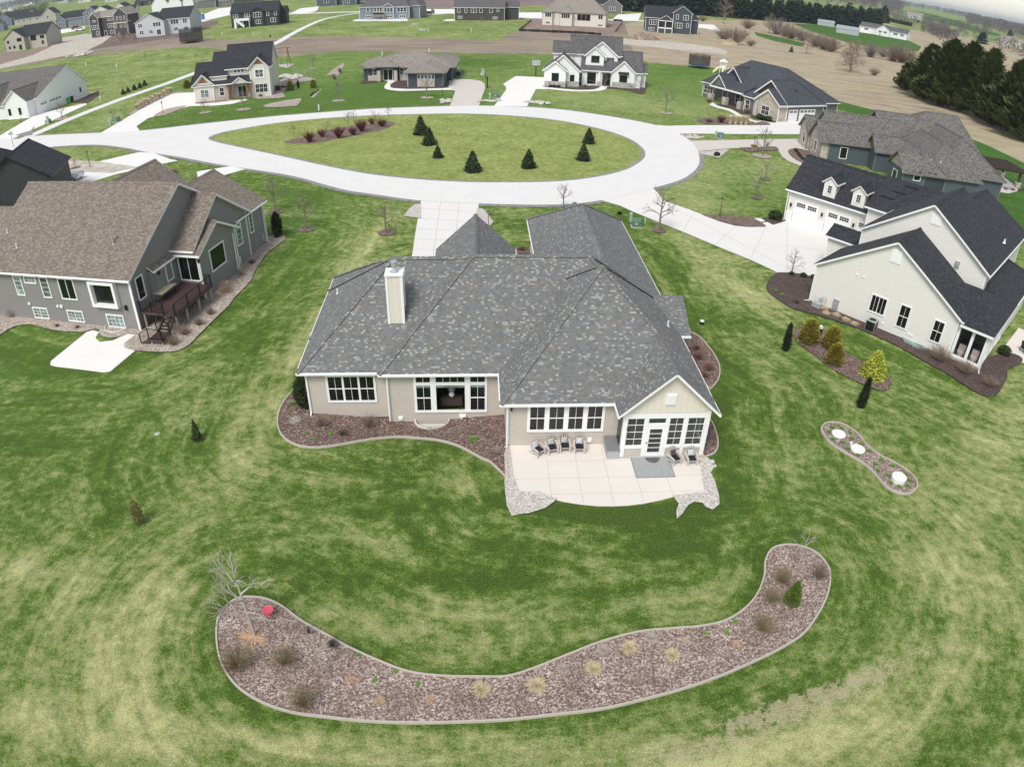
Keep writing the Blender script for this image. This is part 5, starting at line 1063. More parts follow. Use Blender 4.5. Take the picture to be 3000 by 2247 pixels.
row_house('white_hipped_house', 'white unfinished hipped house with taupe roof on graded soil, top right of centre', A7(770, 270), -9, 'cream', 'roof_taupe',
    [(-.8, 29, .5, 18, 6.0, 12., 'u', dict(h0=7, h1=7)), (-.6, 5, -.9, 8, 5.9, 8.4, 'v', dict(h0=2.6)), (7.5, 14, -1.6, 8, 5.9, 9, 'v', dict(h0=3))],
    [('s', -.48, 1.2, 4., 3.6, 5.5, dict(cols=3, fw=.08, mull=.14)), ('s', -1.18, 8.6, 12.4, 3.4, 5.6, dict(cols=4, fw=.08, mull=.14)), ('s', .92, 15.5, 21.5, 2.6, 5.5, dict(cols=3, fw=.12, mull=.14, frame=M['pine'])), ('s', .92, 25, 27, 3.6, 5.6, dict(cols=2, fw=.08, mull=.14)), ('s', -.48, 1.6, 3.4, .6, 1.5, dict(cols=2, fw=.08, mull=.14)), ('s', .92, 25, 27, .6, 1.4, dict(cols=2, fw=.08, mull=.14))], trim='greige')
row_house('navy_house', 'dark navy two-storey house with white trim, top right beside the dirt heap', RF(230, 510), -6, 'navy', 'roof_black',
    [(-.8, 14, -.5, 13, 6.2, 11.2, 'u'), (11.2, 20.2, -1.2, 12, 9., 12.3, 'v'), (4.6, 11.9, -4.2, 2, 5.6, 7.8, 'v', dict(walls='', corners=False)), (17, 24, 3, 12, 6.2, 9.4, 'u', dict(h1=3))],
    [('s', -.08, 1.2, 4.4, 3., 5.4, D3), ('s', -.08, 1, 3.8, .5, 1.9, D2), ('s', -.78, 12.8, 14, 6.2, 8.4, D1), ('s', -.78, 16, 18.4, 6.2, 8.4, D2), ('s', -.78, 12.6, 16, 2.4, 4.8, D3), ('s', -.78, 17.6, 18.8, 3, 4.8, D1)])
hx, hy = G(*RF(230, 510)); sp_ = empty('screened_porch', (hx, hy, 0), -6, 'white framed screened porch on the back of the navy house', 'porch')
b = MB()
for x in (5., 8.15, 11.3): b.box((x-.15, -3.9, 0), (x+.15, -3.6, 5.5))
b.box((4.9, -3.9, 2.), (11.45, -3.6, 2.5)); b.box((4.9, -3.9, 5.2), (11.45, -3.6, 5.5)); b.build('post', M['white'], sp_); b = MB(); b.box((5, -3.75, 0.3), (11.3, -3.65, 2.)); b.poly([(5, -3.6, 5.5), (11.4, -3.6, 5.5), (8.2, -3.6, 7.5)]); b.build('panel', M['navy'], sp_, uv=True)
b = MB(); b.box((5.15, -3.72, 2.5), (11.2, -3.68, 5.2)); b.build('screen', M['glass'], sp_)
row_house('grey_gabled_house', 'slate grey gabled house with white trim at the top edge, behind the white hipped house', (1766, 40), -8, 'midgrey', 'roof_black',
    [(-12, 6, 2, 14, 5., 9.5, 'u'), (-.6, 11.4, -.6, 12, 4.6, 9.4, 'v')], [('s', -.18, 3.6, 7.4, 1.8, 4., D3), ('s', 2.42, -4, -2, 1.8, 3.6, D2)])
row_house('ranch_house', 'long white ranch house with pale grey roof in a field, upper right', RK(960, 245), -40, 'whiteside', 'roof_grey',
    [(-1, 34, -1, 12, 4.2, 7.2, 'u'), (12, 22, -3.4, 8, 4.4, 7.4, 'v')], [('s', -.58, 3, 6, 2, 3.6, D2), ('s', -2.98, 14, 16.5, 2, 3.6, D2), ('s', -2.98, 17.6, 20, 2, 3.6, D2), ('s', -.58, 24, 27, 2, 3.6, D2), ('s', -.58, 29, 31.5, 2, 3.6, D2), ('s', -2.98, 14.4, 16, .3, 1.4, D2)])
W3 = lambda z0, z1, *xs: [('s', -.18, x, x+1.8, z0, z1, D1) for x in xs]
row_house('grey_gambrel_house', 'blue-grey house with white garage doors and parked car, in the far left cluster', RA(1230, 640), 12, 'bluegrey', 'roof_black',
    [(-.6, 8, -.6, 14, 6, 10, 'v'), (4, 26, 1, 14, 6.5, 11.5, 'u'), (22, 34, -1, 16, 8.6, 13, 'v')], [('s', -.18, 2, 5, 2, 4.4, D2), ('s', .99, 9.5, 13, .1, 3.4, dict(fw=.1, glass='glassblind')), ('s', .99, 14.5, 21, .1, 3.4, dict(fw=.1, glass='glassblind')), ('s', -.58, 25, 26.6, 7, 9.4, D1), ('s', -.58, 29, 30.6, 7, 9.4, D1), ('s', -.58, 25.6, 27.2, 3, 5.6, D1)])
row_house('beige_gabled_house', 'beige gabled house behind the unfinished tan house, far left cluster', RA(960, 480), 10, 'tansheath', 'roof_black',
    [(-34, 2, 2, 18, 6, 11.5, 'u'), (-2, 13, 0, 16, 6.5, 13, 'v')], [('s', .42, 3, 5, 3, 5.4, D1), ('s', 2.42, -30, -28, 3, 5, D1), ('s', 2.42, -24, -22, 3, 5, D1), ('s', 2.42, -17, -15, 3, 5, D1), ('s', 2.42, -10, -7, 3, 5, D2)])
row_house('cream_gabled_house', 'cream house with twin gables behind the dark brown house, far left cluster', RB(700, 400), 8, 'cream', 'roof_black',
    [(-26, -8, 2, 16, 7.5, 12.5, 'v'), (-10, 5, 3, 18, 7.5, 13., 'v'), (-4, 10, 1, 12, 6.8, 10.8, 'u')], [('s', 2.42, -20, -17, 7.5, 9.6, D2), ('s', 3.42, -7, -4, 8, 10, D2), ('e', 9.58, 4, 5.6, 4, 6, D1)])
row_house('white_steep_house', 'white house with steep brown gables, top edge behind the pale grey house', (470, 34), 5, 'whiteside', 'roof_brown',
    [(-8, 8, 0, 22, 5.5, 15, 'v'), (7, 20, -1, 20, 5.5, 14, 'v'), (20, 33, 0, 20, 6, 15, 'v')], [('s', -.58, 12.5, 14.5, 8, 10.4, D1), ('s', .42, 25, 28, 8, 10.4, D2)])
row_house('grey_shingle_house', 'mid grey house at the top edge, right of the white steep house', (566, 28), 2, 'midgrey', 'roof_grey',
    [(0, 20, 0, 14, 6.5, 12, 'u'), (20, 34, 3, 12, 5, 8, 'u')], [('s', .42, 2, 5, 8.2-3, 9.6-3.6, D2), ('s', 3.42, 22, 30, 2, 4, D3)])
row_house('dark_log_house', 'dark house with a low black roof at the top edge, far left', (418, 18), 4, 'darkgrey', 'roof_grey', [(-6, 26, 0, 16, 5, 10, 'u'), (-8, 0, -4, 8, 4.6, 7.6, 'v')], W3(1, 3.4, 8, 14), trim='darktimber')
row_house('blue_cottage', 'blue-grey cottage at the far left edge beside the unfinished tan house', (8, 92), 20, 'bluegrey', 'roof_grey', [(-40, -4, 0, 22, 6, 13, 'u'), (-14, 2, -3, 14, 5.4, 11, 'v')], [('s', -2.58, -9, -6, 1.6, 4.4, D2), ('s', -2.58, -4, -2, 1.6, 4.4, D1)])
row_house('grey_village_house', 'grey-blue village house with pale rakes, left edge above the blue cottage', (18, 78), 22, 'bluegrey', 'roof_black', [(-20, 30, 0, 22, 7, 14, 'u'), (-8, 8, -4, 14, 7, 14, 'v'), (24, 38, -3, 14, 7, 13, 'v')], [('s', -3.58, -2, 2, 3, 6.4, D2), ('s', .42, 12, 15, 3, 6, D1), ('s', .42, 18, 21, 3, 6, D1)])
row_house('sage_house', 'sage green house with white trim at the top edge, left of the blue hipped house', (930, 19), -2, 'slate', 'roof_grey', [(-1, 14, -1, 14, 5.4, 9, 'v'), (12, 40, 3, 16, 5.4, 10, 'u'), (18, 28, -1, 8, 5.4, 8.6, 'v')], [('s', -.58, 5, 8.6, 1.8, 4.4, D2), ('s', -.58, 20, 23, 1.2, 4.6, D2), ('s', 3.42, 30, 33, 1.8, 4.4, D2)])
row_house('brown_roofed_house', 'dark brown roofed house at the top edge, just behind the black sided house', (700, 9), 6, 'darkgrey', 'roof_greybrown', [(-3, 20, 0, 16, 6, 11, 'u', dict(h0=5, h1=5))], W3(2, 4, 4, 10))
for i, (px, hd, wl, rf, wd, lab) in enumerate([((22, 34), 20, 'whiteside', 'roof_greybrown', 30, 'small white house far off at the top left corner'), ((48, 30), 22, 'cream', 'roof_taupe', 26, 'small cream house far off at the top left corner'), ((84, 17), 18, 'whiteside', 'roof_grey', 34, 'white barn-like house far off near the top left corner'), ((112, 9), 16, 'palegrey', 'roof_grey', 34, 'tiny pale house on the far left skyline'),
        ((4, 22), 22, 'bluegrey', 'roof_black', 26, 'tiny blue-grey house at the very corner, top left'), ((185, 10), 14, 'palegrey', 'roof_black', 30, 'small pale grey house at the top edge above the far left cluster'), ((250, 8), 10, 'cream', 'roof_grey', 30, 'small cream house at the top edge above the cream gabled house'), ((330, 6), 8, 'palegrey', 'roof_greybrown', 26, 'small grey house at the top edge, left of the dark low-roofed house'), ((2680, 57), -20, 'palegrey', 'roof_taupe', 26, 'pale house among bare trees below the far green meadow'), ((2962, 138), -25, 'cream', 'roof_taupe', 24, 'low cream house among bare trees at the right edge')]):
    s_ = 1.0; hh = [(-wd/2, wd/2, 0, wd*.45, 5, 5+wd*.2, 'u'), (wd*.1, wd*.42, -wd*.12, wd*.3, 4.8, 5+wd*.16, 'v')]
    row_house('distant_house', lab, px, hd, wl, rf, hh, [('s', .42, -wd*.3, -wd*.2, 1.6, 3.8, D2)])
# ------------------------------------------------------------------ planting
def Hh(b, t):
    x, y = G(*b); d = ray(*t); return max(.15, CAM_H+d.z/math.hypot(d.x, d.y)*math.hypot(x, y)-gz(x, y))
def tris(V, name, mat, parent=None, quads=False):
    """V: (n,k,3) array of small faces"""
    n, k = V.shape[:2]; me = bpy.data.meshes.new(name); me.from_pydata(V.reshape(-1, 3).tolist(), [], np.arange(n*k).reshape(n, k).tolist()); me.materials.append(mat)
    o = bpy.data.objects.new(name, me); COL.objects.link(o)
    if parent: o.parent = parent
    return o
def needles(n, prof, size, seed, droop=.35, lump=.22, up=0.):
    """leaf clumps through a crown of unit height; prof(t) gives the radius at height t"""
    g = np.random.default_rng(seed); t = g.random(n*3); r_ = prof(t); keep = g.random(n*3) < (r_+.04)/(r_.max()+.04); t = t[keep][:n]; n = len(t)
    a = g.random(n)*2*np.pi; ph = g.random(6)*6.28
    lm = 1+lump*(np.sin(3*a+ph[0]+9*t)*.5+np.sin(5*a+ph[1]-14*t)*.35+np.sin(11*a+31*t+ph[2])*.3)
    R_ = prof(t)*lm; rr = R_*(1-.75*g.random(n)**2.2)
    p = np.stack([rr*np.cos(a), rr*np.sin(a), t-droop*rr*.5+up*rr+g.normal(0, .008, n)], -1)
    o = np.stack([np.cos(a), np.sin(a), -droop+up*2+g.normal(0, .25, n)], -1); o /= np.linalg.norm(o, axis=1, keepdims=True)
    s = np.stack([-np.sin(a), np.cos(a), g.normal(0, .35, n)], -1); sz = size*(.6+.8*g.random((n, 1)))
    V = np.stack([p-s*sz*.42, p+s*sz*.42, p+o*sz*.95+s*sz*g.normal(0, .12, (n, 1))], 1)
    return V
def conifer(name, label, mat, prof, n, size, seed, cat='tree', **kw):
    root = empty(name, label=label, cat=cat); b = MB(); b.tube([(0, 0, -.02), (0, 0, .5), (0, 0, .93)], [.03, .018, .004], 6); b.build('trunk', M['barkdark'], root)
    tris(needles(n, prof, size, seed, **kw), 'crown', mat, root); return Kind(root)
spruce_p = lambda t: .36*np.clip(1-t, 0, 1)**.85*np.clip((t+.03)*14, 0, 1)*(1+.12*np.sin(t*46))
fat_p = lambda t: .42*np.sqrt(np.clip(1-((t-.34)/.68)**2, 0, 1))*(1-.35*t)
col_p = lambda t: .16*np.clip(np.sin(np.pi*np.clip(t*.88+.12, 0, 1)), 0, 1)**.6
thin_p = lambda t: .105*np.clip(1-t, 0, 1)**.5*np.clip(t*9, .3, 1)
big_p = lambda t: .37*np.clip(1-t, 0, 1)**.62*np.clip((t+.06)*7, .2, 1)*(1+.1*np.sin(t*38))
ball_p = lambda t: .52*np.sqrt(np.clip(1-((t-.45)/.56)**2, 0, 1))
KS = [conifer('spruce_tree', 'spruce', M['spruce'], spruce_p, 1500, .085, 10+i, droop=.15, lump=.25) for i in range(3)]
def place(kind, reg, base, top, label, group=None, deg=None, wid=1., hmul=1.):
    b = reg(*base) if reg else base; t = reg(*top) if reg else top; x, y = G(*b); h = Hh(b, t)*hmul
    return kind.put(x, y, gz(x, y), random.uniform(0, 360) if deg is None else deg, (h*wid, h*wid, h), label, group)
isl_s = [((515, 875), (515, 752), 'northernmost of the seven small spruces on the loop island, behind its neighbour'), ((570, 942), (565, 825), 'dark spruce on the island, middle one of the left trio'), ((625, 1025), (627, 942), 'smallest spruce of the island, lowest of the left trio'),
         ((850, 1115), (850, 978), 'island spruce nearest the camera, at the lower middle of the loop'), ((1213, 1090), (1218, 968), 'island spruce standing alone right of the lowest one'), ((1602, 932), (1600, 830), 'upper spruce of the right-hand pair on the island'), ((1567, 1043), (1568, 932), 'lower spruce of the right-hand pair on the island')]
for i, (b, t, l) in enumerate(isl_s):
    place(KS[i % 3], Z2, b, t, l, 'small spruces on the loop island', wid=1.12); x, y = G(*Z2(*b))
    c = smooth_closed([(x+1.0*random.uniform(.8, 1.1)*math.cos(a*1.047), y+1.0*random.uniform(.8, 1.1)*math.sin(a*1.047)) for a in range(6)], 3)
    patch('mulch_ring', c, ZL('m'), M['mulchdark'], kind='structure')
# specimen evergreens
KC = conifer('arborvitae', 'arborvitae', M['arbor'], col_p, 1500, .06, 31, droop=-.4, lump=.1)
place(KC, Z5, (78, 1118), (64, 962), 'dark green columnar arborvitae at the left corner of the tan house', 'narrow evergreens', wid=1.5); place(KC, Z4, (1800, 652), (1786, 490), 'narrow dark arborvitae at the far corner of the grey sided house', 'narrow evergreens', wid=1.15)
KT = conifer('columnar_evergreen', 'c', M['spruce'], thin_p, 1100, .05, 33, droop=-.5, lump=.3)
place(KT, A4, (275, 768), (335, 545), 'slender leaning-looking evergreen on the lawn left of the oval mulch bed', 'slender evergreens', wid=1.2); place(KT, A4, (888, 1228), (965, 985), 'slender evergreen below the oval mulch bed', 'slender evergreens', wid=1.2)
KG = conifer('golden_conifer', 'c', M['gold'], fat_p, 2200, .07, 35, droop=-.4, lump=.12)
for b, t, l in (((460, 705), (492, 512), 'golden arborvitae at the upper end of the oval bed'), ((640, 748), (676, 572), 'loose bronze-gold conifer second from the top in the oval bed'), ((665, 878), (672, 698), 'dense round golden conifer in the middle of the oval bed')): place(KG, A4, b, t, l, 'golden conifers in the oval bed', wid=.95)
KL = conifer('lime_conifer', 'c', M['lime'], lambda t: .46*np.clip(1-t, 0, 1)**.7*np.clip((t+.1)*8, 0, 1), 2400, .08, 36, droop=.2, lump=.2)
place(KL, A4, (982, 975), (1022, 758), 'bright lime green conifer at the lower end of the oval bed', wid=1.0)
KY = conifer('cone_yew', 'c', M['yewgreen'], lambda t: .34*np.clip(1-t, 0, 1)**.75*np.clip((t+.1)*9, 0, 1), 1800, .06, 37, droop=-.3, lump=.05)
place(KY, Z8, (1998, 253), (2027, 166), 'clipped green cone shrub at the right end of the long mulch bed', wid=.8, hmul=.9)
KD = conifer('dwarf_spruce', 'c', M['bronze'], fat_p, 900, .09, 38, droop=-.2, lump=.3)
KD2 = conifer('young_pine', 'c', M['arbor'], spruce_p, 1000, .09, 39, droop=-.2, lump=.4)
place(KD2, None, (580, 1290), (574, 1226), 'small dark and gold tipped evergreen alone on the left lawn', wid=.55)
place(KD, None, (411, 1532), (398, 1462), 'small brown-green evergreen in a mulch ring, lower left lawn', wid=.5)
for b, t, kk, l in (((1460, 1338), (1460, 1195), KG, 'golden shrub nearest the cream house'), ((1800, 1298), (1792, 1178), KG, 'golden shrub farther right in the cream house yard'), ((1580, 1308), (1578, 1188), KC, 'dark upright shrub between the golden ones by the cream house')): place(kk, A9, b, t, l, 'clipped shrubs in the cream house yard')
for i, (x, y, h) in enumerate([(800, 612, 36), (832, 600, 36), (872, 585, 38), (908, 571, 36), (940, 557, 38)]):
    place(KS[i % 3], Z1, (x, y), (x-2, y-h), ['first', 'second', 'third', 'fourth', 'fifth'][i]+' from the left in the row of five little dark evergreens beyond the white house', 'row of little evergreens', wid=1.3)
for b, t, l in (((1165, 550), (1165, 510), 'tiny evergreen on the lawn below the black sided house'), ((3700, 0), (3700, -1), None)):
    if l: place(KS[0], RC, b, t, l)
place(KS[1], Z3, (703, 340), (703, 300), 'lone small dark evergreen in the dry grass field'); place(KS[2], A9, (45, 1240), (60, 1120), 'dark evergreen beside the cream house driveway', wid=1.4)
place(KG, Z1, (1213, 573), (1213, 520), 'bronze rounded shrub beside the drive of the cream house', wid=1.3)
# round shrubs
KB = conifer('round_shrub', 'r', M['arbor'], ball_p, 900, .16, 41, cat='shrub', droop=0, lump=.1)
def rshrub(reg, b, wpx, l, mat=None, g='round clipped shrubs'):
    x, y = G(*reg(*b)); x2, y2 = G(*reg(b[0]+wpx, b[1])); s = math.hypot(x2-x, y2-y)/1.0
    return KB.put(x, y, 0, random.uniform(0, 360), (s, s, s*.85), l, g)
for i, (b, wp) in enumerate([((955, 975), 66), ((1003, 998), 64), ((1082, 1015), 70)]): rshrub(A6, b, wp, ['left', 'middle', 'right'][i]+' clipped green ball beside the stone gable of the dark gabled house')
rshrub(RN, (1415, 1300), 130, 'low blue-green mounded shrub at the corner of the three-door garage'); rshrub(Z7, (555, 885), 22, 'small green shrub at the foot of the bare tree by the driveway'); rshrub(Z7, (615, 895), 26, 'small green shrub on the edge of the wide drive, middle one'); rshrub(Z7, (665, 900), 22, 'small green shrub against the corner of the pale beige house')
for i, (x, y) in enumerate([(1685, 410), (1698, 435), (1722, 465), (1742, 495), (1775, 525)]): rshrub(RN, (x, y), 34, ['first', 'second', 'third', 'fourth', 'fifth'][i]+' small clipped shrub down the oval mulch bed by the slate house', g='clipped shrubs in the oval bed of the slate house')
for i, x in enumerate((860, 900, 945)): rshrub(A7, (x, 948), 34, ['left', 'middle', 'right'][i]+' low evergreen at the stone base of the white farmhouse', g='low evergreens under the white farmhouse')
rshrub(A4, (2045, 800), 70, 'dark pointed evergreen by the patio corner of the pale beige house')
for i, (x, y) in enumerate([(1780, 500), (1810, 476), (1850, 462), (1880, 434)]): rshrub(Reg(550, 180, 1000, 430, 2212), (x, y), 30, ['lowest', 'second', 'third', 'topmost'][i]+' of the four reddish shrubs in the short strip bed', g='shrubs in the short strip bed')
# --- bare trees
def branch(b, p, d, L, r, depth, g, n=4, spread=.55, mats=0):
    q = p+d*L; k = Vector((g.normal(0, .05), g.normal(0, .05), g.normal(0, .03)))*L; b.tube([p, (p+q)/2+k, q], [r, r*.8, r*.6], n, mats, cap=False)
    if depth == 0: return
    for i in range(3 if depth > 1 else 3):
        a = g.random()*6.283; s = spread*(.6+.8*g.random()); side = d.orthogonal(); side.rotate(Matrix.Rotation(a, 3, d)); nd = (d+side*s+Vector((0, 0, .12))).normalized()
        branch(b, p+(q-p)*(.45+.55*g.random() if i else 1.), nd, L*(.62+.2*g.random()), r*.55, depth-1, g, 3, spread)
def bare_tree(name, mat, seed, depth=4, r=.026, spread=.6, trunk=.35, nl=7, twigr=.006):
    g = np.random.default_rng(seed); root = empty(name, label='bare tree', cat='tree')
    b = MB(); b.tube([(0, 0, -.02), (g.normal(0, .01), g.normal(0, .01), trunk), (g.normal(0, .015), g.normal(0, .015), .78)], [r, r*.75, r*.3], 7); b.build('trunk', M['bark'] if mat != 'palet' else M['barkpale'], root)
    c = MB()
    for i in range(nl):
        z = trunk*.85+(.8-trunk*.85)*i/nl; a = i*2.4+g.random(); u = .5+.6*i/nl; d = Vector((math.cos(a), math.sin(a), u)).normalized()
        branch(c, Vector((0, 0, z)), d, .22*(1-.35*i/nl), r*.5, depth-1, g, 3, spread)
    branch(c, Vector((0, 0, .7)), Vector((0, 0, 1)), .16, r*.4, 2, g, 3, .5)
    c.build('branches', M[mat], root); return Kind(root)
KT1 = bare_tree('bare_tree', 'twig', 51); KT2 = bare_tree('bare_tree', 'twig', 52, spread=.45); KT3 = bare_tree('bare_tree', 'palet', 53, spread=.5, trunk=.3, r=.02)
KTB = bare_tree('bare_tree', 'twigbrown', 57, depth=5, spread=.7, trunk=.2, nl=10, r=.022)
bt = [(Z5, (82, 216), (70, 40), KT1, 'bare young tree in a mulch ring on the lawn right of the grey sided house', 1), (Z4, (1783, 492), (1768, 275), KT2, 'bare young tree nearest the road, beyond the arborvitae', 1), (Z5, (490, 232), (482, 60), KT1, 'bare tree in a mulch ring left of the main driveway', 1),
      (Z6, (880, 210), (898, 8), KT1, 'bare tree beside the wide side driveway, near the green utility box', 1), (Z6, (415, 100), (420, -15), KT2, 'thin bare tree on the verge behind the garage wing', 0), (Z7, (556, 878), (556, 752), KT1, 'bare spreading tree in the mulch bed beside the pale beige house', 0),
      (RN, (1250, 478), (1310, 110), KT2, 'tall thin bare tree at the tan driveway lamp post', 1), (RN, (1180, 1022), (1230, 700), KT1, 'bare tree in a mulch ring in the middle of the right-hand lawn', 1), (RN, (1290, 782), (1300, 545), KT2, 'bare tree behind its neighbour on the right-hand lawn', 1),
      (RI, (383, 575), (372, 400), KT1, 'bare tree standing left of the island mulch bed', 0), (RI, (842, 605), (830, 350), KT1, 'bare tree with pale trunk in the front of the island bed', 0), (RI, (1135, 430), (1130, 225), KT2, 'bare tree behind the island bed, left of a close pair', 0), (RI, (1207, 362), (1200, 210), KT1, 'bare tree by the road, right of a close pair', 0), (RI, (1508, 450), (1500, 215), KT1, 'bare tree with pale trunk near the right end of the island bed', 0), (RI, (1686, 300), (1685, 140), KT2, 'bare tree on the road edge beyond the island bed', 0),
      (Z2, (555, 636), (555, 470), KT2, 'thin bare tree in front of the low hipped house', 1), (Z1, (1330, 732), (1325, 640), KT2, 'thin bare tree in the left of two mulch rings before the cream house', 1), (Z1, (1580, 712), (1576, 590), KT1, 'thin bare tree in the right of two mulch rings before the cream house', 1), (Z2, (2100, 735), (2120, 565), KT1, 'pale bare tree on the lawn right of the white farmhouse', 1),
      (Z1, (405, 772), (392, 660), KT2, 'thin bare tree beside the drive of the white gabled house', 1), (R3, (1050, 440), (1030, 310), KT2, 'sapling in a dark mulch ring on the pale gravel', 1), (Z1, (2030, 445), (2028, 350), KT1, 'bare tree in the back lawn of the cream house', 1), (Z1, (2195, 655), (2190, 520), KT2, 'bare tree on the lawn between the cream and the low hipped house', 1), (Z1, (735, 790), (732, 700), KT1, 'small bare tree by the cream house drive, left one', 0), (Z1, (815, 755), (812, 680), KT1, 'small bare tree by the cream house drive, right one', 0),
      (Z7, (350, 300), (350, 200), KT2, None, 0), (A7, (1445, 945), (1445, 800), KT2, 'thin bare tree at the door of the white farmhouse', 0), (A7, (1820, 990), (1830, 860), KT1, 'bare tree at the right corner of the white farmhouse', 0), (Z1, (1100, 395), (1098, 350), KT2, 'sapling in the field behind the path, middle one', 0), (Z1, (945, 400), (943, 345), KT2, 'sapling in the field behind the path, left one', 0), (Z1, (1270, 385), (1268, 345), KT2, 'sapling in the field behind the path, right one', 0), (Z3, (800, 352), (812, 215), KTB, 'leaning bare tree at the edge of the dry grass field', 0), (Z2, (910, 165), (910, 105), KT2, 'sapling in front of the charcoal ranch-like house', 0), (A6, (205, 930), (225, 820), KT2, 'small bare tree in the lawn before the dark gabled house', 0), (A9, (1540, 1150), (1530, 980), KT3, 'pale bare tree in the cream house back yard, left one', 0), (A9, (1690, 1140), (1680, 970), KT3, 'pale bare tree in the cream house back yard, middle one', 0), (A9, (1780, 1140), (1770, 980), KT3, 'pale bare tree in the cream house back yard, right one', 0)]
for reg, b, t, kk, l, ring in bt:
    if not l: continue
    place(kk, reg, b, t, l, 'bare young trees', wid=1.05); x, y = G(*reg(*b))
    if ring:
        r = random.uniform(.75, 1.0)*(1.0 if y < 110 else 1.7); patch('mulch_ring', smooth_closed([(x+r*random.uniform(.85, 1.1)*math.cos(a*.785), y+r*random.uniform(.85, 1.1)*math.sin(a*.785)) for a in range(8)], 3), ZL('m'), M['mulch'] if y < 110 else M['rock'], kind='structure')
place(KT3, Z8, (172, 366), (98, 92), 'large pale bare tree at the left end of the long mulch bed', wid=.95); place(KT3, Z8, (403, 497), (362, 322), 'slim white-stemmed whip in the long mulch bed', wid=.5); place(KT3, Z8, (2022, 128), (2068, 2), 'pale bare tree at the right end of the long mulch bed', wid=.6)
# --- bare shrubs
def shrub(name, mat, seed, n=90, spread=1., curve=.3, r=.012, sub=3, leaf=None):
    g = np.random.default_rng(seed); root = empty(name, label='shrub', cat='shrub'); b = MB()
    for i in range(n):
        a = g.random()*6.283; t = g.random()**.7*spread; d = Vector((math.cos(a)*t, math.sin(a)*t, 1-.35*t)).normalized(); L = .75+.35*g.random(); p = Vector((g.normal(0, .05), g.normal(0, .05), 0)); q1 = p+d*L*.5; q2 = q1+(d+Vector((0, 0, curve))).normalized()*L*.5
        b.tube([p, q1, q2], [r, r*.8, r*.3], 3, cap=False)
        for j in range(sub):
            s = p+(q2-p)*(.4+.55*g.random()); e = s+(d+Vector((g.normal(0, .45), g.normal(0, .45), .3))).normalized()*.22; b.tube([s, e], [r*.6, r*.25], 3, cap=False)
    if not leaf:
        bpy.data.objects.remove(root); o = b.build(name, M[mat]); tag(o, 'shrub', 'shrub'); return Kind(o)
    b.build('stems', M[mat], root)
    if leaf: tris(needles(500, ball_p, .05, seed+1), 'flower_heads', M[leaf], root)
    return Kind(root)
SH = dict(red=shrub('dogwood_shrub', 'redtwig', 61, 130, .75, .2), brown=shrub('bare_shrub', 'twigbrown', 62, 130, 1.15, .1, .011), olive=shrub('bare_shrub', 'olivetwig', 63, 150, 1.2, .1, .010), rust=shrub('barberry_shrub', 'rusttwig', 64, 130, 1.3, .1, .011), grey=shrub('bare_shrub', 'twig', 65, 110, 1.1, .1, .010), pale=shrub('bare_shrub', 'palet', 66, 90, 1.0, .1, .008), bloom=shrub('hydrangea_shrub', 'palet', 67, 70, 1.2, .2, .008, leaf='blossom'), dark=shrub('barberry_shrub', 'barkdark', 68, 120, 1.0, .1, .012), dryh=shrub('hydrangea_shrub', 'twigbrown', 69, 80, 1.1, .2, .01, leaf='orangestraw'))
def put(kind, reg, b, wpx, hr, l, g='bare shrubs'):
    p = reg(*b); x, y = G(*p); q = reg(b[0]+wpx/2, b[1]); x2, y2 = G(*q); s = math.hypot(x2-x, y2-y)/.85
    return SH[kind].put(x, y, gz(x, y)+.1, random.uniform(0, 360), (s, s, s*hr), l, g)
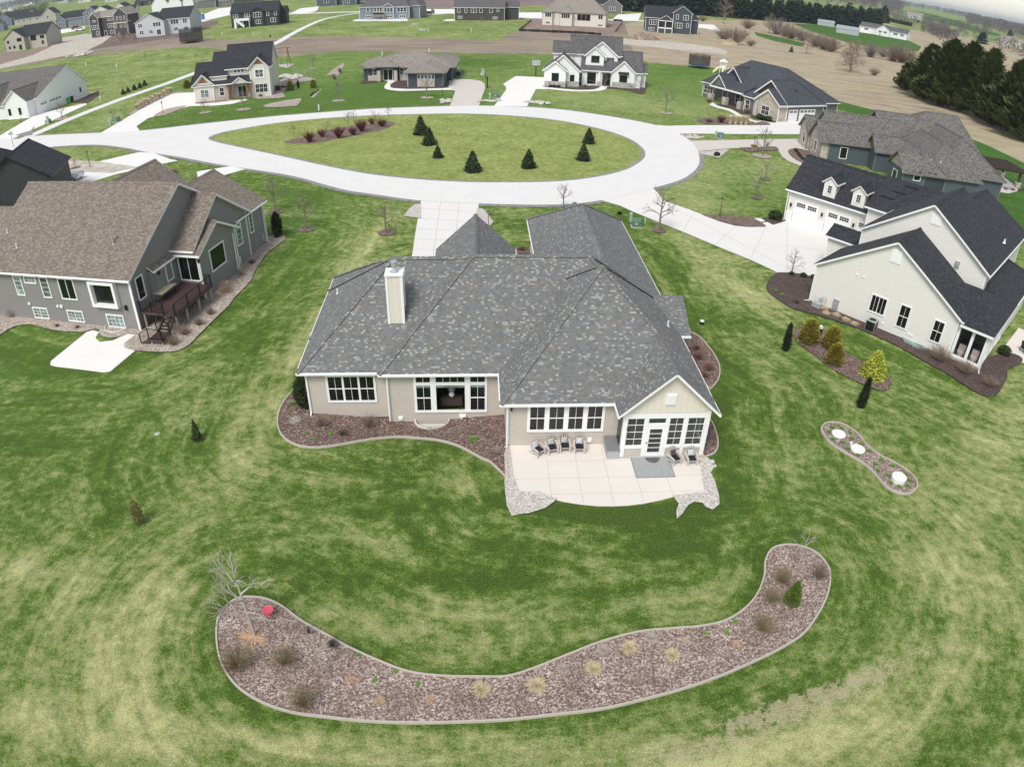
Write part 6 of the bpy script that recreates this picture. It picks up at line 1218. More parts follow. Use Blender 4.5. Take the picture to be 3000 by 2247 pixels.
for kd, reg, b, wp, hr, l in [('olive', Z8, (110, 470), 150, 1.0, 'sprawling bare shrub at the lower left edge of the long bed'), ('olive', Z8, (275, 462), 115, 1.0, 'round bare shrub left of the white whip'), ('dark', Z8, (352, 358), 44, 1.0, 'small dark shrub left of the whip top'), ('dark', Z8, (436, 402), 54, 1.0, 'small dark shrub right of the whip'), ('olive', Z8, (337, 600), 130, 1.0, 'bare shrub near the lower front edge of the long bed'),
    ('olive', Z8, (1962, 180), 90, 1.0, 'bare shrub at the narrow top of the right end of the long bed'), ('brown', Z8, (2090, 165), 80, 1.0, 'bare brown shrub at the right edge of the long bed'), ('olive', Z8, (1928, 250), 90, 1.0, 'bare shrub left of the green cone shrub'), ('olive', Z8, (1905, 345), 100, 1.0, 'bare shrub at the bend of the long bed'),
    ('brown', RM2, (320, 680), 220, .9, 'bare shrub under the bedroom windows of the tan house'), ('brown', RM2, (800, 690), 200, 1.1, 'tall bare shrub beside the corner downspout of the tan house'), ('dark', RM2, (530, 770), 160, .6, 'low dark shrub in the left back bed'), ('pale', RM2, (2050, 960), 160, 1., 'pale bare shrub at the patio end of the back bed'), ('bloom', RM2, (60, 650), 180, .7, 'shrub with whitish dried flower heads at the left corner bed'),
    ('rust', Z6, (1062, 790), 60, .8, 'topmost of the reddish shrubs in the curved bed right of the tan house'), ('rust', Z6, (1070, 835), 70, .8, 'second reddish shrub in the curved bed right of the tan house'), ('rust', Z6, (1118, 890), 70, .8, 'third reddish shrub in the curved bed right of the tan house'), ('rust', Z6, (1100, 925), 60, .8, 'lowest reddish shrub in the curved bed right of the tan house'),
    ('rust', Z5, (1185, 325), 60, .7, 'reddish low hedge shrub behind the front wing'), 
    ('brown', R6, (640, 1260), 200, 1.0, 'bare shrub nearest the deck stair'), ('brown', R6, (780, 1140), 180, 1.0, 'bare shrub under the deck edge'), ('brown', R6, (945, 1030), 150, 1.1, 'dark bare shrub between deck posts'), ('brown', R6, (1080, 905), 130, 1.2, 'bare shrub under the far end of the deck'), ('dryh', R6, (1260, 640), 240, 1.0, 'shrub with dried brown flower heads against the grey wall'), ('dryh', R6, (1440, 440), 150, .9, 'dried brown flowered shrub near the wall downspout'), ('rust', R6, (1560, 300), 110, .8, 'reddish shrub by the small basement window'), ('pale', R7, (150, 860), 230, .8, 'pale bare shrub at the left end of the grey wall'), ('dark', R7, (800, 990), 90, .6, 'low dark shrub in the rock bed by the grey wall'), ('dark', R7, (1080, 1010), 90, .6, 'second low dark shrub in the rock bed by the grey wall'),
    ('brown', A4, (1520, 850), 200, .8, 'bare shrub left of the screened corner porch of the beige house'), ('brown', A4, (1730, 960), 160, .9, 'bare shrub under the corner porch of the beige house'), ('brown', A4, (1930, 1060), 150, .7, 'bare shrub in the lower corner bed of the beige house'), ('dark', A4, (370, 390), 70, .7, 'small dark shrub by the downspout of the beige house'), 
    ('rust', RN, (1890, 520), 100, .9, 'large reddish shrub in the oval bed against the slate house'), ('pale', RN, (1310, 360), 110, 1, 'bare shrub right of the tan drive lamp'), ('pale', RN, (1175, 350), 80, 1, 'bare shrub behind the tan drive lamp'), ('red', A6, (400, 1040), 180, .8, 'red-stemmed shrub in the roadside bed of the dark gabled house'), ('rust', A6, (230, 740), 110, .7, 'reddish shrub at the left corner of the dark gabled house'), ('grey', A6, (420, 760), 130, 1.0, 'bare shrub before the porch of the dark gabled house'), ('brown', A6, (770, 900), 120, .9, 'bare shrub at the right of the porch of the dark gabled house'), ('dark', A6, (230, 1030), 140, .5, 'low dark shrub in the roadside bed of the dark gabled house'),
    ('brown', Z4, (1133, 262), 70, 1.1, 'rounded bare shrub beside the roof of the grey sided house'), ('grey', A7, (1000, 945), 90, .7, 'bare shrub at the farmhouse walk, left'), ('grey', A7, (1240, 950), 80, .7, 'bare shrub at the farmhouse walk, middle'), ('grey', A7, (1730, 960), 90, .8, 'bare shrub under the right gable of the farmhouse'), ('brown', A7, (1860, 940), 90, 1.1, 'tall bare shrub right of the farmhouse'), ('brown', A8, (260, 1270), 90, 1.6, 'bare shrub at the left end of the low hipped house'), ('grey', A9, (200, 1490), 120, .5, 'bare shrubs row under the left gable of the cream house'), ('grey', A9, (1020, 1430), 130, .5, 'bare shrub under the triple window of the cream house'),
    ('brown', A9, (2110, 1180), 90, 1.6, 'tall bronze bush in the long strip bed, lower one'), ('brown', A9, (2190, 1080), 80, 1.6, 'tall bronze bush in the long strip bed, upper one'), ('brown', Z6, (600, 105), 40, .8, None)]:
    if l: put(kd, reg, b, wp, hr, l)
for i, (x, y, wp, hr) in enumerate([(600, 655, 120, 1.25), (772, 582, 100, 1.1), (1000, 598, 130, 1.25), (1202, 556, 100, 1.1), (1310, 508, 130, 1.35), (1455, 405, 90, 1.0), (1592, 440, 110, 1.0)]):
    put('red', RI, (x, y), wp*2.0, hr*.8, ['first', 'second', 'third', 'fourth', 'fifth', 'sixth', 'last'][i]+' from the left of the dark red twiggy shrubs in the island bed', 'dark red shrubs in the island bed')
for i, (x, y) in enumerate([(1500, 215), (1540, 205), (1575, 190), (1610, 175), (1640, 160)]): pass
# field edge thicket, one by one
th_ = [(265, 158, 175, 'KT', 0), (560, 215, 110, 'KT', 95), (700, 255, 80, '', 0), (610, 225, 100, '', 0), (420, 188, 60, '', 0), (770, 268, 80, '', 0), (860, 305, 80, '', 0), (910, 322, 90, '', 0), (960, 338, 90, '', 0), (1215, 372, 80, '', 0), (1300, 372, 50, '', 0), (1360, 400, 90, '', 0), (1420, 408, 90, '', 0), (1240, 492, 50, '', 0), (330, 290, 130, '', 0), (260, 255, 90, '', 0), (130, 140, 40, '', 0), (390, 250, 60, '', 0), (440, 300, 50, '', 0), (660, 240, 60, '', 0)]
for i, (x, y, wp, kk, top) in enumerate(th_):
    lab = f'bare grey thicket bush at the edge of the dry field'
    if kk: place(KTB, Z3, (x, y), (x, top-5 if top else -8), 'large bare tree in the field edge before the dark pine row' if i == 0 else 'bare tree behind the thicket of the dry field', wid=1.0)
    else: put('grey' if i % 2 else 'brown', Z3, (x, y), wp, .85, lab, 'thicket bushes along the dry field')
KBB = bare_tree('bare_tree', 'twigbrown', 77, depth=5, spread=1.0, trunk=.05, nl=30, r=.02)
place(KBB, Z3, (1085, 470), (1085, 262), 'huge rounded bare bush standing alone in the dry field', wid=1.25)
# --- big dark evergreens at the right and the pine row
KP = [conifer('pine_tree', 'p', M['pineleaf'], big_p, 7000, .07, 81+i, droop=-.2, lump=.55, up=.22) for i in range(3)]
for i, (bx_, by_, tx_, ty_, wd, l) in enumerate([(1440, 585, 1430, 395, 1.0, 'leftmost and lowest dark evergreen of the big clump at the right edge'), (1560, 640, 1585, 290, 1.05, 'tall dark evergreen, second from the left in the big clump'), (1680, 690, 1740, 262, 1.0, 'tallest dark evergreen in the big clump'), (1800, 720, 1850, 275, .95, 'dark evergreen with a split top in the middle of the big clump'), (1930, 770, 1975, 315, .8, 'dark evergreen with a pointed crown right of the gap in the clump'), (2010, 815, 2040, 470, 1.0, 'lower dark evergreen filling the front of the clump'), (2100, 850, 2140, 385, .9, 'dark evergreen near the right edge, pointed'), (2210, 915, 2230, 455, 1.0, 'dark evergreen cut by the right edge of the photo'), (2330, 980, 2360, 480, 1., None), (1650, 560, 1660, 330, 1., 'dark evergreen hidden behind the front of the clump')]):
    if l: place(KP[i % 3], Z3, (bx_, by_), (tx_, ty_), l, 'clump of tall dark evergreens', wid=wd*.98)
KN = [conifer('pine_tree', 'p', M['darkneedle'], lambda t: .27*np.clip(1-t, 0, 1)**.6*np.clip((t+.02)*12, .4, 1), 900, .11, 91+i, droop=.2, lump=.3) for i in range(3)]
ln = smooth_open([(1786, 30), (1850, 34), (1930, 38), (2010, 43), (2100, 49), (2200, 57), (2300, 64), (2380, 70), (2450, 75), (2530, 80), (2570, 77)], 6)
LN = [G(*p) for p in ln]; acc = 0.; n = 0; last = LN[0]; q = []
for a, b in zip(LN, LN[1:]):
    L = math.hypot(b[0]-a[0], b[1]-a[1]); m = max(1, int(L/6.))
    for j in range(m): q.append((a[0]+(b[0]-a[0])*j/m, a[1]+(b[1]-a[1])*j/m))
for i, (x, y) in enumerate(q):
    h = random.uniform(12.5, 16) if y > 470 else random.uniform(13, 17)
    KN[i % 3].put(x+random.uniform(-2, 2), y+random.uniform(-2, 2), 0, random.uniform(0, 360), (h*1.1, h*1.1, h), 'tall dark spruce standing in the dense row behind the upper right houses', 'dense row of tall dark spruces')
    if i % 2 == 0: h2 = h*1.15; KN[(i+1) % 3].put(x+random.uniform(4, 7), y+random.uniform(7, 11), 0, random.uniform(0, 360), (h2*1.1, h2*1.1, h2), 'tall dark spruce standing in the dense row behind the upper right houses', 'dense row of tall dark spruces')
place(KN[0], Z3, (1297, 150), (1297, 32), 'lone pointed spruce at the right end of the dense row', wid=1.2)
for i in range(9): place(KN[i % 3], Z3, (1330+18*i, 140+4*i), (1330+18*i, 112+4*i), 'low dark evergreen in the short hedge row right of the dense spruce row', 'short hedge row of evergreens', wid=1.6)
for b, t, l in (((1935, 285), (1938, 205), 'dark evergreen among the bare trees, centre right edge'), ((2120, 235), (2115, 190), 'broad dark evergreen near the right edge below the skyline'), ((1610, 178), (1610, 148), 'small dark evergreen in the far bare wood, left'), ((1680, 150), (1680, 128), 'small dark evergreen in the far bare wood, right'), ((1525, 150), (1525, 130), 'small dark evergreen near the far pale house')): place(KN[1], Z3, b, t, l, 'far dark evergreens', wid=1.6)
# --- the far bare woods: too many to count, one mass
def woods(name, segs, n, mat, hmin, hmax, size, seed, wpx=6):
    g = np.random.default_rng(seed); out = []
    for _ in range(n):
        s = segs[g.integers(len(segs))]; t = g.random(); p = (s[0][0]+(s[1][0]-s[0][0])*t, s[0][1]+(s[1][1]-s[0][1])*t+g.normal(0, s[2])); d = ray(*p)
        if d.z > -.004: continue
        x, y = G(*p, 0); D_ = math.hypot(x, y)
        if D_ > 6000: continue
        h = (hmin+(hmax-hmin)*g.random()); m = 46; th = g.random(m)*6.28; zz = g.random(m)**.8; rr = h*.42*np.sqrt(np.clip(1-((zz-.6)/.62)**2, .02, 1))*np.sqrt(g.random(m))
        P = np.stack([x+rr*np.cos(th), y+rr*np.sin(th), h*zz], -1); sz = size*h*(.6+.8*g.random((m, 1))); a = g.normal(0, 1, (m, 3)); a /= np.linalg.norm(a, axis=1, keepdims=True); b = g.normal(0, 1, (m, 3)); b /= np.linalg.norm(b, axis=1, keepdims=True)
        out.append(np.stack([P-a*sz*.5, P+a*sz*.5, P+b*sz*.8], 1))
    o = tris(np.concatenate(out), name, M[mat]); tag(o, None, None); o['kind'] = 'stuff'; return o
woods('bare_woods', [((2560, 6), (2720, 26), 2.5), ((2720, 24), (2850, 56), 3), ((2850, 56), (3010, 92), 3), ((2250, -20), (2600, 2), 5), ((2380, -2), (2640, 26), 5), ((2830, 62), (3010, 112), 5)], 900, 'farwood', 14, 24, .13, 101)
woods('bare_woods', [((2560, 40), (2680, 72), 6), ((2680, 70), (2820, 100), 7), ((2820, 100), (3010, 165), 8), ((2700, 62), (2900, 100), 5), ((2700, 90), (2800, 122), 4)], 300, 'farwood', 6, 11, .13, 102)
woods('bare_woods', [((1780, 22), (1910, 34), 4), ((1790, 12), (1960, 20), 5), ((2600, 30), (2640, 40), 3)], 70, 'farwood', 9, 15, .12, 103)
woods('bare_woods', [((0, 12), (220, -6), 3), ((0, 22), (120, 8), 3), ((150, 6), (420, -10), 4)], 420, 'farwood', 12, 22, .13, 104)
woods('leafing_woods', [((0, 62), (60, 44), 3), ((60, 44), (150, 18), 6), ((90, 40), (140, 34), 5), ((45, 62), (80, 52), 4)], 160, 'fargreen', 7, 13, .14, 105)
woods('bare_woods', [((1380, -2), (1800, 6), 3), ((1080, -6), (1400, -4), 2)], 60, 'farwood', 3, 6, .14, 106)
# --- grasses
M['tallstraw'] = leafm('tall_straw', (.55, .46, .33))
def tuft(name, mat, seed, n=130, spread=1., cat='grass clump', w_=.035):
    g = np.random.default_rng(seed); V = []
    a = g.random(n)*6.283; t = g.random(n)**.6*spread; L = .7+.5*g.random(n)
    d = np.stack([np.cos(a)*t, np.sin(a)*t, 1-.45*t], -1); d /= np.linalg.norm(d, axis=1, keepdims=True); s = np.stack([-np.sin(a), np.cos(a), np.zeros(n)], -1)*w_
    p0 = g.normal(0, .06, (n, 3)); p0[:, 2] = 0; m = p0+d*(L*.6)[:, None]; e = m+(d+np.stack([np.cos(a), np.sin(a), -.4-.6*t], -1)*.5)*(L*.35)[:, None]
    V = np.concatenate([np.stack([p0-s, p0+s, m], 1), np.stack([m-s*.8, m+s*.8, e], 1)]); o = tris(V, name, M[mat]); tag(o, 'tuft', cat); return Kind(o)
TG = dict(straw=tuft('grass_clump', 'straw', 111, 220, 1.4), orange=tuft('grass_clump', 'orangestraw', 112, 110, 1.5), pale=tuft('grass_clump', 'palestraw', 113, 200, 1.3), green=tuft('perennial_clump', 'sprout', 114, 110, 1.1, 'plant', .06), tall=tuft('tall_grass_clump', 'tallstraw', 115, 200, .42))
def tput(kind, reg, b, wpx, l, g, hr=.8):
    x, y = G(*reg(*b)); x2, y2 = G(*reg(b[0]+wpx/2, b[1])); s = math.hypot(x2-x, y2-y)/.85; return TG[kind].put(x, y, gz(x, y)+.105, random.uniform(0, 360), (s, s, s*hr), l, g)
for i, (x, y, wp) in enumerate([(943, 552, 62), (1132, 538, 66), (1325, 482, 58), (1448, 410, 58), (1593, 435, 54)]): tput('straw', Z8, (x, y), wp, ['first', 'second', 'third', 'fourth', 'fifth'][i]+' from the left of the large straw-coloured grass clumps in the long bed', 'large straw clumps in the long bed')
for i, (x, y, wp) in enumerate([(498, 516, 36), (597, 590, 40), (772, 585, 34), (1637, 382, 28), (1810, 396, 34)]): tput('orange', Z8, (x, y), wp, ['first', 'second', 'third', 'fourth', 'fifth'][i]+' from the left of the cut-back orange grass stubs in the long bed', 'orange grass stubs in the long bed', .5)
for i, (x, y, wp) in enumerate([(1220, 480, 50), (1357, 416, 50), (1520, 376, 50)]): tput('pale', Z8, (x, y), wp, ['left', 'middle', 'right'][i]+' greyish dried clump in the long bed', 'greyish clumps in the long bed', .6)
for i, (x, y) in enumerate([(527, 432), (652, 490), (580, 521), (728, 531), (1705, 359), (1775, 355), (1808, 318)]): tput('green', Z8, (x, y), 20, ['first', 'second', 'third', 'fourth', 'fifth', 'sixth', 'last'][i]+' from the left of the green shoots in the long bed', 'green shoots in the long bed', .6)
ring_ = tput('orange', Z8, (165, 375), 96, 'ring of cut straw round the trunk of the large pale bare tree', None, .12)
for i, (x, y, wp) in enumerate([(1818, 820, 90), (1712, 745, 40), (410, 760, 50), (165, 755, 45), (245, 820, 45), (20, 462, 60)]): tput('green', RM2, (x, y), wp, ['large green perennial clump in the back bed, right of the window well', 'small green shoot right of the window well', 'green shoot in the left back bed, right of a pair', 'green shoot in the left back bed, left one', 'green shoot near the edging of the left back bed', 'green clump at the far left corner of the back bed'][i], 'green clumps in the back bed', .7)
for i, (x, y) in enumerate([(395, 330), (550, 338), (330, 402), (695, 420), (405, 535), (728, 522), (565, 585), (655, 690), (880, 610), (1010, 730), (830, 805), (1230, 885), (1125, 955), (1165, 1065), (1425, 985), (1335, 1145), (1640, 1120), (1385, 1275), (1710, 1235), (1525, 1335), (1675, 1330)]):
    tput('green', RS, (x, y), 88, 'small bright green day lily clump growing between the pale lids of the kidney bed', 'green clumps in the small kidney bed', .75)
for i, (x, y) in enumerate([(533, 1060), (608, 1064), (688, 1066), (757, 1068)]):
    xx, yy = G(*A6(x, y)); h = 2.1; TG['tall'].put(xx, yy, 0, 0, (h*.8, h*.8, h), ['first', 'second', 'third', 'fourth'][i]+' from the left of the tall blond grasses by the long driveway', 'tall blond grasses')
for i, (x, y) in enumerate([(1125, 400), (1160, 405)]): xx, yy = G(*RN(x, y)); TG['tall'].put(xx, yy, 0, 0, (1.1, 1.1, 1.3), ['left', 'right'][i]+' blond grass clump at the foot of the tan drive lamp', 'grasses at the lamp')
for i in range(10): xx, yy = G(*Z1(890+24*i, 712-12*i)); TG['tall'].put(xx, yy, .06, i*40, (1.7, 1.7, 1.4+.25*(i%3)), 'tall blond grass clump in the strip between the path and the cream house drive', 'tall blond grasses beside the path')
for i, (x, y) in enumerate([(588, 435), (610, 475), (690, 488), (765, 525), (838, 560)]): tput('straw', A4, (x, y), 60, ['first', 'second', 'third', 'fourth', 'fifth'][i]+' from the left of the low straw clumps along the beige wall', 'low straw clumps along the beige wall', .5)
for i, (x, y) in enumerate([(202, 293), (248, 328)]): tput('green', A4, (x, y), 36, ['left', 'right'][i]+' yellow-green clump in the bed beside the wide drive', 'yellow-green clumps', .7)

# ------------------------------------------------------------------ mulch beds with their edging
def bed(name, label, pts, mat, edge=None, sm=4, drape=False, ew=.12, cat='flower bed', group=None):
    pts = smooth_closed(pts, sm) if sm else pts; cx = sum(p[0] for p in pts)/len(pts); cy = sum(p[1] for p in pts)/len(pts); z = ZL('b')
    root = empty(name, (cx, cy, z), 0, label, cat, group); loc = [(p[0]-cx, p[1]-cy) for p in pts]
    o = patch('mulch', pts, 0, mat, kind=None, parent=root, drape=drape); o.location = (-cx, -cy, 0)
    if edge:
        b = MB(); N = len(loc); inn = offset(loc, -ew/2); outt = offset(loc, ew/2)
        for i in range(N):
            j = (i+1) % N; h = .07; zz = [gz(*pts[i]), gz(*pts[j])] if drape else [0, 0]
            a, b_, c, d = inn[i], inn[j], outt[j], outt[i]
            b.poly([(*a, zz[0]+h), (*d, zz[0]+h), (*c, zz[1]+h), (*b_, zz[1]+h)][::1]); b.poly([(*d, zz[0]-.08), (*c, zz[1]-.08), (*c, zz[1]+h), (*d, zz[0]+h)]); b.poly([(*b_, zz[1]-.08), (*a, zz[0]-.08), (*a, zz[0]+h), (*b_, zz[1]+h)])
        b.build('edging', edge, root)
    return root
bed('long_mulch_bed', 'long curved mulch bed with pale edging across the bottom of the photo', D(LONG_BED), M['mulchpale'], M['edge'], 4, ew=.085)
bed('kidney_bed', 'small kidney-shaped mulch bed with three pale round lids, right lawn', RS.g([(200, 370), (240, 280), (330, 240), (450, 240), (600, 280), (750, 370), (850, 460), (930, 570), (1020, 660), (1130, 745), (1280, 840), (1430, 910), (1600, 1010), (1720, 1100), (1810, 1210), (1840, 1310), (1790, 1400), (1700, 1450), (1570, 1450), (1420, 1400), (1300, 1320), (1210, 1230), (1120, 1120), (1010, 1010), (900, 920), (750, 830), (600, 745), (450, 650), (330, 560), (250, 460)]), M['mulchpale'], M['edge'], 3, ew=.08)
bed('oval_mulch_bed', 'long oval mulch bed with golden conifers on the lawn right of the tan house', A4.g([(345, 630), (370, 590), (430, 570), (520, 575), (600, 620), (700, 720), (780, 790), (860, 840), (950, 900), (1050, 945), (1110, 985), (1140, 1040), (1110, 1085), (1050, 1097), (960, 1070), (850, 1020), (720, 960), (600, 880), (500, 800), (420, 740), (365, 690)]), M['mulch'])
bed('foundation_bed', 'dark mulch bed running along the wall of the pale beige house', A4.g([(120, 255), (150, 200), (230, 140), (500, 175), (560, 300), (1100, 500), (1700, 760), (1900, 820), (2080, 790), (2190, 830), (2180, 880), (2080, 930), (2070, 1000), (2010, 1110), (1960, 1145), (1860, 1130), (1740, 1060), (1600, 970), (1450, 890), (1300, 800), (1150, 720), (1000, 650), (850, 590), (650, 520), (480, 470), (330, 430), (220, 360), (150, 310)]), M['mulchdark'], None, 3)
bed('planting_bed', 'mulch bed with pale edging under the back windows of the tan house', D([(640, 840), (655, 843), (668, 850)])+[MF.wor(*p) for p in ((-12.7, 11.), (-10, 9.2), (-7.9, 9.0), (-6.2, 8.9), (-6.02, 8.4), (-5.9, 7.9), (-5.5, 7.45), (-4.85, 7.25), (-4.2, 7.45), (-3.8, 7.9), (-3.68, 8.4), (-3.5, 8.9), (-1, 8.9), (.3, 8.6), (.25, 6), (-.12, 4.2), (-.12, 2.2), (-.15, 1.75))]+D([(1060, 1001), (1040, 992), (1000, 970), (980, 962), (955, 955), (930, 951), (870, 946), (830, 948), (790, 953), (740, 962), (690, 969), (650, 966), (620, 953), (605, 935), (600, 912), (606, 885), (620, 862)]), M['mulch'], M['edge'], 3, drape=True, ew=.08)
bed('side_bed', 'curved mulch bed with reddish shrubs right of the tan house', Z6.g([(985, 700), (1030, 706), (1075, 730), (1120, 780), (1155, 830), (1173, 880), (1168, 930), (1145, 965), (1118, 975), (1060, 900), (1000, 780)]), M['mulch'], M['edge'], 4, ew=.08)
bed('side_bed', 'narrow mulch bed at the right corner of the screened porch', Z6.g([(1095, 1120), (1125, 1130), (1150, 1180), (1164, 1240), (1155, 1285), (1120, 1305), (1085, 1308), (1080, 1200)]), M['mulch'], M['edge'], 3, ew=.08)
bed('rock_mulch_bed', 'tan mulch bed under the deck and along the far side of the grey sided house', R6.g([(60, 1240), (130, 1310), (300, 1335), (500, 1345), (650, 1335), (760, 1300), (850, 1235), (930, 1150), (1050, 1030), (1170, 910), (1290, 800), (1340, 720), (1420, 640), (1560, 490), (1590, 400), (1690, 250), (1760, 160), (1960, 10), (1900, -30), (1700, 10), (1300, 340), (1000, 620), (700, 820), (400, 1000)]), M['rock'], None, 2)
bed('rock_mulch_bed', 'tan mulch bed in front of the long grey wall, left edge of the photo', R7.g([(-300, 1250), (0, 1105), (100, 1040), (200, 990), (300, 968), (420, 962), (560, 990), (700, 1030), (850, 1052), (1000, 1060), (1170, 1064), (1260, 1030), (1390, 1030), (1370, 1060), (1400, 1110), (1500, 1145), (1620, 1140), (1720, 1110), (1760, 1085), (1900, 1095), (1960, 1020), (1400, 960), (600, 870), (0, 790), (-300, 760)]), M['rock'], None, 2)
bed('island_bed', 'lens-shaped mulch bed with dark red shrubs on the loop island', RI.g([(260, 655), (380, 610), (520, 580), (700, 530), (900, 470), (1100, 440), (1300, 415), (1500, 395), (1650, 370), (1740, 375), (1780, 395), (1740, 430), (1600, 490), (1400, 530), (1200, 570), (1000, 605), (800, 650), (600, 672), (400, 675), (280, 670)]), M['mulch'], None, 3)
bed('roadside_bed', 'mulch strip with a lamp post along the wide side driveway', RN.g([(470, 1240), (600, 1250), (800, 1250), (1000, 1270), (1140, 1290), (1300, 1390), (1200, 1402), (1020, 1400), (850, 1370), (700, 1325), (560, 1280)]), M['mulch'], None, 2)
bed('roadside_bed', 'mulch corner beside the stepping slabs at the three-door garage', RN.g([(1240, 1290), (1380, 1275), (1490, 1240), (1570, 1200), (1640, 1170), (1610, 1300), (1500, 1345), (1385, 1375), (1310, 1330)]), M['mulchdark'], None, 0)
bed('oval_shrub_bed', 'oval mulch bed with a row of clipped shrubs at the slate house', RN.g([(1585, 430), (1610, 395), (1680, 385), (1760, 392), (1840, 420), (1930, 450), (1950, 500), (1870, 590), (1790, 575), (1700, 540), (1630, 490)]), M['mulch'], None, 3)
bed('lamp_bed', 'small mulch bed round the tan drive lamp post', RN.g([(950, 375), (1100, 370), (1250, 365), (1420, 360), (1465, 405), (1400, 415), (1250, 415), (1100, 432), (1010, 410)]), M['mulch'], None, 2)
bed('porch_bed', 'dark planting bed before the porch of the dark gabled house', A6.g([(330, 780), (450, 760), (600, 780), (750, 830), (850, 920), (980, 960), (1150, 1000), (1200, 1035), (1100, 1030), (900, 985), (700, 905), (560, 835), (400, 800)]), M['mulchdark'], None, 2)
bed('roadside_bed', 'roadside mulch bed with blond grasses by the long driveway', A6.g([(50, 1000), (120, 970), (300, 975), (500, 1000), (650, 1030), (800, 1045), (900, 1040), (1000, 1020), (1080, 1040), (1110, 1070), (900, 1075), (600, 1070), (300, 1068), (120, 1040)]), M['mulch'], None, 2)
bed('porch_bed', 'dark mulch bed round the brick garage wing of the low hipped house', A8.g([(680, 1420), (760, 1330), (840, 1290), (960, 1300), (980, 1410), (1500, 1405), (1620, 1420), (1400, 1440), (1000, 1450), (800, 1440)]), M['mulchdark'], None, 2)
bed('porch_bed', 'dark mulch patch at the left end of the low hipped house', A8.g([(190, 1350), (280, 1290), (560, 1270), (600, 1300), (580, 1330), (400, 1350), (260, 1362)]), M['mulchdark'], None, 2)
bed('porch_bed', 'dark mulch bed before the stone base of the white farmhouse', A7.g([(790, 930), (1180, 945), (1390, 915), (1395, 940), (1340, 965), (1140, 968), (900, 952), (800, 945)]), M['mulchdark'], None, 2)
bed('porch_bed', 'dark mulch bed under the right gable of the white farmhouse', A7.g([(1460, 960), (1520, 935), (1760, 940), (1850, 940), (1890, 960), (1880, 1010), (1800, 1015), (1700, 985), (1560, 965)]), M['mulchdark'], None, 2)
bed('stone_bed', 'triangular pale stone bed on the lawn of the cream house', Reg(550, 180, 1000, 430, 2212).g([(1085, 645), (1200, 610), (1400, 570), (1630, 540), (1640, 570), (1570, 650), (1350, 665), (1120, 672)]), M['rock'], None, 0)
bed('stone_bed', 'short pale strip bed with four reddish shrubs', Reg(550, 180, 1000, 430, 2212).g([(1765, 530), (1820, 530), (1930, 415), (1900, 408)]), M['rock'], None, 0)
bed('stone_bed', 'tan bed round the corner of the cream house', Reg(550, 180, 1000, 430, 2212).g([(950, 530), (1180, 500), (1260, 440), (1330, 360), (1430, 370), (1370, 470), (1410, 520), (1300, 540), (1000, 550)]), M['rock'], None, 0)
bed('stone_bed', 'reddish bed before the left gable of the cream house', Reg(550, 180, 1000, 430, 2212).g([(90, 600), (150, 575), (400, 570), (640, 555), (640, 570), (400, 600), (160, 612)]), M['soilred'], None, 0)
bed('stone_bed', 'tan bed with bare shrubs along the cream house drive', Z1.g([(1000, 750), (1080, 710), (1170, 692), (1210, 690), (1160, 715), (1080, 745), (1020, 758)]), M['rock'], None, 2)
bed('stone_bed', 'long rising strip bed right of the cream house', A9.g([(1985, 1125), (2080, 1040), (2160, 985), (2230, 940), (2260, 960), (2200, 1080), (2120, 1170), (2090, 1190), (2100, 1110)]), M['rock'], None, 0)
bed('stone_bed', 'oval fire pit bed in the back yard of the cream house', A9.g([(1300, 1210), (1400, 1150), (1600, 1130), (1750, 1150), (1840, 1185), (1700, 1205), (1560, 1235), (1420, 1290), (1330, 1300)]), M['rock'], None, 2)
bed('stone_bed', 'pale pad under the swing frame behind the cream house', A9.g([(1290, 960), (1500, 945), (1520, 965), (1420, 1010), (1300, 995)]), M['gravel'], None, 0)
bed('grass_strip_bed', 'strip of tan mulch between the path and the cream house drive', Z1.g([(830, 745), (960, 660), (1110, 600), (1260, 598), (1110, 612), (960, 684), (850, 750)]), M['rock'], None, 0)
bed('dark_bed', 'dark gravel bed at the corner of the white gabled house', Z1.g([(480, 668), (560, 628), (640, 590), (640, 620), (600, 650), (560, 672)]), M['mulchdark'], None, 0)
bed('dark_bed', 'dark rocky ditch beside the drive of the white gabled house', Z1.g([(100, 880), (200, 850), (225, 820), (210, 880), (150, 888)]), M['shoulder'], None, 0)
bed('stone_skirt', 'pale broken stone along the left and front edge of the patio', Z6.g([(150, 1235), (128, 1300), (132, 1390), (128, 1440), (140, 1550), (165, 1600), (200, 1590), (250, 1585), (330, 1560), (385, 1517), (300, 1480), (200, 1480), (170, 1400)]), M['gravel'], None, 0)
bed('stone_skirt', 'pale broken stone at the right corner of the patio', Z6.g([(1075, 1325), (1100, 1300), (1130, 1330), (1145, 1360), (1130, 1390), (1150, 1430), (1170, 1500), (1172, 1540), (1140, 1568), (1105, 1555), (1090, 1535), (1050, 1530), (1020, 1545), (990, 1590), (965, 1612), (962, 1570), (975, 1540), (945, 1500), (1100, 1480)]), M['gravel'], None, 0)
bed('stone_skirt', 'pale stone apron left of the main driveway mouth', Z5.g([(578, 148), (610, 110), (640, 88), (668, 86), (668, 160), (620, 155)]), M['gravel'], None, 0)
bed('stone_skirt', 'pale stone apron right of the main driveway mouth', Z5.g([(955, 108), (985, 112), (1010, 140), (1040, 180), (1020, 200), (985, 180), (950, 145)]), M['gravel'], None, 0)
bed('side_bed', 'mulch bed with a reddish hedge at the front of the tan house', Z5.g([(1110, 312), (1240, 312), (1240, 340), (1120, 340)]), M['mulch'], None, 0)

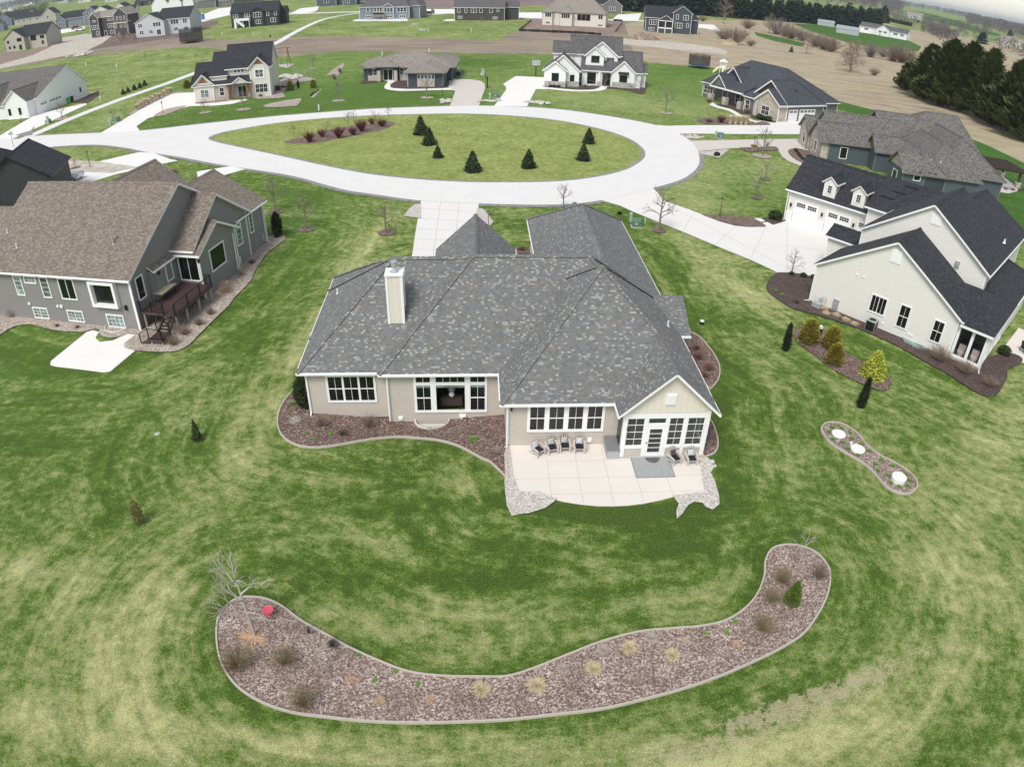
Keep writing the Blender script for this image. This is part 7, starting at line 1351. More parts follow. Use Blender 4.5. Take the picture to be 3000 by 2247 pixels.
# ------------------------------------------------------------------ patios
def slab(name, label, pts, z, mat, t=.1, jts=()):
    cx = sum(p[0] for p in pts)/len(pts); cy = sum(p[1] for p in pts)/len(pts); root = empty(name, (cx, cy, 0), 0, label, 'patio')
    o = patch('slab', pts, z-t, mat, kind=None, parent=root, thick=t); o.location = (-cx, -cy, z-t)
    if jts:
        b = MB()
        for p, q in jts:
            dx, dy = q[0]-p[0], q[1]-p[1]; l = math.hypot(dx, dy); nx, ny = -dy/l*.012, dx/l*.012; b.poly([(p[0]+nx-cx, p[1]+ny-cy, z+.003), (p[0]-nx-cx, p[1]-ny-cy, z+.003), (q[0]-nx-cx, q[1]-ny-cy, z+.003), (q[0]+nx-cx, q[1]+ny-cy, z+.003)])
        b.build('joints', M['joint'], root)
    return root
w_ = MF.wor
slab('patio', 'pale concrete patio with saw-cut joints behind the tan house', [w_(*p) for p in ((.05, 5.2), (0, 0), (2.26, -.02), (3.0, -.3), (3.84, -.53), (4.8, -.7), (5.68, -.75), (6.6, -.72), (7.36, -.62), (8.4, -.38), (9.28, -.12), (11.72, -.13), (11.78, 1.6), (11.72, 3.8), (6.6, 3.8), (6.6, 5.2))], .05, M['patio'], .15,
     [(w_(2.26, 0), w_(2.3, 4.9)), (w_(4.0, -.55), w_(4.05, 4.9)), (w_(5.72, -.74), w_(5.78, 4.9)), (w_(7.45, -.6), w_(7.45, 3.6)), (w_(9.28, -.12), w_(9.2, 3.6)), (w_(0, 1.75), w_(11.75, 1.7)), (w_(2.3, .35), w_(11.7, .3)), (w_(2.3, 3.3), w_(7.4, 3.3))])
slab('patio', 'bright white concrete pad left of the deck stair', [(-36.9, 43.75), (-36.6, 43.2), (-36.0, 42.98), (-33.2, 42.6), (-31.1, 42.28), (-30.6, 42.45), (-29.9, 46.12), (-30.4, 47.2), (-31.2, 48.3), (-32.2, 48.4), (-32.8, 47.2), (-34, 46.9), (-34.8, 47.6), (-35.0, 48.6), (-35.8, 48.9), (-36.2, 48.6)], .03, M['white_conc'], .08)
slab('patio', 'white concrete strip behind the blue hipped house', A8.g([(70, 335), (200, 312), (960, 312), (965, 345), (800, 350), (500, 345), (100, 350)]), .05, M['white_conc'], .1)
slab('patio', 'small white pad at the foot of the white stair, charcoal house', A8.g([(1530, 340), (1600, 318), (1735, 318), (1735, 345), (1600, 350)]), .05, M['white_conc'], .1)
slab('patio', 'tan paver patio under the pergola', [F5.wor(*p) for p in ((25.5, 9.6), (31, 9.8), (35.5, 13.6), (36.2, 20.5), (31, 22), (25.6, 20.5))], .05, M['tan_drive'], .1)
slab('patio', 'pale patio at the right edge behind the beige house', [F4.wor(*p) for p in ((16.8, 5.5), (22.5, 5.5), (23.5, 12), (17, 13))], .05, M['patio'], .1)
st = empty('stepping_slabs', (*G(*RN(1270, 1340)), 0), 0, 'pale stepping slabs crossing the mulch beside the three-door garage', 'stepping stones')
cx, cy = st.location.x, st.location.y
for pts in ([(1145, 1290), (1230, 1290), (1290, 1325), (1210, 1335)], [(1255, 1350), (1320, 1340), (1385, 1375), (1310, 1395)]):
    q = RN.g(pts); o = patch('slab', q, 0, M['white_conc'], kind=None, parent=st, thick=.06); o.location = (-cx, -cy, .03)
# ------------------------------------------------------------------ things
def solid(name, label, cat, b, mat, loc, deg=0, group=None, smooth=False, uv=False):
    o = b.build(name, mat, smooth=smooth, uv=uv); o.location = loc; o.rotation_euler.z = R(deg); return tag(o, label, cat, group)
# adirondack chair: +y is its back, it faces -y
def chair():
    r = empty('adirondack_chair', label='c', cat='chair'); m = M['chairm']
    b = MB()
    for i in range(5): b.bar((-.27, -.30+i*.11, .36-.02*i), (.27, -.30+i*.11, .36-.02*i), .1, .02)
    b.build('seat', m, r); b = MB()
    for i in range(6):
        x = -.24+.096*i; h = 1.0-.35*(x/.3)**2*.6; b.bar((x, .2, .28), (x*1.18, .46, h), .085, .02, up=(1, 0, 0))
    b.bar((-.27, .3, .5), (.27, .3, .5), .03, .05); b.build('backrest', m, r)
    for s in (-1, 1):
        b = MB(); b.bar((s*.29, -.34, 0), (s*.29, -.34, .55), .04, .09); b.build('leg', m, r)
        b = MB(); b.bar((s*.26, -.3, .33), (s*.26, .5, .04), .03, .1); b.build('leg', m, r)
        b = MB(); b.box((s*.34-.07, -.42, .55), (s*.34+.07, .34, .575)); b.build('armrest', m, r)
    return Kind(r)
M['chairm'] = plain('chair_greige_resin', (.52, .47, .43), .6, 4, .06); M['cushb'] = plain('cushion_black', (.012, .013, .016), .85, 6, .2, .003)
t = NT('pillow_lattice'); o = t.obj(); sx = t.add('ShaderNodeSeparateXYZ'); t.l(o, sx.inputs[0])
a1 = t.math('FRACT', t.math('MULTIPLY', t.math('ADD', sx.outputs[0], sx.outputs[2]), 8)); a2 = t.math('FRACT', t.math('MULTIPLY', t.math('SUBTRACT', sx.outputs[0], sx.outputs[2]), 8))
ln_ = t.math('MAXIMUM', t.math('LESS_THAN', a1, .3), t.math('LESS_THAN', a2, .3)); t.col(t.mix(ln_, (.02, .02, .025), (.75, .75, .73))); t.rough(.9); M['pillattice'] = t.m
M['pilgrey'] = plain('pillow_pale_grey', (.46, .50, .52), .9, 14, .3); M['pildark'] = plain('pillow_dark', (.05, .05, .055), .9, 12, .4)
def cushion():
    b = MB(); b.box((-.25, -.24, 0), (.25, .22, .07)); o = b.build('seat_cushion', M['cushb']); bv = o.modifiers.new('b', 'BEVEL'); bv.width = .025; bv.segments = 2; tag(o, 'c', 'cushion'); return Kind(o)
def pillow(mat):
    b = MB(); n = 7
    for s in (-1, 1):
        for i in range(n):
            for j in range(n):
                q = []
                for a, c in ((i, j), (i+1, j), (i+1, j+1), (i, j+1)):
                    u, v = a/n*2-1, c/n*2-1; th = .07*max(0, (1-u**4))**.5*max(0, (1-v**4))**.5; q.append((u*.2*(1-.08*(1-v*v)), s*th, .2+v*.2*(1-.08*(1-u*u))))
                b.poly(q if s < 0 else q[::-1])
    o = b.build('throw_pillow', mat, smooth=True); tag(o, 'p', 'pillow'); return Kind(o)
CH, CU = chair(), cushion(); PL = dict(l=pillow(M['pillattice']), g=pillow(M['pilgrey']), d=pillow(M['pildark']))
for x, y, a, pk, l in [(1.75, 4.05, 38, 'g', 'leftmost of the four by the wall, turned inwards'), (2.62, 4.28, 12, 'l', 'second from the left by the wall'), (3.42, 4.42, 3, 'l', 'third from the left by the wall'), (4.32, 4.3, -4, 'g', 'nearest the grey storage box'), (10.0, 2.95, 22, 'd', 'left of the pair beside the porch'), (11.05, 2.9, 2, 'g', 'right of the pair at the porch corner')]:
    wx, wy = MF.wor(x, y); dg = MF.deg+a; CH.put(wx, wy, .05, dg, 1, 'pale adirondack chair, '+l, 'adirondack chairs on the patio')
    c, s = math.cos(R(dg)), math.sin(R(dg)); CU.put(wx+.06*s, wy-.06*c, .05+.36, dg, 1, 'black seat cushion in the chair '+l, 'black seat cushions')
    p = PL[pk].put(wx-.13*s, wy+.13*c, .48, dg, 1, {'l': 'black and white lattice pillow', 'g': 'pale grey pillow', 'd': 'dark printed pillow'}[pk]+' on the chair '+l, 'pillows on the patio chairs'); p.rotation_euler.x = R(-22)
M['boxgrey'] = plain('box_grey', (.36, .37, .37), .6, 3, .05); M['lidgrey'] = plain('lid_grey', (.20, .195, .2), .55, 3, .06)
sb = empty('storage_box', (*MF.wor(5.92, 3.42), .05), MF.deg, 'large grey resin storage box against the side of the screened porch', 'storage box')
b = MB(); b.box((0, 0, 0), (.72, 1.42, .62)); o = b.build('body', M['boxgrey'], sb)
b = MB(); b.box((-.03, -.03, .62), (.75, 1.45, .7)); b.bar((.36, 0, .71), (.36, 1.42, .71), .5, .03); b.build('lid', M['lidgrey'], sb)
M['rug'] = speck('rug_grey', [(0, (.26, .27, .27)), (.5, (.34, .35, .35)), (1, (.44, .45, .45))], 60, dist=.004, big=(3, .3)); M['rugd'] = speck('mat_dark', [(0, (.03, .028, .027)), (.5, (.09, .085, .08)), (1, (.24, .23, .22))], 55, dist=.004, big=(3, .1))
rg = empty('outdoor_rug', (*MF.wor(8.6, 2.55), .052), MF.deg, 'pale grey outdoor rug before the screened porch door', 'rug'); b = MB(); b.box((-1.15, -.92, 0), (1.15, .98, .012)); b.build('rug_field', M['rug'], rg); b = MB()
for a in ((-1.2, -.97, 1.2, -.92), (-1.2, .98, 1.2, 1.02), (-1.2, -.92, -1.15, .98), (1.15, -.92, 1.2, .98)): b.box((a[0], a[1], 0), (a[2], a[3], .014))
b.build('rug_border', M['lidgrey'], rg)
b = MB(); pts = [(.47*math.cos(math.pi*i/16), -.55*math.sin(math.pi*i/16), .02) for i in range(17)]; b.poly(pts[::-1]); b.poly([(p[0], p[1], 0) for p in pts]); 
for p, q in zip(pts, pts[1:]): b.poly([p, q, (q[0], q[1], 0), (p[0], p[1], 0)][::-1])
solid('door_mat', 'half-round dark speckled door mat at the porch door', 'door mat', b, M['rugd'], (*MF.wor(8.75, 3.5), .066), MF.deg)
# lamp and chest seen through the big window
lp = empty('table_lamp', (*MF.wor(-3.55, 9.4), .78), MF.deg, 'pale table lamp seen through the big back window of the tan house', 'lamp'); b = MB(); b.lathe((0, 0, 0), [(.12, 0), (.2, .12), (.16, .3), (.04, .42), (.03, .6)], 14); b.build('base', M['white'], lp); b = MB(); b.lathe((0, 0, .55), [(.3, 0), (.15, .42)], 18); b.build('shade', M['glassblind'], lp)
b = MB(); b.box((-.75, -.25, 0), (.75, .25, .06)); b.box((-.7, -.22, -.6), (.7, .22, 0)); solid('console_table', 'dark console table under the lamp inside the big window', 'table', b, M['darktimber'], (*MF.wor(-3.55, 9.45), .7), MF.deg)
# porch wicker chair shape behind the screens
b = MB(); b.lathe((0, 0, 0), [(.35, 0), (.4, .3), (.42, .42)], 14); b.box((-.38, .25, .42), (.38, .4, .95)); solid('porch_armchair', 'pale armchair inside the screened porch of the tan house', 'chair', b, M['white'], (*MF.wor(10.2, 5.4), .12), MF.deg+20)
# deck table on the grey house
dt = empty('deck_table', (*F2.wor(.66, 3.35), 1.56), F2.deg, 'long pale-topped table on the maroon deck', 'table'); b = MB(); b.box((-.55, -1.1, .72), (.55, 1.1, .78)); b.build('table_top', M['pine'], dt)
for x in (-.4, .4):
    for y in (-.9, .9): b = MB(); b.bar((x, y, 0), (x, y*.93, .72), .06); b.build('leg', M['black'], dt)
# lamp posts
def lamppost():
    r = empty('lamp_post', label='l', cat='lamp post'); b = MB(); b.lathe((0, 0, 0), [(.09, 0), (.09, .12), (.045, .2), (.035, .5), (.035, 1.75), (.06, 1.8)], 10); b.build('pole', M['black'], r)
    b = MB(); b.lathe((0, 0, 1.8), [(.07, 0), (.12, .3)], 6); b.build('lantern', M['lanternglass'], r); b = MB(); b.lathe((0, 0, 2.1), [(.17, 0), (.13, .06), (.03, .18), (.01, .26)], 6)
    for i in range(6): a = i*1.047; b.bar((.075*math.cos(a), .075*math.sin(a), 1.8), (.125*math.cos(a), .125*math.sin(a), 2.1), .015)
    b.build('lantern_cap', M['black'], r); return Kind(r)
M['lanternglass'] = plain('lantern_glass', (.35, .37, .37), .3, 3, .1); LPk = lamppost()
for reg, b_, t_, l in [(Z5, (1013, 202), (1013, 112), 'black lamp post behind the pyramid roof, beside the main driveway'), (RN, (700, 1262), (738, 1000), 'black lamp post in the mulch strip of the wide side driveway'), (RN, (1138, 385), (1160, 212), 'black lamp post among blond grasses at the tan drive'), (Z1, (1058, 738), (1045, 655), 'dark lamp post beside the drive of the cream house'),
    (R3, (1248, 425), (1195, 195), 'black lamp post on the pale gravel left of the road'), (A8, (1522, 1540), (1522, 1342), 'dark lamp post before the brick wing of the low hipped house'), (A7, (840, 1015), (842, 890), 'black lamp post on the lawn of the white farmhouse'), (A6, (350, 960), (360, 862), 'dark lamp post on the lawn of the dark gabled house'), (A10, (348, 985), (312, 800), 'dark lamp post in the gravel of the white gabled house')]:
    x, y = G(*reg(*b_)); h = min(Hh(reg(*b_), reg(*t_)), 4.6)/2.36; LPk.put(x, y, 0, 0, h, l, 'black lamp posts')
# utility boxes
def tbox():
    r = empty('transformer_box', label='b', cat='utility box'); b = MB(); b.box((-.6, -.55, 0), (.6, .55, .1)); b.build('pad', M['found'], r); b = MB(); b.box((-.5, -.45, .1), (.5, .45, .75)); b.poly([(-.5, -.45, .75), (.5, -.45, .75), (.5, .45, .9), (-.5, .45, .9)]); b.box((-.5, .0, .75), (.5, .45, .84)); b.build('cabinet', M['green'], r)
    b = MB(); b.box((-.08, -.47, .4), (.08, -.45, .55)); b.build('warning_plate', M['white'], r); return Kind(r)
TB = tbox()
for reg, p, l, s in [(Z6, (768, 190), 'green transformer box on the verge right of the garage wing', 1.0), (RN, (710, 250), 'green transformer box between the two right-hand driveways', 1.1), (Z2, (1000, 635), 'green transformer box between the two far driveways', 1.2), (A10, (1895, 985), 'green-grey transformer box beside the cream house drive', 1.2), (Z1, (315, 800), 'small pale box beside the white gabled house drive', 1.0)]:
    x, y = G(*reg(*p)); TB.put(x, y, 0, -8, s, l, 'transformer boxes')
def ped():
    r = empty('utility_pedestal', label='b', cat='utility pedestal'); b = MB(); b.box((-.12, -.12, 0), (.12, .12, .75)); b.build('body', M['palegreen'], r); b = MB(); b.lathe((0, 0, .75), [(.18, 0), (.15, .1), (.05, .16)], 8); b.build('cap', M['palegreen'], r); return Kind(r)
PD = ped()
for reg, p, l, s in [(Z6, (741, 165), 'pale green post left of the transformer box by the garage wing', 1.2), (Z6, (812, 172), 'short pale green post right of the transformer box by the garage wing', .7), (A10, (1790, 1030), 'pale green post beside the cream house drive', 1.5), (Z2, (962, 640), 'pale green post between the two far driveways', 1.3), (RN, (650, 225), 'pale green post left of the transformer box between the right-hand driveways', 1.2), (A10, (785, 1020), 'pale yellow-green post beside the white gabled house drive', 2.)]:
    x, y = G(*reg(*p)); PD.put(x, y, 0, 0, s, l, 'pale green utility posts')
# bollard lights / sump outlets
for reg, p, h, l in [(A4, (548, 643), .9, 'black and white bollard in the oval mulch bed'), (Z6, (1086, 663), .35, 'small black and white outlet pipe on the lawn right of the tan house')]:
    b = MB(); b.box((-.16, -.16, 0), (.16, .16, h*.75)); r = empty('bollard', (*G(*reg(*p)), 0), 0, l, 'bollard'); b.build('post', M['black'], r); b = MB(); b.box((-.15, -.15, h*.75), (.15, .15, h)); b.build('top', M['white'], r)
# pale round lids in the kidney bed
def lid():
    b = MB(); b.lathe((0, 0, 0), [(.40, 0), (.42, .16), (.44, .17), (.44, .22), (.40, .25), (.3, .25)], 28); return b
for p, h, l in (((488, 470), .9, 'upper pale round lid in the kidney bed'), ((808, 735), 1.1, 'middle pale round lid in the kidney bed'), ((1495, 1260), 2.0, 'tallest pale round lid, lower end of the kidney bed')):
    x, y = G(*RS(*p)); o = solid('septic_lid', l, 'lid', lid(), M['white_conc'], (x+.1, y+.15, 0), 0, 'pale round lids in the kidney bed'); o.scale = (1.12, 1.12, h)
b = MB(); b.lathe((0, 0, 0), [(.07, 0), (.07, .25), (.09, .26), (.09, .32)], 12); solid('vent_cap', 'tiny pale pipe cap beside the middle lid', 'pipe cap', b, M['white'], (*G(*RS(702, 625)), 0))
# pink bird bath
M['pink'] = plain('pink_plastic', (.72, .10, .14), .5, 3, .08); bb = empty('bird_bath', (*G(*Z8(221, 299)), 0), 0, 'small pink bird bath at the left end of the long mulch bed', 'bird bath'); b = MB(); b.lathe((0, 0, 0), [(.17, 0), (.15, .05), (.05, .12), (.05, .42)], 16); b.build('pedestal', M['pink'], bb); b = MB(); b.lathe((0, 0, .42), [(.06, 0), (.26, .07), (.28, .1), (.24, .08), (.02, .05)], 20); b.build('bowl', M['pink'], bb)
# air conditioner
def ac(label, loc, s=1., deg=0):
    r = empty('air_conditioner', loc, deg, label, 'air conditioner'); b = MB(); b.box((-.42, -.42, 0), (.42, .42, .06)); b.build('pad', M['galv'], r); b = MB(); b.box((-.36, -.36, .06), (.36, .36, .8)); b.build('body', M['black'], r)
    b = MB(); b.box((-.38, -.38, .8), (.38, .38, .86)); b.lathe((0, 0, .86), [(.34, 0), (.3, .03)], 18)
    for x in (-.37, .37):
        for y in (-.37, .37): b.box((x-.02, y-.02, .06), (x+.02, y+.02, .8))
    b.build('top', M['galv'], r); b = MB(); b.lathe((0, 0, .885), [(.27, 0), (.27, .01)], 18); b.build('fan_grille', M['black'], r); r.scale = (s,)*3
ac('black air conditioner on a pad against the pale beige wall', (*G(*A4(965, 600)), 0), 1.15, -46); ac('dark air conditioner at the right corner of the cream house', (*G(*A9(1285, 1340)), 0), 1.6, 12); ac('pale air conditioner at the right end of the low hipped house', (*G(*A8(1785, 1235)), 0), 1.5, 0)
b = MB(); b.box((-.4, -.25, 0), (.4, .25, .45)); b.box((-.42, -.27, .45), (.42, .27, .52)); solid('deck_box', 'dark grey box by the gas meter of the pale beige house', 'box', b, M['boxgrey'], (*G(*A4(528, 420)), 0), -46)
gm = empty('gas_meter', (*F4.wor(1.1, -.35), 0), -46, 'grey gas meter and pipes on the pale beige wall', 'gas meter'); b = MB(); b.box((-.15, -.1, .5), (.15, .12, .9)); b.build('meter', M['galv'], gm); b = MB(); b.tube([(-.1, 0, 0), (-.1, 0, .5)], [.03, .03]); b.tube([(.1, 0, .9), (.1, 0, 1.1), (.5, 0, 1.1), (.5, 0, .6)], [.03]*4); b.build('pipes', M['galv'], gm)
# vehicles
def wheel(b1, x, y, r=.36, wdt=.24):
    return (x, y, r, wdt)
def vehicle(name, label, cat, loc, deg, L, W_, hb, hr, roof, paint, pickup=False, group=None, s=1.):
    r = empty(name, loc, deg, label, cat, group); r.scale = (s,)*3; b = MB(); n0, n1 = -L/2, L/2; w2 = W_/2
    # body side profile extruded: rounded box with a hood step
    prof = [(n0, .45), (n0+.05, hb*.8), (n0+.25, hb), (n1-.1, hb*.96), (n1, hb*.8), (n1, .45)]
    if True:
        i = len(b.v)
        for sgn, wv in ((-1, w2), (1, w2)):
            for x, z in prof: b.v.append((x, sgn*wv*(.94 if z > hb*.9 else 1), z))
        m = len(prof); b.f += [tuple(range(i, i+m))[::1], tuple(range(i+2*m-1, i+m-1, -1))]; b.m += [0, 0]
        for k in range(m): j = (k+1) % m; b.f.append((i+k, i+m+k, i+m+j, i+j)); b.m.append(0)
    b.build('body', paint, r); g = MB()
    x0, x1 = roof; z0, z1 = hb, hr
    c = MB(); a, d = x0+.35, x1-.55
    for (A, B_, tw, zz0, zz1, bld) in ((0, 0, .94, z0, z1-.04, g), ):
        q = [(x0, -w2*.9, zz0), (x1, -w2*.9, zz0), (x1, w2*.9, zz0), (x0, w2*.9, zz0), (a, -w2*.74, zz1), (d, -w2*.74, zz1), (d, w2*.74, zz1), (a, w2*.74, zz1)]; i = len(bld.v); bld.v += q
        for f in ((4, 5, 6, 7), (0, 1, 5, 4), (1, 2, 6, 5), (2, 3, 7, 6), (3, 0, 4, 7)): bld.f.append(tuple(i+j for j in f)); bld.m.append(0)
    g.build('windows', M['glass'], r); c.box((a-.03, -w2*.76, z1-.06), (d+.03, w2*.76, z1))
    for y in (-w2*.9, w2*.9):
        yt = y*.82
        for xa, xb in ((x0, a), (x1, d), ((x0+x1)/2, (a+d)/2)): c.bar((xa, y, z0), (xb, yt, z1-.03), .07)
    c.build('roof', paint, r)
    for x in (n0+.85, n1-.9):
        for sgn in (-1, 1):
            b = MB(); y = sgn*(w2-.12); P0 = Vector((x, y-.12*sgn, .37)); P1 = Vector((x, y+.14*sgn, .37)); b.tube([P0, P1], [.37, .37], 16); o = b.build('wheel', M['black'], r); b = MB(); b.tube([P1, P1+Vector((0, .02*sgn, 0))], [.2, .2], 12); b.build('rim', M['galv'], o)
    for sgn in (-1, 1):
        b = MB(); b.box((n1-.03, sgn*(w2-.25)-.13, hb*.68), (n1+.02, sgn*(w2-.25)+.13, hb*.83)); b.build('headlight', M['galv'], r); b = MB(); b.box((n0-.02, sgn*(w2-.14)-.07, hb*.62), (n0+.04, sgn*(w2-.14)+.07, hb*.9)); b.build('tail_light', M['redplastic'], r)
    if pickup:
        b = MB(); b.box((n0+.12, -w2+.14, hb+.005), (x0-.05, w2-.14, hb+.05)); b.build('bed_cover', M['galv'], r)
    return r
M['redplastic'] = plain('red_plastic', (.5, .02, .02), .4); M['paintw'] = plain('paint_white', (.78, .79, .8), .25, 2, .02); M['paintb'] = plain('paint_black', (.012, .012, .014), .25, 2, .05); M['paintr'] = plain('paint_red', (.4, .02, .03), .3, 2, .05)
x, y = G(*R3(890, 625)); vehicle('pickup_truck', 'white pickup truck on the pale gravel beyond the brown roof', 'pickup truck', (x, y+.5, 0), 180-3, 5.8, 2.0, 1.2, 1.9, (-.6, 1.7), M['paintw'], True)
x, y = G(*Z2(578, 95)); vehicle('off_road_car', 'boxy black off-road car parked beside the blue hipped house', 'car', (x, y, 0), 80, 4.3, 1.9, 1.3, 1.95, (-1.9, 1.0), M['paintb'], s=1.5)
x, y = G(*RA(1735, 675)); vehicle('parked_car', 'white car parked in the far left cluster', 'car', (x, y, 0), 10, 4.6, 1.8, 1., 1.5, (-1.6, 1.3), M['paintw'], s=1.6)
x, y = G(*RA(1640, 640)); vehicle('parked_car', 'red car half hidden behind the white one, far left cluster', 'car', (x, y, 0), 60, 4.4, 1.8, 1., 1.5, (-1.6, 1.3), M['paintr'], s=1.5)
# trampolines
def tramp(label, loc, dia, h, dark=False):
    r = empty('trampoline', loc, 0, label, 'trampoline'); R_ = dia/2; b = MB(); n = 24
    b.lathe((0, 0, .85), [(R_*.93, 0), (R_*.93, .02)], n); b.build('jumping_mat', M['black'], r); b = MB(); b.lathe((0, 0, .82), [(R_, 0), (R_, .06)], n); b.build('rim_pad', M['blackplastic'] if dark else M['bluepad'], r)
    b = MB()
    for i in range(8): a = i*.785; b.tube([(R_*math.cos(a), R_*math.sin(a), 0), (R_*math.cos(a), R_*math.sin(a), h)], [.04, .04], 6)
    b.build('poles', M['black'], r); b = MB()
    for i in range(n): a, c = i*2*math.pi/n, (i+1)*2*math.pi/n; s = .97; b.poly([(R_*s*math.cos(a), R_*s*math.sin(a), .9), (R_*s*math.cos(c), R_*s*math.sin(c), .9), (R_*s*math.cos(c), R_*s*math.sin(c), h-.1-.12*(i % 3 == 1)), (R_*s*math.cos(a), R_*s*math.sin(a), h-.1-.12*((i-1) % 3 == 1))])
    b.build('net', M['net'], r)
M['bluepad'] = plain('blue_pad', (.07, .17, .24), .6); t = NT('net_black'); t.b.inputs['Alpha'].default_value = .6; t.col((.02, .02, .02)); M['net'] = t.m
tramp('trampoline with a blue rim and dark net near the dark gabled house', (*G(*RF(1092, 1100)), 0), 6.4, 3.9); tramp('dark trampoline on the grass below the pale grey house', (*G(*RB(1970, 790)), 0), 10, 6.0, True)
# basketball hoops
def hoop(label, base, deg, s):
    r = empty('basketball_hoop', (*base, 0), deg, label, 'basketball hoop'); r.scale = (s,)*3; b = MB(); b.box((-.12, .4, 0), (.12, .6, 2.4)); b.build('pole', M['black'], r); b = MB(); b.bar((0, .5, 2.3), (0, -.35, 3.3), .12); b.bar((0, .5, 1.7), (0, -.35, 2.9), .08); b.build('arm', M['black'], r)
    b = MB(); b.box((-.9, -.42, 2.75), (.9, -.38, 3.85)); b.build('backboard', M['acryl'], r); b = MB()
    for a in ((-.9, 2.75, .9, 2.8), (-.9, 3.8, .9, 3.85), (-.9, 2.8, -.85, 3.8), (.85, 2.8, .9, 3.8), (-.3, 3.4, .3, 3.44), (-.3, 2.98, -.26, 3.4), (.26, 2.98, .3, 3.4)): b.box((a[0], -.44, a[1]), (a[2], -.425, a[3]))
    b.build('board_frame', M['white'], r); b = MB(); P = [(.23*math.cos(i*.524), -.68+.23*math.sin(i*.524), 3.05) for i in range(13)]; b.tube(P, [.02]*13, 5); b.build('rim', M['orange'], r); b = MB(); b.lathe((0, -.68, 2.62), [(.12, 0), (.22, .42)], 10); b.build('net', M['white'], r)
M['acryl'] = plain('backboard_grey', (.34, .36, .37), .3); M['orange'] = plain('rim_orange', (.6, .12, .03), .5)
hoop('basketball hoop on a bent black pole beside the left far driveway, seen side on', G(*Z2(930, 575)), -70, 1.12); hoop('basketball hoop facing the camera behind the right far driveway', G(*Z2(1260, 498)), 0, 1.05)
# play set
ps = empty('play_set', (*G(*RF(1470, 1190)), 0), -15, 'white wooden play set with pale yellow slides beside the trampoline', 'play set'); ps.scale = (.8,)*3; b = MB()
for x in (-1, 1):
    for y in (-1, 1): b.box((x-.12, y-.12, 0), (x+.12, y+.12, 4.2))
b.box((-1.2, -1.2, 1.8), (1.2, 1.2, 1.95)); b.box((-1.1, -1.12, 2), (1.1, -1.02, 2.9)); b.build('tower', M['white'], ps); b = MB(); b.poly([(-1.5, -1.5, 4.1), (1.5, -1.5, 4.1), (0, 0, 5.2)]); b.poly([(1.5, -1.5, 4.1), (1.5, 1.5, 4.1), (0, 0, 5.2)]); b.poly([(1.5, 1.5, 4.1), (-1.5, 1.5, 4.1), (0, 0, 5.2)]); b.poly([(-1.5, 1.5, 4.1), (-1.5, -1.5, 4.1), (0, 0, 5.2)]); b.build('roof', M['white'], ps)
M['yellow'] = plain('slide_yellow', (.66, .58, .36), .5, 2, .1)
b = MB(); b.tube([(-1.2, -.5, 2), (-2.2, -.9, 1.3), (-3.0, -1.6, .4), (-3.3, -2.2, .1)], [.5, .5, .45, .4], 10); b.build('slide', M['yellow'], ps); b = MB(); b.bar((.3, -1.2, 1.9), (-.2, -4.2, .1), .7, .1); b.build('slide', M['yellow'], ps)
# pergola
pg = empty('pergola', (*F5.wor(29.1, 14.5), 0), F5.deg, 'dark timber pergola on stone piers beyond the slate house', 'pergola')
for x, y in ((.3, 6.6), (.6, .3), (6.3, 6.4), (6.2, .3)):
    b = MB(); b.box((x-.42, y-.42, 0), (x+.42, y+.42, .85)); b.build('stone_pier', M['stonegrey'], pg, uv=True); b = MB(); b.box((x-.5, y-.5, .85), (x+.5, y+.5, .95)); b.build('pier_cap', M['limestone'], pg); b = MB(); b.box((x-.18, y-.18, .95), (x+.18, y+.18, 2.6)); b.build('post', M['darktimber'], pg)
b = MB()
for y in (.3, 6.5): b.box((-.8, y-.1, 2.6), (7.4, y+.1, 2.85))
b.build('beam', M['darktimber'], pg); b = MB()
for i in range(22): x = -.6+i*.37; b.box((x-.05, -.9, 2.86), (x+.05, 7.7, 3.06))
for i in range(16): y = -.8+i*.55; b.box((-.7, y-.03, 3.06), (7.3, y+.03, 3.11))
b.build('rafters', M['darktimber'], pg)
for i, (x, y, l) in enumerate(((32.3, 13.2, 'low dark patio sofa under the pergola'), (26.8, 11.5, 'pale patio lounger by the slate house corner'), (33.2, 17.4, 'dark stone fire table under the pergola'))):
    b = MB(); b.box((-.9, -.45, .05), (.9, .45, .42)); b.box((-.9, .3, .42), (.9, .45, .85)); b.box((-.9, -.45, .42), (-.75, .3, .62)); solid('patio_sofa' if i < 2 else 'fire_table', l, 'patio furniture', b, M['boxgrey'] if i != 1 else M['palet'], (*F5.wor(x, y), .05), -20+40*i)
for i, (u, v) in enumerate(((31.5, 12.0), (33., 12.2), (34.6, 12.8), (35.8, 13.6))): SH['brown'].put(*F5.wor(u, v), 0, i*50, (.7, .7, .6), ['first', 'second', 'third', 'fourth'][i]+' low shrub along the front of the pergola patio', 'low shrubs along the pergola patio')
# patio set glimpsed at the right edge
for i, (u, v, l) in enumerate(((18.6, 7.6, 'black patio chair at the right edge behind the beige house, left one'), (20.0, 8.8, 'black patio chair at the right edge behind the beige house, right one'))):
    r = empty('patio_chair', (*F4.wor(u, v), .05), 30*i, l, 'chair'); b = MB(); b.box((-.3, -.3, .4), (.3, .3, .46)); b.build('seat', M['black'], r); b = MB(); b.bar((0, .3, .45), (0, .42, 1.), .56, .04, up=(0, 1, 0)); b.build('backrest', M['black'], r)
    for a in (-.27, .27):
        for c in (-.27, .27): b = MB(); b.bar((a, c, 0), (a, c, .4), .035); b.build('leg', M['black'], r)
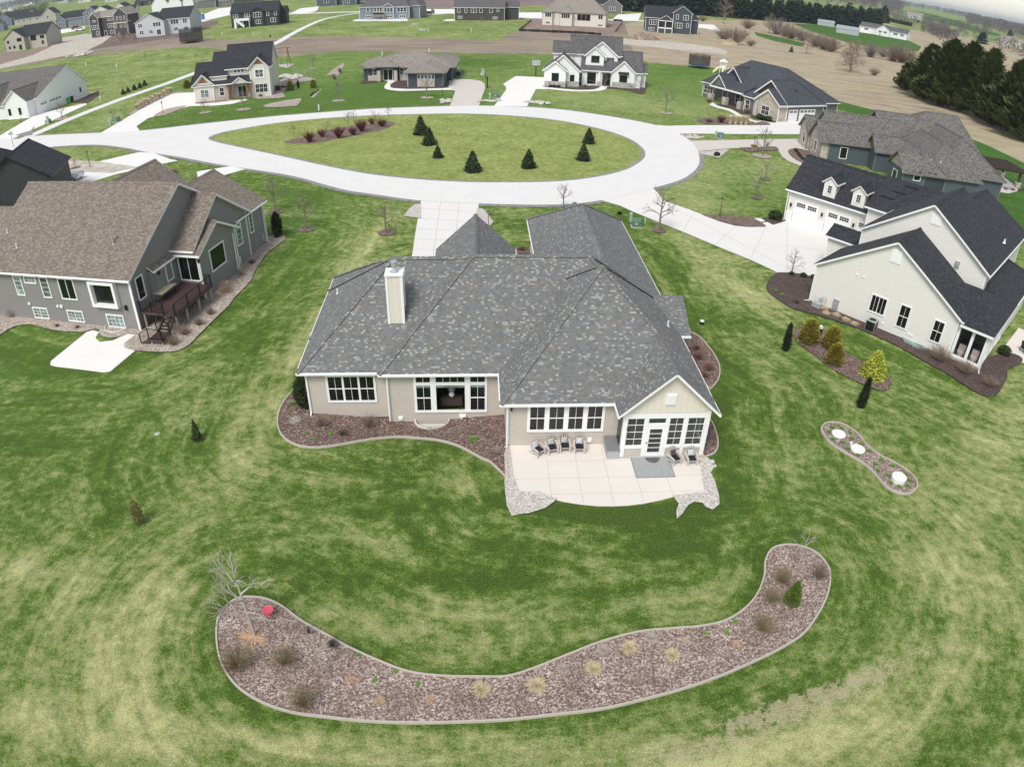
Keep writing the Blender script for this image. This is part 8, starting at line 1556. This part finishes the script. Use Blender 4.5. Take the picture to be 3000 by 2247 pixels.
# rocks
def rockpile(name, label, reg, pts, s, cat='rocks'):
    g = np.random.default_rng(len(label)); x0, y0 = G(*reg(*pts[0])); b = MB()
    for p in pts:
        x, y = G(*reg(*p)); ph = g.random(8)
        for k in range(5):
            cx_, cy_, r = x-x0+g.normal(0, .6)*s, y-y0+g.normal(0, .35)*s, s*(.28+.25*g.random()); prof = [(r*.6, 0), (r, r*.3), (r*.85, r*.62), (r*.3, r*.8)]; i0 = len(b.v); b.lathe((cx_, cy_, 0), prof, 7)
            for q in range(i0, len(b.v)): v = b.v[q]; f = 1+.22*math.sin(q*2.3+ph[q % 8]*6); b.v[q] = (cx_+(v[0]-cx_)*f, cy_+(v[1]-cy_)*f, v[2]*f)
    return solid(name, label, cat, b, M['limestone'], (x0, y0, 0))
rockpile('culvert_rocks', 'ring of pale culvert rocks between the two right-hand driveways', RN, [(280, 225), (330, 245), (380, 245), (430, 225)], .8); rockpile('culvert_rocks', 'pale culvert rocks at the foot of the right far driveway', Z2, [(1240, 668), (1270, 678), (1295, 672)], 1.2); rockpile('culvert_rocks', 'pale culvert rocks at the foot of the left far driveway', Z2, [(650, 668), (675, 662), (690, 660)], 1.2); rockpile('culvert_rocks', 'pale rocks below the transformer box between the far driveways', Z2, [(925, 658), (960, 662), (1000, 658)], 1.1)
rockpile('corner_rocks', 'pink-grey boulders at the right corner of the patio', Z6, [(1105, 1322), (1130, 1345)], .35); rockpile('fire_pit_rocks', 'dark boulders round the fire pit behind the cream house', A9, [(1400, 1190), (1480, 1160), (1560, 1165), (1400, 1150)], 2.2); rockpile('field_boulders', 'pale boulders at the edge of the gravel lane, left', RA, [(1680, 1225), (1790, 1215), (1850, 1170)], 2.5)
# culvert mouths
for reg, p, s, l in ((RN, (672, 482), .5, 'black culvert mouth in the ditch by the tan drive'), (Z6, (690, 132), .28, 'small culvert mouth by the wide side driveway')):
    b = MB(); b.tube([(0, 0, s*.4), (0, .8*s, s*.4)], [s, s], 14); solid('culvert', l, 'culvert', b, M['black'], (*G(*reg(*p)), 0), 20)
# dirt heaps
def heap(label, reg, a, b_, h, mat, seed):
    A, B = G(*reg(*a)), G(*reg(*b_)); cx_, cy_ = (A[0]+B[0])/2, (A[1]+B[1])/2; L = math.hypot(B[0]-A[0], B[1]-A[1])/2; dg = math.degrees(math.atan2(B[1]-A[1], B[0]-A[0])); m = MB(); n = 44; k = 18; g = Vector((seed*3.1, 1.7, 0))
    H_ = lambda u, v: max(0., (1-(u/L)**2-(v/(L*.42))**2))*h*(.75+.6*noise.noise(Vector((u/L*3, v/L*3, seed)))+.22*noise.noise(Vector((u/L*11, v/L*11, seed+4))))
    for i in range(n):
        for j in range(k):
            q = []
            for aa, cc in ((i, j), (i+1, j), (i+1, j+1), (i, j+1)): u, v = (aa/n*2-1)*L, (cc/k*2-1)*L*.42; q.append((u, v, H_(u, v)-.05))
            m.poly(q)
    return solid('dirt_heap', label, 'dirt heap', m, mat, (cx_, cy_, 0), dg)
heap('long brown dirt heap before the navy house', RF, (-60, 640), (460, 650), 3.2, M['soilred'], 1); heap('dark brown dirt heap between the dark brown and pale grey houses', RB, (400, 800), (1000, 730), 4.5, M['soil'], 2); heap('tan mound of cut brush beside the gravel lane', RF, (1440, 720), (1740, 740), 3., M['drygrass'], 3)
# silt fences
def fence(label, reg, pts, h=1.0):
    P = [G(*reg(*p)) for p in pts]; P = smooth_open(P, 5); x0, y0 = P[0]; r = empty('silt_fence', (x0, y0, 0), 0, label, 'fence'); b = MB()
    for i, (p, q) in enumerate(zip(P, P[1:])): b.bar((p[0]-x0, p[1]-y0, h/2), (q[0]-x0, q[1]-y0, h/2), .05, h*(.85+.15*math.sin(i*1.7)))
    b.build('fabric', M['black'], r)
    for i in range(0, len(P), 3): p = P[i]; b = MB(); b.box((p[0]-x0-.05, p[1]-y0-.12, 0), (p[0]-x0+.05, p[1]-y0-.04, h*1.3)); b.build('stake', M['pine'], r)
fence('black silt fence along the front of the graded soil below the white hipped house', A7, [(515, 342), (700, 350), (1000, 362), (1250, 375), (1405, 388)], 1.1); fence('black silt fence rising at the left of the white hipped house', A7, [(515, 340), (570, 300), (650, 230)], 1.0); fence('black silt fence right of the white hipped house', A7, [(1535, 232), (1630, 238), (1600, 300), (1550, 360)], 1.0)
# portable toilet, bins, ladder swing
pt = empty('portable_toilet', (*G(*RC(172, 295)), 0), 5, 'blue portable toilet with a pale roof beside the far street', 'portable toilet'); b = MB(); b.box((-1, -1, 0), (1, 1, 3.6)); b.build('cabin', plain('toilet_blue', (.03, .13, .38), .5), pt); b = MB(); b.box((-1.05, -1.05, 3.6), (1.05, 1.05, 3.9)); b.build('roof', M['white'], pt); b = MB(); b.box((-.6, -1.06, .2), (.6, -1.0, 3.2)); b.build('door', plain('toilet_door', (.05, .2, .45), .5), pt)
for p, m, l in (((1120, 680), 'binG', 'bright green wheeled bin at the white gabled house'), ((1165, 660), 'black', 'black wheeled bin beside the green one')):
    if m == 'binG': M['binG'] = plain('bin_green', (.08, .45, .09), .5)
    r = empty('wheeled_bin', (*G(*A10(*p)), 0), 0, l, 'wheeled bin'); b = MB(); b.poly([(-.3, -.3, 0), (.3, -.3, 0), (.38, -.38, 1.15), (-.38, -.38, 1.15)]); b.poly([(.3, -.3, 0), (.3, .3, 0), (.38, .38, 1.15), (.38, -.38, 1.15)]); b.poly([(.3, .3, 0), (-.3, .3, 0), (-.38, .38, 1.15), (.38, .38, 1.15)]); b.poly([(-.3, .3, 0), (-.3, -.3, 0), (-.38, -.38, 1.15), (-.38, .38, 1.15)]); b.build('body', M[m], r); b = MB(); b.box((-.42, -.42, 1.15), (.42, .42, 1.25)); b.build('lid', M[m], r); r.scale = (1.15,)*3
sw = empty('swing_frame', (*G(*A9(1370, 985)), 0), 10, 'timber swing frame on a pale pad behind the cream house', 'swing'); b = MB(); b.bar((-3.2, 0, 5.2), (2.2, 0, 5.2), .18)
for x in (-3., 1.2): b.bar((x, 0, 5.2), (x, -1.4, 0), .2); b.bar((x, 0, 5.2), (x+.6, 1.6, 0), .2)
b.build('frame', M['timber'], sw); b = MB()
for x in (-2.4, -1.9, -1., -.5): b.bar((x, 0, 5.2), (x, 0, 1.), .04)
b.box((-2.5, -.15, .95), (-1.8, .15, 1.02)); b.box((-1.1, -.15, .95), (-.4, .15, 1.02)); b.build('swings', M['black'], sw)
# small lids and markers in the lawn
for reg, p, l in ((None, (461, 1272), 'pale green round lid in the left lawn'), (Z4, (1773, 690), 'pale green round lid near the far corner of the grey sided house'), (A4, (472, 457), 'small green lid in the dark bed by the beige wall')):
    q = reg(*p) if reg else p; b = MB(); b.lathe((0, 0, 0), [(.2, 0), (.2, .03), (.1, .05)], 14); solid('valve_lid', l, 'lid', b, M['palegreen'], (*G(*q), .02), group='green valve lids')
for i, (reg, p, l) in enumerate([(Z1, (560, 430), 'white marker post on the left far lawn'), (Z1, (757, 440), 'white marker post on the left far lawn'), (Z1, (652, 655), 'white marker post on the left far lawn'), (RC, (458, 520), 'white marker on the lawn of the black sided house'), (RC, (915, 505), 'white marker on the lawn of the black sided house'), (A8, (550, 905), 'white marker behind the low hipped house'), (A8, (1312, 850), 'white marker behind the low hipped house'), (A8, (1295, 505), 'white marker on the lawn between the far houses'), (A8, (1990, 520), 'white marker on the lawn between the far houses'), (Reg(550, 180, 1000, 430, 2212), (1890, 712), 'white hydrant-like marker on the road verge before the cream house')]):
    b = MB(); b.box((-.09, -.09, 0), (.09, .09, 1.1)); b.lathe((0, 0, 1.1), [(.12, 0), (.04, .15)], 6); solid('marker_post', l, 'marker post', b, M['white'], (*G(*reg(*p)), 0), group='white marker posts')
x, y = G(*R3(190, 150)); hy_ = empty('road_sign', (x, y, 0), 0, 'green and white street sign on a red-based post at the left edge of the road', 'street sign'); b = MB(); b.tube([(0, 0, 0), (0, 0, 2.4)], [.05, .05], 8); b.build('post', M['redplastic'], hy_); b = MB(); b.box((-.6, -.02, 2.4), (.6, .02, 2.65)); b.box((-.02, -.6, 2.66), (.02, .6, 2.9)); b.build('blade', M['palegreen'], hy_)
# loose things beside the houses
b = MB(); b.box((-.8, -.5, 0), (.8, .5, .9)); b.box((-.85, -.55, .9), (.85, .55, 1.0)); solid('covered_crate', 'white covered crate at the left end of the low hipped house', 'crate', b, M['white'], (*G(*A8(312, 1265)), 0))
for p, l in (((1200, 500), 'flat pale well cover on the lawn below the charcoal house'), ((1080, 405), 'pale stone slab pair in the lawn right of the blue hipped house')):
    b = MB(); b.box((-1.6, -.7, 0), (1.6, .7, .5)); b.box((-1.2, -.5, .5), (1.2, .5, .6)); solid('well_cover', l, 'cover', b, M['galv'], (*G(*A8(*p)), 0))
for reg, p, s, l in ((RK, (865, 262), 3., 'white poly tunnel frame left of the long white ranch house'), (RK, (700, 200), 2.5, 'small pale shed left of the long white ranch house')):
    b = MB(); b.box((-2.4, -1, 0), (2.4, 1, 1.0)); b.poly([(-2.5, -1.1, 1), (2.5, -1.1, 1), (2.5, 0, 1.7), (-2.5, 0, 1.7)]); b.poly([(2.5, 1.1, 1), (-2.5, 1.1, 1), (-2.5, 0, 1.7), (2.5, 0, 1.7)]); o = solid('shed', l, 'shed', b, M['galv'], (*G(*reg(*p)), 0), -25); o.scale = (s,)*3
# deck furniture behind the blue hipped house
hx, hy = G(*A8(200, 320)); r = empty('timber_deck', (hx, hy, 0), -6, 'small timber deck with a stair behind the blue hipped house', 'deck'); b = MB(); b.box((7.2, -4.2, 2.2), (13.6, -1.4, 2.4)); b.build('deck_floor', M['pine'], r); b = MB()
for x in (7.4, 10.4, 13.4): b.box((x-.1, -4.1, 0), (x+.1, -3.9, 2.2))
b.build('post', M['pine'], r); b = MB(); b.bar((8., -4.4, 2.2), (5.2, -4.4, 0), 1.0, .2); b.build('stair', M['pine'], r); b = MB(); b.bar((8., -4.9, 3.1), (5.2, -4.9, .9), .06, .1); b.box((8, -4.2, 2.4), (13.6, -4.15, 3.3)); b.build('railing', M['black'], r)

# thin air between here and the far ridge
b = MB(); b.box((-9050, -950, -3.2), (9050, 9050, 45)); hz = b.build('haze', M['white']); hz['kind'] = 'stuff'
hm = bpy.data.materials.new('haze'); hm.use_nodes = True; hm.node_tree.nodes.clear(); ho = hm.node_tree.nodes.new('ShaderNodeOutputMaterial'); pv = hm.node_tree.nodes.new('ShaderNodeVolumePrincipled')
pv.inputs['Color'].default_value = (.80, .88, .96, 1); pv.inputs['Density'].default_value = .0001; pv.inputs['Anisotropy'].default_value = .2; hm.node_tree.links.new(pv.outputs[0], ho.inputs['Volume']); hz.data.materials[0] = hm
